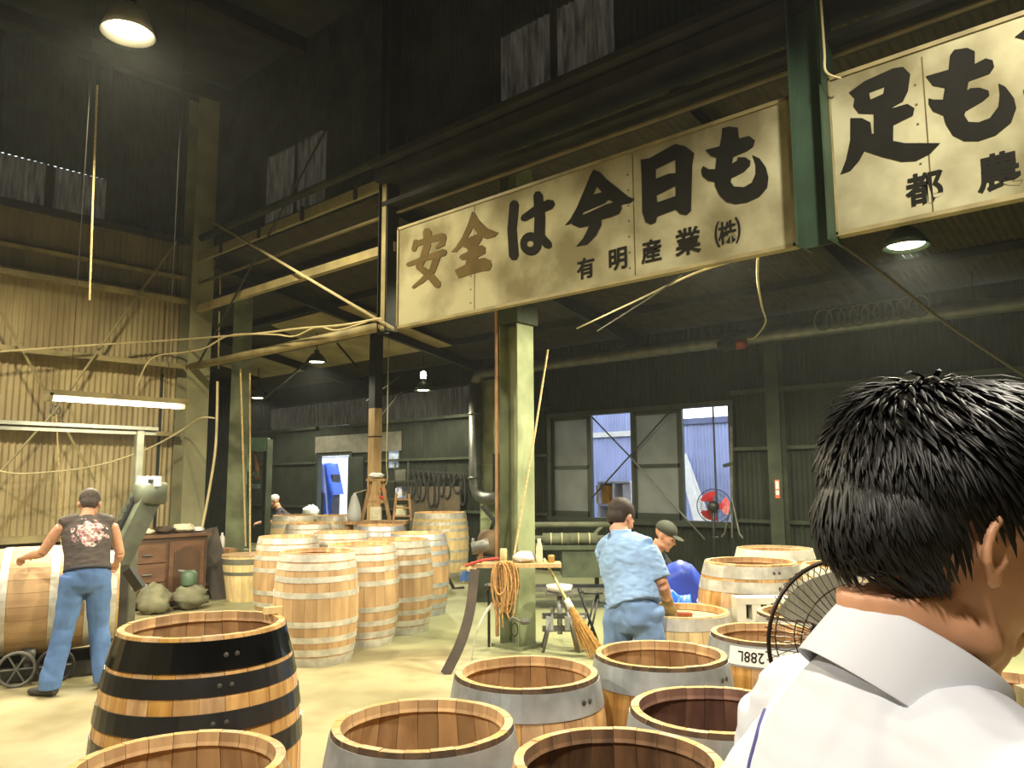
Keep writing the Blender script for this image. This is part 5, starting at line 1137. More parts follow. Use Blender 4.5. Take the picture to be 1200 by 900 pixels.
# bamboo brooms leaning
def broom(foot, top, label, nm='bamboo_broom'):
    t = thing(nm, foot, label, 'broom'); d = (top - foot); L_ = d.length; d.normalize(); m0 = foot + d * 0.55
    MB().tube([foot + d * 0.4, top], 0.014, 8).build('handle', mat('bamboo_cane', (196, 186, 130), 0.5), t, True)
    MB().tube([m0 - d * 0.04, m0 + d * 0.05], [0.035, 0.028], 10).build('binding', WHITEP, t, True)
    rr = random.Random(4); mb = MB(); sx = d.cross(Z0).normalized(); sy = d.cross(sx)
    for k in range(110):
        a = rr.uniform(0, 2 * PI); r_ = math.sqrt(rr.uniform(0, 1)); u = sx * math.cos(a) * r_ + sy * math.sin(a) * r_
        e_ = foot + u * 0.085 + d * rr.uniform(0, 0.08); e_.z = max(0.003, e_.z)
        mb.tube([m0 + u * 0.02, m0 - d * 0.25 + u * 0.055, e_], [0.004, 0.004, 0.002], 3)
    o = mb.build('bristles', mat('straw_twigs', (176, 132, 66), 0.9, var=0.3, scale=30), t); o['kind'] = 'stuff'
broom(onz(702, 772, 0), sh(638) + F0 * 0.16 + V(0, 0, 0.02), 'bamboo twig broom leaning on the column shelf')
broom(onz(682, 772, 0) + F0 * 0.3 + R0 * 0.05, atd(660, 690, 7.9), 'shorter twig broom standing behind the leaning broom')
# ------------------------------------------------------------------ right rear: bench, rolls, folding frame, fans, worker's cask
BEN = mat('dark_green_bench', (62, 70, 54), 0.6, var=0.25)
bc = atd(676, 660, 10.3); bc.z = 0
t = thing('steel_bench', bc, 'dark green steel workbench with a lower shelf under the windows', 'bench')
zt5 = atd(676, 640, 10.3).z
MB().box(bc + V(0, 0, zt5), (1.5, 0.5, 0.05), ang).build('top', BEN, t)
for i in (-1, 1):
    for j in (-1, 1): MB().box(bc + R0 * 0.7 * i + F0 * 0.2 * j + V(0, 0, zt5 / 2), (0.05, 0.05, zt5), ang).build('leg', BEN, t)
MB().box(bc + V(0, 0, 0.25), (1.45, 0.45, 0.04), ang).build('shelf', GREYM, t)
MB().box(bc + R0 * 0.2 + V(0, 0, zt5 - 0.2), (0.8, 0.44, 0.34), ang).build('drawer_block', BEN, t)
MAT_ = mat('rolled_grey_mat', (92, 96, 76), 0.85, var=0.2)
for (pa, pb2, lb, i) in (((668, 629), (700, 637), 'grey rolled mat tied with string on the steel bench', 0), ((636, 632), (668, 641), 'grey-green rolled mat at the free end of the steel bench', 1)):
    a, bq = atd(*pa, 10.2), atd(*pb2, 10.2); a.z = bq.z = zt5 + 0.025 + 0.075
    t = thing('rolled_mat', (a + bq) / 2 - V(0, 0, 0.075), lb, 'mat'); MB().tube([a, bq], 0.075, 14).build('roll', MAT_, t, True)
    for k in (0.3, 0.7): c = a.lerp(bq, k); d = (bq - a).normalized(); MB().tube([c - d * 0.006, c + d * 0.006], 0.079, 14).build('string', CORD, t)
t = thing('tubular_rack', bc + R0 * -0.15 + F0 * 0.45, 'grey tubular rail frame behind the rolled mats', 'rack')
p = bc + F0 * 0.45 - R0 * 0.1; zr = atd(676, 615, 10.75).z
for k in (-0.5, 0.4): MB().tube([p + R0 * k, p + R0 * k + V(0, 0, zr - 0.1), p + R0 * (k + 0.1) + V(0, 0, zr)], 0.03, 8).build('post', MAT_, t, True)
for dz in (0, -0.18): MB().tube([p - R0 * 0.5 + V(0, 0, zr + dz), p + R0 * 0.6 + V(0, 0, zr + dz)], 0.04, 8).build('rail', MAT_, t, True)
# folding chair frame in black tube
fc = onz(706, 765, 0) + F0 * 0.1; t = thing('folding_frame', fc, 'thin black tubular folding frame beside the blue-shirted worker', 'frame')
tp = atd(680, 680, 5.9); tp = fc - R0 * 0.18 + V(0, 0, 0.52) + F0 * 0.1
for k in (0, 0.28): MB().tube([fc + F0 * k, tp + F0 * k], 0.010, 8).build('leg', BLK, t, True)
for k in (0, 0.28): MB().tube([fc - R0 * 0.14 + F0 * k, tp + R0 * 0.17 + F0 * k - V(0, 0, 0.05)], 0.010, 8).build('leg', BLK, t, True)
MB().tube([tp, tp + R0 * 0.02 + V(0, 0, 0.02), tp + F0 * 0.26 + V(0, 0, 0.02), tp + F0 * 0.28], 0.010, 8).build('top_rail', BLK, t, True)
MB().tube([tp + R0 * 0.02 + V(0, 0, 0.0), tp + R0 * 0.22 + V(0, 0, 0.0)], 0.010, 8).build('top_rail', BLK, t, True)
# standing fan with red blades by the window
def fan(c, ctr, R, face, label, blade_mat, cage_mat, stand_h, rings=6, wires=44, name='standing_fan', base=True):
    """c: foot on the floor, ctr: hub centre, face: unit vector the fan blows along"""
    t = thing(name, c, label, 'fan'); u = face.cross(Z0).normalized(); v_ = u.cross(face).normalized()
    def P(r, a, d): return ctr + u * r * math.cos(a) + v_ * r * math.sin(a) + face * d
    MB().tube([P(R, a * PI / 24, 0) for a in range(48)], R * 0.028, 6, True).build('rim', cage_mat, t, True)
    for sgn, nm in ((1, 'front_cage'), (-1, 'rear_cage')):
        g = MB()
        for k in range(wires):
            a = 2 * PI * k / wires
            g.tube([P(R, a, 0.0), P(R * 0.96, a + 0.03, sgn * R * 0.2), P(R * 0.5, a + 0.12, sgn * R * 0.42), P(R * 0.2, a + 0.2, sgn * R * 0.45)], R * 0.0065, 3, cap=False)
        for q in (0.45, 0.75): g.tube([P(R * q, a * PI / 16, sgn * R * 0.4 if q < 0.6 else sgn * R * 0.32) for a in range(32)], R * 0.008, 4, True)
        g.build(nm, cage_mat, t)
    MB().lathe([(0.02, R * 0.5), (R * 0.2, R * 0.47), (R * 0.2, R * 0.44), (0.01, R * 0.44)], 16, Matrix.Translation(ctr) @ face.to_track_quat('Z', 'Y').to_matrix().to_4x4()).build('hub_badge', cage_mat, t, True)
    for k in range(3):
        mb = MB(); vs = []
        for i in range(6):
            r = R * (0.12 + 0.76 * i / 5); sp_ = 0.28 + 0.5 * (i / 5)
            for j in range(5): a = 2 * PI * k / 3 + (j / 4 - 0.5) * 2 * sp_ * (1.0 if i < 5 else 0.8); vs.append(P(r, a, (j / 4 - 0.5) * R * 0.28 + 0.0))
        o_ = MB().add(vs, [(i * 5 + j, i * 5 + j + 1, (i + 1) * 5 + j + 1, (i + 1) * 5 + j) for i in range(5) for j in range(4)])
        o_.build('blade', blade_mat, t, True)
    mq = face.to_track_quat('Z', 'Y').to_matrix().to_4x4()
    MB().lathe([(0.02, -R * 1.0), (R * 0.3, -R * 0.9), (R * 0.33, -R * 0.5), (R * 0.2, -R * 0.42), (0.03, R * 0.1)], 18, Matrix.Translation(ctr) @ mq, True).build('motor_housing', BLK, t, True)
    nk = ctr - face * R * 0.7 - Z0 * R * 0.3
    MB().tube([nk, V(nk.x, nk.y, nk.z - 0.12), V(c.x, c.y, nk.z - 0.2), V(c.x, c.y, 0.03)], [0.03, 0.022, 0.018, 0.016], 10).build('pole', BLK, t, True)
    MB().lathe([(0.0, 0.0), (0.15, 0.0), (0.15, 0.02), (0.05, 0.05), (0.03, 0.08)], 20, Matrix.Translation(V(c.x, c.y, 0))).build('base', BLK, t, True)
    MB().tube([V(c.x, c.y, nk.z - 0.35) - u * 0.02, V(c.x, c.y, nk.z - 0.35) + u * 0.06], 0.015, 8).build('clamp_knob', BLK, t)
    return t
fr = onx(837, 593, 10.3); fd = (V(XW, fr.y, 0) - V(fr.x, fr.y, 0)).normalized()
fd = (F0 * -1 + R0 * -0.35).normalized() * -1
fan(V(fr.x, fr.y, 0) - fd * 0.2, fr, 0.24, fd, 'black standing fan with red blades before the open window', mat('red_fan_blade', (176, 34, 48), 0.4, var=0.1), BLK, 1.0)
# floor fan behind the white-shirted man
fc_ = atd(989, 752, 2.15); fdir = (F0 * 1.0 + R0 * -0.15).normalized()
fan(V(fc_.x, fc_.y, 0) - fdir * 0.15 + R0 * 0.0, fc_, 0.212, fdir, 'dark wire-caged standing fan beside the white-shirted man', mat_translucent('smoky_fan_blade', (150, 148, 138), 0.6, rough=0.3, var=0.05), mat('dark_bronze_wire', (40, 30, 22), 0.4, 0.4), 1.1, wires=60)
# hooked tool rail on the wall
q = onx(857, 500, XW - 0.12); qb = onx(858, 630, XW - 0.12); t = thing('wall_pulley_tool', qb, 'slender forked iron tool hanging beside the open window', 'tool')
MB().tube([q, qb.lerp(q, 0.35)], 0.022, 6).build('shaft', GREYM, t)
MB().bar(onx(848, 546, XW - 0.12), onx(860, 543, XW - 0.12), 0.04, 0.05).build('cross_lug', SOOT2, t)
m0 = qb.lerp(q, 0.35)
for k in (-1, 0, 1): MB().tube([m0, qb + V(0, 0.12 * k, 0.06), qb + V(0, 0.17 * k, 0.0)], 0.014, 6).build('prong', GREYM, t)
# cask the blue-shirted worker leans over, closed pale head, and slotted white stand
HW = 0.80; pw = place(800, 716, HW) + F0 * 0.05
cask(pw, HW, 0.295, 0.35, [(HW - 0.08, HW - 0.01), (0.5, 0.55), (0.25, 0.3), (0.01, 0.08)], 'closed pale cask that the blue-shirted worker leans over', 'pale-hooped casks under the shop lamp', n=24, hmat=GALV2, wood=WOODPALE, top=WOODPALE)
wp = pw + R0 * 0.50 - F0 * 0.03; t = thing('slotted_stand', V(wp.x, wp.y, 0), 'white slotted steel stand beside the closed pale cask', 'stand')
WST = mat('white_painted_steel', (232, 228, 206), 0.5, var=0.06); zt6 = atd(870, 700, wp.dot(F0)).z; zb6 = zt6 - 0.14
f = MB()
for k in range(4): f.obox(wp + R0 * (-0.14 + 0.093 * k) + V(0, 0, (zt6 + zb6) / 2), R0 * 0.028, F0 * 0.06, Z0 * (zt6 - zb6) / 2)
f.obox(wp + V(0, 0, zt6 - 0.015), R0 * 0.17, F0 * 0.062, Z0 * 0.02); f.obox(wp + V(0, 0, zb6 - 0.05), R0 * 0.17, F0 * 0.062, Z0 * 0.06); f.build('slotted_plate', WST, t)
MB().obox(wp + F0 * 0.05 + V(0, 0, (zt6 + zb6) / 2), R0 * 0.16, F0 * 0.004, Z0 * 0.07).build('dark_back', SOOT2, t)
for k in (-1, 1): MB().obox(wp + R0 * 0.14 * k + V(0, 0, (zb6 - 0.1) / 2), R0 * 0.02, F0 * 0.05, Z0 * (zb6 - 0.1) / 2).build('leg', WST, t)
# blue sheet and blue bag beyond
SHEET = mat_translucent('blue_plastic_sheet', (58, 84, 190), 0.25, rough=0.4, var=0.2)
c = PC - R0 * 0.34 + F0 * 0.60; mb = MB(); vs = []
for i in range(13):
    for j in range(9):
        a = PI * i / 12; r = j / 8
        vs.append(c + R0 * (0.34 * math.cos(a) * r) + Z0 * (1.0 * math.sin(a) * r) + F0 * (0.04 * noise.noise(V(i * 0.5, j * 0.5, 1)) + 0.1 * r * r))
fs = [(i * 9 + j, i * 9 + j + 1, (i + 1) * 9 + j + 1, (i + 1) * 9 + j) for i in range(12) for j in range(8)]
so = MB().add(vs, fs).build('blue_sheet', SHEET, None, True); md = so.modifiers.new('thick', 'SOLIDIFY'); md.thickness = 0.006
tag(so, 'upright rounded blue plastic sheet beside the tall riveted cask', 'sheet')
p = atd(784, 720, 5.85); p.z = 0
tag(crumple('blue_bag', p, (0.22, 0.18, 0.40), mat('bright_blue_plastic', (36, 108, 226), 0.35, var=0.2, scale=4), 31, 0.4, 22, 18), 'crumpled bright blue bag before the man in the dark cap', 'bag')
# crate with odds and ends beyond the white-shirted man's collar
cp = atd(1192, 900, 1.68); cp = V(cp.x, cp.y, 0)
t = thing('wooden_crate', cp, 'small wooden stand beyond the collar of the white-shirted man', 'stand')
zt7 = atd(1190, 872, 1.68).z
MB().box(cp + V(0, 0, zt7 - 0.015), (0.26, 0.26, 0.03), ang).build('top', WOODPALE, t)
for i in (-1, 1):
    for j in (-1, 1): MB().box(cp + R0 * 0.10 * i + F0 * 0.1 * j + V(0, 0, (zt7 - 0.03) / 2), (0.04, 0.04, zt7 - 0.03), ang).build('leg', mat('reddish_wood', (150, 96, 70), 0.6), t)
MB().box(cp + V(0, 0, zt7 - 0.12), (0.22, 0.22, 0.12), ang).build('apron', WOODWEAR, t)
g = cp - R0 * 0.075; tag(MB().tube([V(g.x, g.y, zt7 + 0.027) - R0 * 0.04, V(g.x, g.y, zt7 + 0.027) + R0 * 0.03], 0.027, 14).build('green_bottle_end', mat('green_bottle', (84, 112, 80), 0.3, coat=0.4), None, True), 'stubby green bottle lying on the small wooden stand', 'bottle')
g = cp + R0 * 0.02; t = thing('carved_block', V(g.x, g.y, zt7), 'worn carved wooden block standing on the small wooden stand', 'block')
MB().prism([(-0.03, 0), (0.08, 0), (0.08, 0.13), (-0.045, 0.13)], V(g.x, g.y, zt7) - F0 * 0.05, R0, Z0, -0.1 if False else 0.1).build('block', mat('grey_brown_block', (150, 138, 104), 0.7, var=0.3, scale=14), t)
MB().obox(V(g.x, g.y, zt7 + 0.07) + R0 * 0.05 - F0 * 0.155 if False else V(g.x, g.y, zt7 + 0.07) + R0 * 0.05 - F0 * 0.152, R0 * 0.006, F0 * 0.003, Z0 * 0.04).build('dark_slot', SOOT, t)
# ------------------------------------------------------------------ people: lofted sections fused into one continuous surface per body or garment
def fuse(mb, name, mt, parent, voxel=0.009, smooth=6, M=None):
    """union of overlapping closed shapes -> one smooth skin; vertices are given in the figure's own frame"""
    me = mb.mesh(name + '_raw', mt); tmp = bpy.data.objects.new('tmp', me); COL.objects.link(tmp)
    r = tmp.modifiers.new('r', 'REMESH'); r.mode = 'VOXEL'; r.voxel_size = voxel; r.use_smooth_shade = True
    s = tmp.modifiers.new('s', 'SMOOTH'); s.factor = 0.5; s.iterations = smooth
    bpy.context.view_layer.update(); dg = bpy.context.evaluated_depsgraph_get()
    out = bpy.data.meshes.new_from_object(tmp.evaluated_get(dg)); out.name = name
    bpy.data.objects.remove(tmp); bpy.data.meshes.remove(me)
    out.materials.clear(); out.materials.append(mt); out.polygons.foreach_set('use_smooth', [True] * len(out.polygons))
    o = bpy.data.objects.new(name, out); COL.objects.link(o); o.parent = parent; return o
def wrinkle(o, amp, sc, seed=0, stretch=(1, 1, 1)):
    me = o.data; me.update(); cs = [v_.co.copy() for v_ in me.vertices]; ns_ = [v_.normal.copy() for v_ in me.vertices]; out = []
    for c, nn in zip(cs, ns_):
        q = V(c.x * stretch[0], c.y * stretch[1], c.z * stretch[2]) * sc + V(seed, seed * 2, 0)
        n_ = noise.noise(q) + 0.5 * noise.noise(q * 2.3)
        out += list(c + nn * amp * (abs(n_) * 2 - 0.6))
    me.vertices.foreach_set('co', out); me.update()
def limb(mb, pts, rs, side=V(1, 0, 0), n=14): mb.loft([(p, r if not isinstance(r, tuple) else r[0], r if not isinstance(r, tuple) else r[1]) for p, r in zip(pts, rs)], side, n)
def add_hand(mb, wrist, dirv, palm_n, s=1.0, curl=0.6, thumb=1):
    """palm, four unequal bent fingers and a thumb; dirv = along the hand, palm_n = out of the palm"""
    d = dirv.normalized(); nn = (palm_n - d * palm_n.dot(d)).normalized(); sd = d.cross(nn)
    mb.loft([(wrist, 0.026 * s, 0.02 * s), (wrist + d * 0.03 * s, 0.034 * s, 0.018 * s), (wrist + d * 0.065 * s, 0.041 * s, 0.016 * s), (wrist + d * 0.09 * s, 0.040 * s, 0.014 * s)], sd, 12)
    for k, L_ in enumerate((0.066, 0.076, 0.072, 0.056)):
        b0 = wrist + d * 0.082 * s + sd * (0.030 - 0.020 * k) * s; pts = [b0]; a = 0.15; q = b0
        for j, f in enumerate((0.45, 0.32, 0.26)):
            a += curl * (0.7 + 0.25 * j); dd = d * math.cos(a) + nn * math.sin(a); q = q + dd * L_ * f * s; pts.append(q)
        mb.tube(pts, [0.0098 * s, 0.0092 * s, 0.0084 * s, 0.0068 * s], 8)
    tb = wrist + d * 0.025 * s + sd * 0.03 * s * thumb; td = (d * 0.75 + sd * 0.75 * thumb + nn * 0.35).normalized()
    mb.tube([tb, tb + td * 0.035 * s, tb + td * 0.055 * s + d * 0.012 * s, tb + td * 0.066 * s + d * 0.03 * s + nn * 0.006], [0.014 * s, 0.0115 * s, 0.0105 * s, 0.008 * s], 8)
def add_head(mb, c, M, s=1.0):
    """head centred on the ear axis; M's columns are right, forward, up"""
    def P(x, y, z): return c + M @ (V(x, y, z) * s)
    def E(x, y, z, rx, ry, rz): mb.ell(P(x, y, z), (rx * s, ry * s, rz * s), 20, 14, M)
    E(0, -0.012, 0.045, 0.076, 0.095, 0.085)            # cranium
    E(0, 0.028, 0.0, 0.066, 0.068, 0.085)               # face mass
    E(0, 0.042, -0.062, 0.046, 0.046, 0.045)            # jaw
    E(0, 0.075, -0.095, 0.024, 0.020, 0.018)            # chin
    for k in (-1, 1):
        E(k * 0.036, 0.066, -0.012, 0.026, 0.022, 0.022)    # cheek bones
        E(k * 0.045, 0.02, -0.07, 0.016, 0.035, 0.02)       # jaw angles
        E(k * 0.030, 0.085, 0.032, 0.024, 0.012, 0.008)     # brow
    mb.loft([(P(0, 0.088, 0.028), 0.009 * s, 0.009 * s), (P(0, 0.104, 0.0), 0.012 * s, 0.012 * s), (P(0, 0.112, -0.016), 0.016 * s, 0.012 * s), (P(0, 0.094, -0.024), 0.014 * s, 0.008 * s)], M @ V(1, 0, 0), 10)
    E(0, 0.092, -0.045, 0.022, 0.010, 0.007); E(0, 0.090, -0.058, 0.019, 0.010, 0.007)   # lips
    for k in (-1, 1):                                   # ears: helix ring and lobe
        ring = [P(k * (0.076 + 0.013 * (0.5 - 0.5 * math.cos(a * PI / 6))), -0.010 + 0.014 * math.cos(a * PI / 6 + 0.3), 0.004 + 0.025 * math.sin(a * PI / 6 + 0.3)) for a in range(12)]
        mb.tube(ring, 0.0048 * s, 7, True); E(k * 0.074, -0.010, 0.003, 0.006, 0.013, 0.022); E(k * 0.079, -0.002, -0.023, 0.006, 0.008, 0.011)
def frame(fwd, up=Z0):
    f = fwd.normalized(); r = f.cross(up).normalized(); u = r.cross(f).normalized(); return Matrix((r, f, u)).transposed()
DENIM = mat('blue_work_trousers', (84, 116, 164), 0.85, var=0.18, scale=5, bump=0.1)
GREYSHIRT = mat('charcoal_sleeveless_shirt', (78, 70, 66), 0.9, var=0.1, scale=8)
BLUESHIRT = mat('light_blue_work_shirt', (142, 174, 212), 0.85, var=0.1, scale=6, bump=0.1)
HAIR = mat('dark_cropped_hair', (48, 38, 32), 0.7, var=0.3, scale=60)
SHOE = mat('worn_dark_shoe', (54, 50, 44), 0.7, var=0.2)
GLOVE = mat('grimy_work_glove', (150, 138, 108), 0.9, var=0.2, scale=12)
EYE_ = mat('dark_eye', (20, 16, 14), 0.2)

def worker(name_loc, rz, label, J, skin=SKIN, shirt=None, trousers=None, sleeve=0.0, hairm=HAIR, s_torso=1.0, voxel=0.009, cap=None, gloves=(), long_sleeve=False, wr=0.006, shirt_len=0.0, grasp=0.8, belt=True, fine=None, nohair=False, neckx=0.93):
    """J: joints in the figure's frame (faces +y, x to its right): pelvis, chest, neck, head (centre), hf (head forward), and per side (r, l) sh, el, wr, hd(hand dir), hip, kn, an, toe"""
    t = thing('person', name_loc, label, 'person', rz=rz)
    Mh = frame(J['hf'], J.get('hu', Z0)); pel, ch, nk, hc = J['pelvis'], J['chest'], J['neck'], J['head']
    tx = V(1, 0, 0); tx = (J['sh_r'] - J['sh_l']).normalized()
    # body: one continuous skin from head to ankles
    b = MB(); add_head(b, hc, Mh)
    b.loft([(nk - (nk - ch) * 0.25, 0.058, 0.055), (nk, 0.056, 0.056), (hc + Mh @ V(0, -0.02, -0.05), 0.054, 0.056)], tx)
    b.loft([(pel + V(0, 0, -0.04), 0.12, 0.08), (pel.lerp(ch, 0.4), 0.12, 0.08), (ch, 0.135, 0.09), (nk, 0.06, 0.055)], tx)
    for q in ('r', 'l'):
        sh_, el, wrr = J['sh_' + q], J['el_' + q], J['wr_' + q]
        limb(b, [nk.lerp(ch, 0.3).lerp(sh_, 0.3), sh_ + V(0, 0, -0.012)], [0.042, 0.042], V(0, 1, 0.1)); limb(b, [sh_ + V(0, 0, -0.012), sh_.lerp(el, 0.35), el], [0.043, 0.046, 0.038], V(0.2, 1, 0)); limb(b, [el, el.lerp(wrr, 0.3), wrr], [0.039, 0.040, 0.026], V(0.2, 1, 0))
        if q not in gloves: add_hand(b, wrr, J['hd_' + q], J['pn_' + q], 1.0, grasp, J.get('th_' + q, 1 if q == 'r' else -1))
        hp, kn, an = J['hip_' + q], J['kn_' + q], J['an_' + q]
        limb(b, [hp, hp.lerp(kn, 0.5), kn], [0.075, 0.065, 0.048]); limb(b, [kn, kn.lerp(an, 0.3), an], [0.048, 0.050, 0.034])
        limb(b, [an, an + (J['toe_' + q] - an) * 0.4 + V(0, 0, -0.02)], [0.034, 0.03])
    body = fuse(b, 'body', skin, t, voxel)
    for k in (-1, 1):
        e_ = MB().ell(hc + Mh @ V(k * 0.030, 0.081, 0.012), (0.013, 0.010, 0.007), 10, 6, Mh); me = e_.mesh('eye', EYE_, smooth=True); inst('eye', me, body, (0, 0, 0))
    # shirt
    if shirt:
        g = MB(); k_ = s_torso
        g.loft([(pel + (pel - ch) * (0.06 + shirt_len), 0.172 * k_, 0.125 * k_), (pel.lerp(ch, 0.12), 0.165 * k_, 0.12 * k_), (pel.lerp(ch, 0.45), 0.162 * k_, 0.118 * k_), (pel.lerp(ch, 0.8), 0.178 * k_, 0.125 * k_), (ch.lerp(nk, 0.15), 0.18 * k_, 0.12 * k_), (ch.lerp(nk, 0.55), 0.145 * k_, 0.095 * k_), (ch.lerp(nk, neckx), 0.078, 0.072)], tx, 20)
        for q in ('r', 'l'):
            sh_, el, wrr = J['sh_' + q], J['el_' + q], J['wr_' + q]
            limb(g, [nk.lerp(ch, 0.2).lerp(sh_, 0.35), sh_], [0.075, 0.066], V(0, 1, 0.1))
            if sleeve > 0: limb(g, [sh_, sh_.lerp(el, 0.5 * sleeve), sh_.lerp(el, sleeve)], [0.068, 0.066, 0.064], V(0.2, 1, 0))
            else: limb(g, [sh_.lerp(nk, 0.3), sh_.lerp(nk, -0.04)], [0.062, 0.056], V(0.2, 1, 0))
            if long_sleeve: limb(g, [el, el.lerp(wrr, 0.85)], [0.058, 0.042], V(0.2, 1, 0))
        so = fuse(g, 'shirt', shirt, t, voxel, 5); wrinkle(so, wr * 0.6, 8, rz, (1, 1, 0.8)); wrinkle(so, wr * 0.6, 13, rz + 5, (0.6, 1, 2.0))
    if trousers:
        g = MB(); g.loft([(pel + (ch - pel) * 0.10, 0.152, 0.112), (pel, 0.165, 0.122), ((J['hip_r'] + J['hip_l']) / 2 + V(0, 0, -0.05), 0.17, 0.125), ((J['hip_r'] + J['hip_l']) / 2 + V(0, 0, -0.11), 0.11, 0.09)], tx, 20)
        for q in ('r', 'l'):
            hp, kn, an = J['hip_' + q], J['kn_' + q], J['an_' + q]
            limb(g, [hp + V(0, 0, 0.03), hp.lerp(kn, 0.4), kn, kn.lerp(an, 0.45), an + V(0, 0, 0.02), an + V(0, 0, -0.035)], [0.098, 0.094, 0.078, 0.08, 0.082, 0.078])
        tr = fuse(g, 'trousers', trousers, t, voxel, 5); wrinkle(tr, wr, 8, rz + 3, (1, 1, 0.8))
        if not belt: pass
        bl = MB(); c = pel + (ch - pel) * 0.08; ty = Z0.cross(tx).normalized(); a_ = (ch - pel).normalized(); yy = a_.cross(tx)
        bl.tube([c + tx * 0.163 * math.cos(a * PI / 14) + yy * 0.122 * math.sin(a * PI / 14) for a in range(28)], 0.014, 6, True)
        if belt: inst('belt', bl.mesh('belt', mat('dark_belt', (40, 40, 52), 0.6), smooth=True), t, (0, 0, 0))
    for q in ('r', 'l'):
        an, to = J['an_' + q], J['toe_' + q]; d = (to - an); d.z = 0; d.normalize()
        g = MB(); g.loft([(an - d * 0.06 + V(0, 0, -0.03), 0.034, 0.045), (an + V(0, 0, -0.035), 0.042, 0.048), (an + d * 0.09 + V(0, 0, -0.05), 0.046, 0.034), (an + d * 0.17 + V(0, 0, -0.055), 0.042, 0.026), (an + d * 0.20 + V(0, 0, -0.055), 0.02, 0.016)], d.cross(Z0), 14)
        so = fuse(g, 'shoe', SHOE, t, 0.008, 3)
        z_ = min(v_.co.z for v_ in so.data.vertices)
        for v_ in so.data.vertices: v_.co.z -= z_
    for q in gloves:
        g = MB(); wrr = J['wr_' + q]; limb(g, [wrr - J['hd_' + q].normalized() * 0.07, wrr + J['hd_' + q].normalized() * 0.02], [0.038, 0.034], V(0.2, 1, 0)); add_hand(g, wrr, J['hd_' + q], J['pn_' + q], 1.14, grasp, J.get('th_' + q, 1 if q == 'r' else -1)); fuse(g, 'glove', GLOVE, t, 0.007, 3)
    # hair or cap
    h = MB()
    if nohair: return t
    if cap is None:
        h.ell(hc + Mh @ V(0, -0.018, 0.052), (0.083, 0.099, 0.088), 22, 14, Mh); h.ell(hc + Mh @ V(0, -0.05, 0.0), (0.070, 0.056, 0.062), 18, 12, Mh)
        ho = fuse(h, 'hair', hairm, t, 0.007, 3)
        inv = Mh.transposed()
        # keep the face and ears clear
        bm = bmesh.new(); bm.from_mesh(ho.data); dl = []
        for v_ in bm.verts:
            q = inv @ (v_.co - hc)
            if (q.y > 0.055 and q.z < 0.075) or (abs(q.x) > 0.058 and q.z < 0.022 and q.y > -0.03) or q.z < -0.055: dl.append(v_)
        bmesh.ops.delete(bm, geom=dl, context='VERTS'); bm.to_mesh(ho.data); bm.free()
    else:
        h.ell(hc + Mh @ V(0, -0.012, 0.062), (0.087, 0.105, 0.084), 22, 14, Mh)
        if cap == 'brim': h.ell(hc + Mh @ V(0, 0.115, 0.05), (0.07, 0.06, 0.010), 18, 8, Mh)
        ho = fuse(h, 'cap' if cap == 'brim' else 'head_cloth', hairm, t, 0.007, 3)
        bm = bmesh.new(); bm.from_mesh(ho.data); inv = Mh.transposed()
        dl = [v_ for v_ in bm.verts if (inv @ (v_.co - hc)).z < (0.036 if cap == 'brim' else 0.028)]
        bmesh.ops.delete(bm, geom=dl, context='VERTS'); bm.to_mesh(ho.data); bm.free()
    return t
def facing(d): return math.atan2(-d.x, d.y)     # rotation that turns +y onto d
def to_local(p, loc, rz): return Matrix.Rotation(-rz, 3, 'Z') @ (Vector(p) - Vector(loc))

# --- man at the lying cask (seen from behind, sleeveless shirt with a print)
loc = onz(93, 809, 0); loc.z = 0; fdv = (ray(90, 600) * V(1, 1, 0)).normalized(); fdv = (fdv - R0 * 0.12).normalized(); rz = facing(fdv)
J = dict(pelvis=V(0.01, 0.0, 0.90), chest=V(0.0, 0.10, 1.20), neck=V(0.0, 0.17, 1.345), head=V(0.02, 0.235, 1.432), hf=V(0.12, 1, -0.6),
         sh_r=V(0.185, 0.13, 1.28), el_r=V(0.26, 0.17, 1.03), wr_r=V(0.27, 0.40, 0.93), hd_r=V(0.0, 1, -0.35), pn_r=V(-0.2, -0.3, -1),
         sh_l=V(-0.185, 0.13, 1.28), el_l=V(-0.30, 0.22, 1.06), wr_l=V(-0.40, 0.42, 1.02), hd_l=V(-0.3, 0.9, -0.2), pn_l=V(0.1, -0.2, -1),
         hip_r=V(0.085, 0.0, 0.86), kn_r=V(0.115, 0.05, 0.47), an_r=V(0.165, -0.03, 0.085), toe_r=V(0.2, 0.18, 0.02),
         hip_l=V(-0.085, 0.0, 0.86), kn_l=V(-0.13, 0.04, 0.47), an_l=V(-0.21, -0.06, 0.085), toe_l=V(-0.33, 0.09, 0.02))
P1 = worker(loc, rz, 'man in a printed charcoal sleeveless shirt and blue trousers working at the lying cask', J, shirt=GREYSHIRT, trousers=DENIM, hairm=mat('greying_cropped_hair', (74, 64, 56), 0.8, var=0.3, scale=60), s_torso=1.04, shirt_len=-0.13)
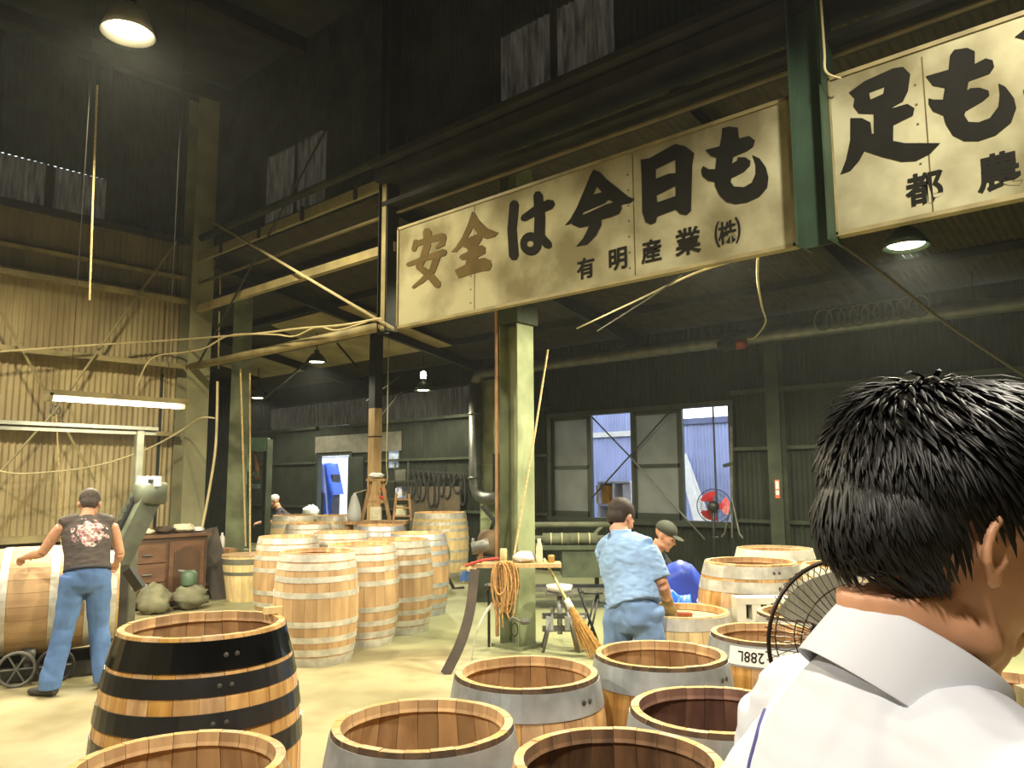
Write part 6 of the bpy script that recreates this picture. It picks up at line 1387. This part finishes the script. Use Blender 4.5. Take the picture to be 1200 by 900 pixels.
# pink and white print on the back of the shirt
prt = GREYSHIRT; nt = prt.node_tree; N = nt.nodes; Lk = nt.links; b = N['Principled BSDF']; src = b.inputs['Base Color'].links[0].from_socket
tc = N.new('ShaderNodeTexCoord'); sx = N.new('ShaderNodeSeparateXYZ'); Lk.new(tc.outputs['Object'], sx.inputs[0])
nz = N.new('ShaderNodeTexNoise'); nz.inputs['Scale'].default_value = 24; nz.inputs['Detail'].default_value = 4; Lk.new(tc.outputs['Object'], nz.inputs['Vector'])
vd = N.new('ShaderNodeVectorMath'); vd.operation = 'SUBTRACT'; vd.inputs[1].default_value = (0.01, 0.0, 1.22); Lk.new(tc.outputs['Object'], vd.inputs[0])
vs_ = N.new('ShaderNodeVectorMath'); vs_.operation = 'MULTIPLY'; vs_.inputs[1].default_value = (1 / 0.15, 0.0, 1 / 0.115); Lk.new(vd.outputs[0], vs_.inputs[0])
ln = N.new('ShaderNodeVectorMath'); ln.operation = 'LENGTH'; Lk.new(vs_.outputs[0], ln.inputs[0])
m1 = N.new('ShaderNodeMath'); m1.operation = 'MULTIPLY_ADD'; m1.inputs[1].default_value = -0.55; m1.inputs[2].default_value = 0.42; Lk.new(ln.outputs['Value'], m1.inputs[0])
m2 = N.new('ShaderNodeMath'); m2.operation = 'ADD'; Lk.new(m1.outputs[0], m2.inputs[0]); Lk.new(nz.outputs['Fac'], m2.inputs[1])
m3 = N.new('ShaderNodeMath'); m3.operation = 'GREATER_THAN'; m3.inputs[1].default_value = 0.52; Lk.new(m2.outputs[0], m3.inputs[0])
bk = N.new('ShaderNodeMath'); bk.operation = 'LESS_THAN'; bk.inputs[1].default_value = 0.10; Lk.new(sx.outputs['Y'], bk.inputs[0])
m4 = N.new('ShaderNodeMath'); m4.operation = 'MULTIPLY'; Lk.new(m3.outputs[0], m4.inputs[0]); Lk.new(bk.outputs[0], m4.inputs[1])
n3 = N.new('ShaderNodeTexNoise'); n3.inputs['Scale'].default_value = 40; Lk.new(tc.outputs['Object'], n3.inputs['Vector'])
cr = N.new('ShaderNodeValToRGB'); cr.color_ramp.elements[0].position = 0.42; cr.color_ramp.elements[0].color = (*s2l((150, 104, 104)), 1); cr.color_ramp.elements[1].position = 0.6; cr.color_ramp.elements[1].color = (*s2l((226, 212, 204)), 1); Lk.new(n3.outputs['Fac'], cr.inputs[0])
mx = N.new('ShaderNodeMixRGB'); Lk.new(m4.outputs[0], mx.inputs[0]); Lk.new(src, mx.inputs[1]); Lk.new(cr.outputs[0], mx.inputs[2]); Lk.new(mx.outputs[0], b.inputs['Base Color'])

# --- worker in the light blue shirt bending to the right over the closed cask
loc = atd(736, 800, 4.85); loc.z = 0; fdv = (F0 * 0.80 + R0 * 0.60).normalized(); rz = facing(fdv)
def LP(px, py, dep): return to_local(atd(px, py, dep), loc, rz)
J = dict(pelvis=LP(742, 708, 4.85), chest=LP(733, 652, 4.98), neck=LP(728, 626, 5.03), head=LP(727, 609, 5.10), hf=V(0.10, 1, -0.55),
         hip_r=V(0.09, 0.0, 0.82), hip_l=V(-0.09, 0.0, 0.82), kn_r=V(0.12, 0.08, 0.45), kn_l=V(-0.12, 0.06, 0.45), an_r=V(0.14, -0.02, 0.085), an_l=V(-0.16, -0.04, 0.085), toe_r=V(0.17, 0.2, 0.02), toe_l=V(-0.2, 0.18, 0.02))
J['sh_r'] = LP(758, 643, 4.86); J['sh_l'] = LP(708, 644, 5.18)
J['el_r'] = LP(776, 685, 4.80); J['wr_r'] = LP(783, 706, 4.98); J['hd_r'] = to_local(atd(790, 722, 5.1), loc, rz) - J['wr_r']; J['pn_r'] = V(-0.3, 0.2, -1)
J['el_l'] = LP(722, 690, 5.42); J['wr_l'] = LP(770, 706, 5.42); J['hd_l'] = LP(792, 712, 5.4) - J['wr_l']; J['pn_l'] = V(0.2, 0, -1)
J['hip_r'] = J['pelvis'] + V(0.09, 0.0, -0.05); J['hip_l'] = J['pelvis'] + V(-0.09, 0.0, -0.05)
P2 = worker(loc, rz, 'worker in a light blue shirt and trousers bending over the closed pale cask', J, shirt=BLUESHIRT, trousers=mat('light_blue_work_trousers', (122, 154, 198), 0.85, var=0.12, scale=5), sleeve=0.86, s_torso=1.12, gloves=('r', 'l'), wr=0.009, shirt_len=0.0, belt=False, hairm=mat('brown_black_cropped_hair', (46, 34, 26), 0.7, var=0.3, scale=60))
q = MB(); Mh = frame(J['hf']); nk = J['neck']
q.lathe([(0.066, -0.02), (0.064, 0.03), (0.058, 0.032), (0.06, -0.02)], 20, Matrix.Translation(nk) @ frame((J['head'] - nk).normalized().cross(V(1, 0, 0)) * -1 if False else V(0, 1, 0)).to_4x4())
inst('collar', q.mesh('collar', BLUESHIRT, smooth=True), P2, (0, 0, 0))
# tool in his hand: short chisel
w0 = atd(786, 716, 5.08)
t = thing('wooden_wedge', w0, 'short brown wedge held under the glove of the blue-shirted worker', 'wedge'); MB().bar(w0 + V(0, 0, -0.03), w0 + R0 * 0.13 + V(0, 0, -0.035), 0.06, 0.05).build('wedge', mat('red_brown_wood', (140, 70, 40), 0.6), t)

# --- man in a dark cap crouching behind the blue bag
loc = atd(766, 720, 7.25); loc.z = 0; fdv = (R0 * 0.75 - F0 * 0.45).normalized(); rz = facing(fdv)
DARKSHIRT = mat('black_work_shirt', (30, 32, 34), 0.85, var=0.15)
J = dict(pelvis=V(0, -0.12, 0.62), chest=V(0, 0.02, 0.90), neck=V(0, 0.14, 1.03), head=V(0, 0, 1.1), hf=V(0.0, 1, -0.55), sh_r=V(0.18, 0.08, 0.97), sh_l=V(-0.18, 0.08, 0.97),
         el_r=V(0.22, 0.22, 0.78), wr_r=V(0.13, 0.36, 0.62), hd_r=V(-0.1, 0.8, -0.7), pn_r=V(-1, 0, 0), el_l=V(-0.22, 0.22, 0.78), wr_l=V(-0.1, 0.36, 0.62), hd_l=V(0.1, 0.8, -0.7), pn_l=V(1, 0, 0),
         hip_r=V(0.09, -0.12, 0.58), hip_l=V(-0.09, -0.12, 0.58), kn_r=V(0.16, 0.22, 0.46), kn_l=V(-0.16, 0.22, 0.46), an_r=V(0.14, 0.0, 0.085), an_l=V(-0.14, 0.0, 0.085), toe_r=V(0.16, 0.22, 0.02), toe_l=V(-0.16, 0.22, 0.02))
def LP(px, py, dep): return to_local(atd(px, py, dep), loc, rz)
J['head'] = LP(779, 629, 7.15); J['neck'] = J['head'] + V(0, -0.07, -0.10); J['chest'] = J['neck'] + V(0, -0.12, -0.16); dz_ = J['chest'] - V(0, 0.02, 0.90)
for k in ('sh_r', 'sh_l', 'el_r', 'el_l'): J[k] = J[k] + dz_
worker(loc, rz, 'man in a dark cap and black shirt crouching behind the blue bag', J, shirt=DARKSHIRT, trousers=mat('dark_blue_trousers', (46, 62, 110), 0.85), sleeve=0.6, cap='brim', hairm=mat('dark_olive_cap', (52, 54, 44), 0.85), wr=0.005)
# --- far man with a white head cloth behind the pale casks
loc = atd(325, 640, 15.6); loc.z = 0; fdv = (R0 * -0.95 - F0 * 0.3).normalized(); rz = facing(fdv)
def LP(px, py, dep): return to_local(atd(px, py, dep), loc, rz)
hd_ = LP(322, 588, 15.6); J = dict(head=hd_, hf=V(0, 1, -0.45), neck=hd_ + V(0, -0.07, -0.11), chest=hd_ + V(0, -0.14, -0.28), pelvis=V(0, -0.30, 0.80))
c_ = J['chest']; J.update(sh_r=c_ + V(0.18, 0.02, 0.06), sh_l=c_ + V(-0.18, 0.02, 0.06), el_r=c_ + V(0.22, 0.2, -0.12), el_l=c_ + V(-0.22, 0.2, -0.12), wr_r=c_ + V(0.12, 0.42, -0.12), wr_l=c_ + V(-0.12, 0.42, -0.12), hd_r=V(0, 1, -0.2), hd_l=V(0, 1, -0.2), pn_r=V(-0.3, 0, -1), pn_l=V(0.3, 0, -1),
    hip_r=V(0.09, -0.30, 0.76), hip_l=V(-0.09, -0.30, 0.76), kn_r=V(0.11, -0.1, 0.44), kn_l=V(-0.11, -0.1, 0.44), an_r=V(0.12, -0.18, 0.085), an_l=V(-0.12, -0.18, 0.085), toe_r=V(0.12, 0.05, 0.02), toe_l=V(-0.12, 0.05, 0.02))
worker(loc, rz, 'far man in a white head cloth and dark shirt bending behind the pale casks', J, shirt=mat('slate_shirt', (70, 64, 74), 0.9), trousers=DENIM, sleeve=0.4, cap='cloth', hairm=mat('white_head_cloth', (206, 208, 206), 0.85, var=0.1), voxel=0.012)
# ------------------------------------------------------------------ man in a white shirt close to the camera, head bowed, seen from behind his right shoulder
EAR = atd(1172, 645, 0.64)
az_ = math.radians(8); fdv = (R0 * math.cos(az_) + F0 * math.sin(az_)).normalized(); rz = facing(fdv)
pt_ = math.radians(26); hfw = V(0, math.cos(pt_), -math.sin(pt_)); Mh = frame(hfw)
Rz = Matrix.Rotation(rz, 3, 'Z')
hcw = EAR - Rz @ (Mh @ V(0.080, -0.006, 0.0))
nkw = atd(1072, 806, 0.71)
loc = V(nkw.x, nkw.y, 0) - fdv * 0.03
def LW(p): return to_local(p, loc, rz)
hc = LW(hcw); nk = LW(nkw); nk.x = hc.x * 0.7
WSH = mat('white_school_shirt', (206, 208, 218), 0.75, var=0.03, scale=4)
SKIN2 = mat('shaded_warm_skin', (198, 146, 114), 0.5, var=0.06, scale=40)
x0 = nk.x
J = dict(head=hc, hf=hfw, neck=nk + V(0, 0.0, 0.0), chest=V(x0, nk.y - 0.075, nk.z - 0.18), pelvis=V(x0, nk.y - 0.01, 0.93),
         sh_r=V(x0 + 0.175, nk.y - 0.01, nk.z - 0.075), sh_l=V(x0 - 0.175, nk.y - 0.01, nk.z - 0.075),
         el_r=V(x0 + 0.23, nk.y - 0.04, nk.z - 0.36), el_l=V(x0 - 0.23, nk.y - 0.04, nk.z - 0.36), wr_r=V(x0 + 0.17, nk.y + 0.16, nk.z - 0.50), wr_l=V(x0 - 0.17, nk.y + 0.16, nk.z - 0.50),
         hd_r=V(-0.3, 1, -0.1), hd_l=V(0.3, 1, -0.1), pn_r=V(-0.6, 0.1, 0.5), pn_l=V(0.6, 0.1, 0.5),
         hip_r=V(x0 + 0.09, nk.y - 0.01, 0.88), hip_l=V(x0 - 0.09, nk.y - 0.01, 0.88), kn_r=V(x0 + 0.10, nk.y + 0.02, 0.48), kn_l=V(x0 - 0.10, nk.y + 0.02, 0.48),
         an_r=V(x0 + 0.11, nk.y - 0.03, 0.085), an_l=V(x0 - 0.11, nk.y - 0.03, 0.085), toe_r=V(x0 + 0.13, nk.y + 0.2, 0.02), toe_l=V(x0 - 0.13, nk.y + 0.2, 0.02))
PM = worker(loc, rz, 'black-haired man in a white collared shirt with bowed head close by', J, skin=SKIN2, shirt=WSH, trousers=mat('dark_grey_trousers', (44, 46, 54), 0.85), sleeve=0.8, voxel=0.0045, neckx=1.03, wr=0.0025, s_torso=1.06, nohair=True)
PM['label'] = 'black-haired man in a white collared shirt bowing his head'
# collar: stand and folded leaf round the neck, pointed at the front
axn = (hc + Mh @ V(0, -0.03, -0.07) - nk).normalized(); axn = V(0, math.sin(0.58), math.cos(0.58)); bx = V(1, 0, 0); by = axn.cross(bx).normalized(); bx = by.cross(axn).normalized()   # by ~ forward
cN = nk + V(0, 0.0, 0.012); rows = []
NT = 48
for i in range(NT + 1):
    th = math.radians(-168 + 336 * i / NT); k = abs(th) / math.radians(168)        # 0 at the nape, 1 at the front
    def ringp(r, h): return cN + bx * (r * 0.98 * math.sin(th)) - by * (r * 1.06 * math.cos(th)) + axn * h
    pt = max(0.0, (k - 0.7) / 0.3)
    rows.append([ringp(0.066, -0.02), ringp(0.0655, 0.028 - 0.004 * k), ringp(0.069, 0.032 - 0.004 * k), ringp(0.074, 0.026 - 0.004 * k), ringp(0.080 + 0.006 * pt, -0.006 - 0.004 * k), ringp(0.085 + 0.014 * pt, -0.034 - 0.006 * k - 0.026 * pt)])
vs = [p for r in rows for p in r]; fs = [(i * 6 + j, i * 6 + j + 1, (i + 1) * 6 + j + 1, (i + 1) * 6 + j) for i in range(NT) for j in range(5)]
cm = MB().add(vs, fs).mesh('collar', WSH, smooth=True); co = inst('collar', cm, PM, (0, 0, 0))
md = co.modifiers.new('thick', 'SOLIDIFY'); md.thickness = 0.0016; md = co.modifiers.new('sub', 'SUBSURF'); md.levels = 1; md.render_levels = 2
# dark blue piping on the back of the shirt and small mark on the collar
def bvh_of(o):
    return BVHTree.FromPolygons([v_.co.copy() for v_ in o.data.vertices], [tuple(p.vertices) for p in o.data.polygons])
shirt_o = [o for o in PM.children if o.name.startswith('shirt')][0]
bt = bvh_of(shirt_o); camL = LW(CAM); NAVY = mat('navy_thread', (70, 66, 128), 0.7, var=0.05)
def cast(px, py, bt):
    d = Matrix.Rotation(-rz, 3, 'Z') @ ray(px, py); h = bt.ray_cast(camL, d); return (h[0], h[1]) if h[0] is not None else None
pts = [cast(px, py, bt) for px, py in ((897, 832), (892, 845), (888, 860), (884, 875), (880, 890), (877, 905), (873, 930))]
pts = [q for q in pts if q]
if len(pts) > 2:
    inst('shirt_piping', MB().tube(bez([q[0] + q[1] * 0.0006 for q in pts], 4), 0.0017, 6).mesh('shirt_piping', NAVY, smooth=True), PM, (0, 0, 0))
bt2 = bvh_of(co); q = cast(1127, 868, bt2)
if q: inst('collar_mark', MB().ell(q[0] + q[1] * 0.002, (0.0022, 0.0022, 0.005), 8, 6).mesh('collar_mark', NAVY), PM, (0, 0, 0))
# hair: cap with thousands of overlapping locks
HB_ = mat('glossy_black_hair', (16, 14, 13), 0.46, var=0.3, scale=90, spec=0.3)
h = MB()
h.ell(hc + Mh @ V(0, -0.016, 0.050), (0.088, 0.102, 0.094), 26, 18, Mh); h.ell(hc + Mh @ V(0, -0.042, 0.012), (0.079, 0.071, 0.080), 22, 14, Mh); h.ell(hc + Mh @ V(0, 0.045, 0.085), (0.07, 0.055, 0.055), 20, 14, Mh)
ho = fuse(h, 'hair', HB_, PM, 0.0045, 4); inv = Mh.transposed()
def hairline(q):
    """True where the scalp is bare (face, ears, neck) in head coordinates"""
    if q.y > 0.05 and q.z < 0.055: return True
    if q.y > -0.035 and abs(q.x) > 0.05 and q.z < 0.030 + max(0, q.y) * 0.2: return True
    return q.z < -0.062 + max(0.0, (q.y + 0.07)) * 0.9
bm = bmesh.new(); bm.from_mesh(ho.data); dl = [v_ for v_ in bm.verts if hairline(inv @ (v_.co - hc))]
bmesh.ops.delete(bm, geom=dl, context='VERTS'); bm.to_mesh(ho.data); bm.free(); ho.data.update()
me = ho.data; cs = [v_.co.copy() for v_ in me.vertices]; ns_ = [v_.normal.copy() for v_ in me.vertices]
rr = random.Random(19); mb = MB(); crown = V(0.0, -0.055, 0.135)
idx = rr.sample(range(len(cs)), min(7500, len(cs)))
for i in idx:
    p, nn = cs[i], ns_[i]; q = inv @ (p - hc); rad_ = V(q.x - crown.x, q.y - crown.y, 0)
    sw = V(-rad_.y, rad_.x, 0); f_ = (rad_.normalized() * 0.8 + sw.normalized() * 0.35 + V(0, 0.25, 0) + V(0, 0, -1.0 if q.z < 0.08 else -0.25)) if rad_.length > 0.004 else V(0, 1, 0)
    f_ = f_ + V(rr.uniform(-0.25, 0.25), rr.uniform(-0.25, 0.25), rr.uniform(-0.15, 0.15)); d = Mh @ f_; d = (d - nn * d.dot(nn)).normalized()
    top_ = max(0.0, min(1.0, (q.z - 0.02) / 0.1)); L_ = rr.uniform(0.03, 0.055) * (0.8 + 0.5 * top_); lift = rr.uniform(0.02, 0.15) * (0.35 + 0.9 * top_); w_ = rr.uniform(0.0012, 0.0028)
    sd = nn.cross(d).normalized(); a = p - nn * 0.002; b1 = a + d * L_ * 0.4 + nn * L_ * lift * 0.7; b2 = a + d * L_ * 0.75 + nn * L_ * lift * 0.85; e_ = a + d * L_ + nn * L_ * lift * 0.55
    e_q = inv @ (e_ - hc)
    if hairline(e_q) and rr.random() < 0.75: continue
    u = nn * 0.0012
    mb.add([a - sd * w_, a + sd * w_, b1 - sd * w_, b1 + u, b1 + sd * w_, b2 - sd * w_ * 0.8, b2 + u, b2 + sd * w_ * 0.8, e_], [(0, 1, 4, 3, 2), (2, 3, 6, 5), (3, 4, 7, 6), (5, 6, 8), (6, 7, 8)])
lo_ = mb.mesh('hair_locks', HB_, smooth=True, fix=False); lk = inst('hair_locks', lo_, ho, (0, 0, 0)); lk['kind'] = 'stuff'
# ------------------------------------------------------------------ thin dust haze in the air of the place (the box reaches past every wall)
hz = bpy.data.materials.new('dust_haze'); hz.use_nodes = True; N = hz.node_tree.nodes; N.remove(N['Principled BSDF'])
vsn = N.new('ShaderNodeVolumeScatter'); vsn.inputs['Color'].default_value = (0.86, 0.92, 0.92, 1); vsn.inputs['Density'].default_value = 0.0014; vsn.inputs['Anisotropy'].default_value = 0.35
hz.node_tree.links.new(vsn.outputs[0], N['Material Output'].inputs['Volume'])
o = MB().span((-9, -12, -0.5), (28, 33, 9.5)).build('dust_haze', hz); o['kind'] = 'structure'
o.display_type = 'WIRE'
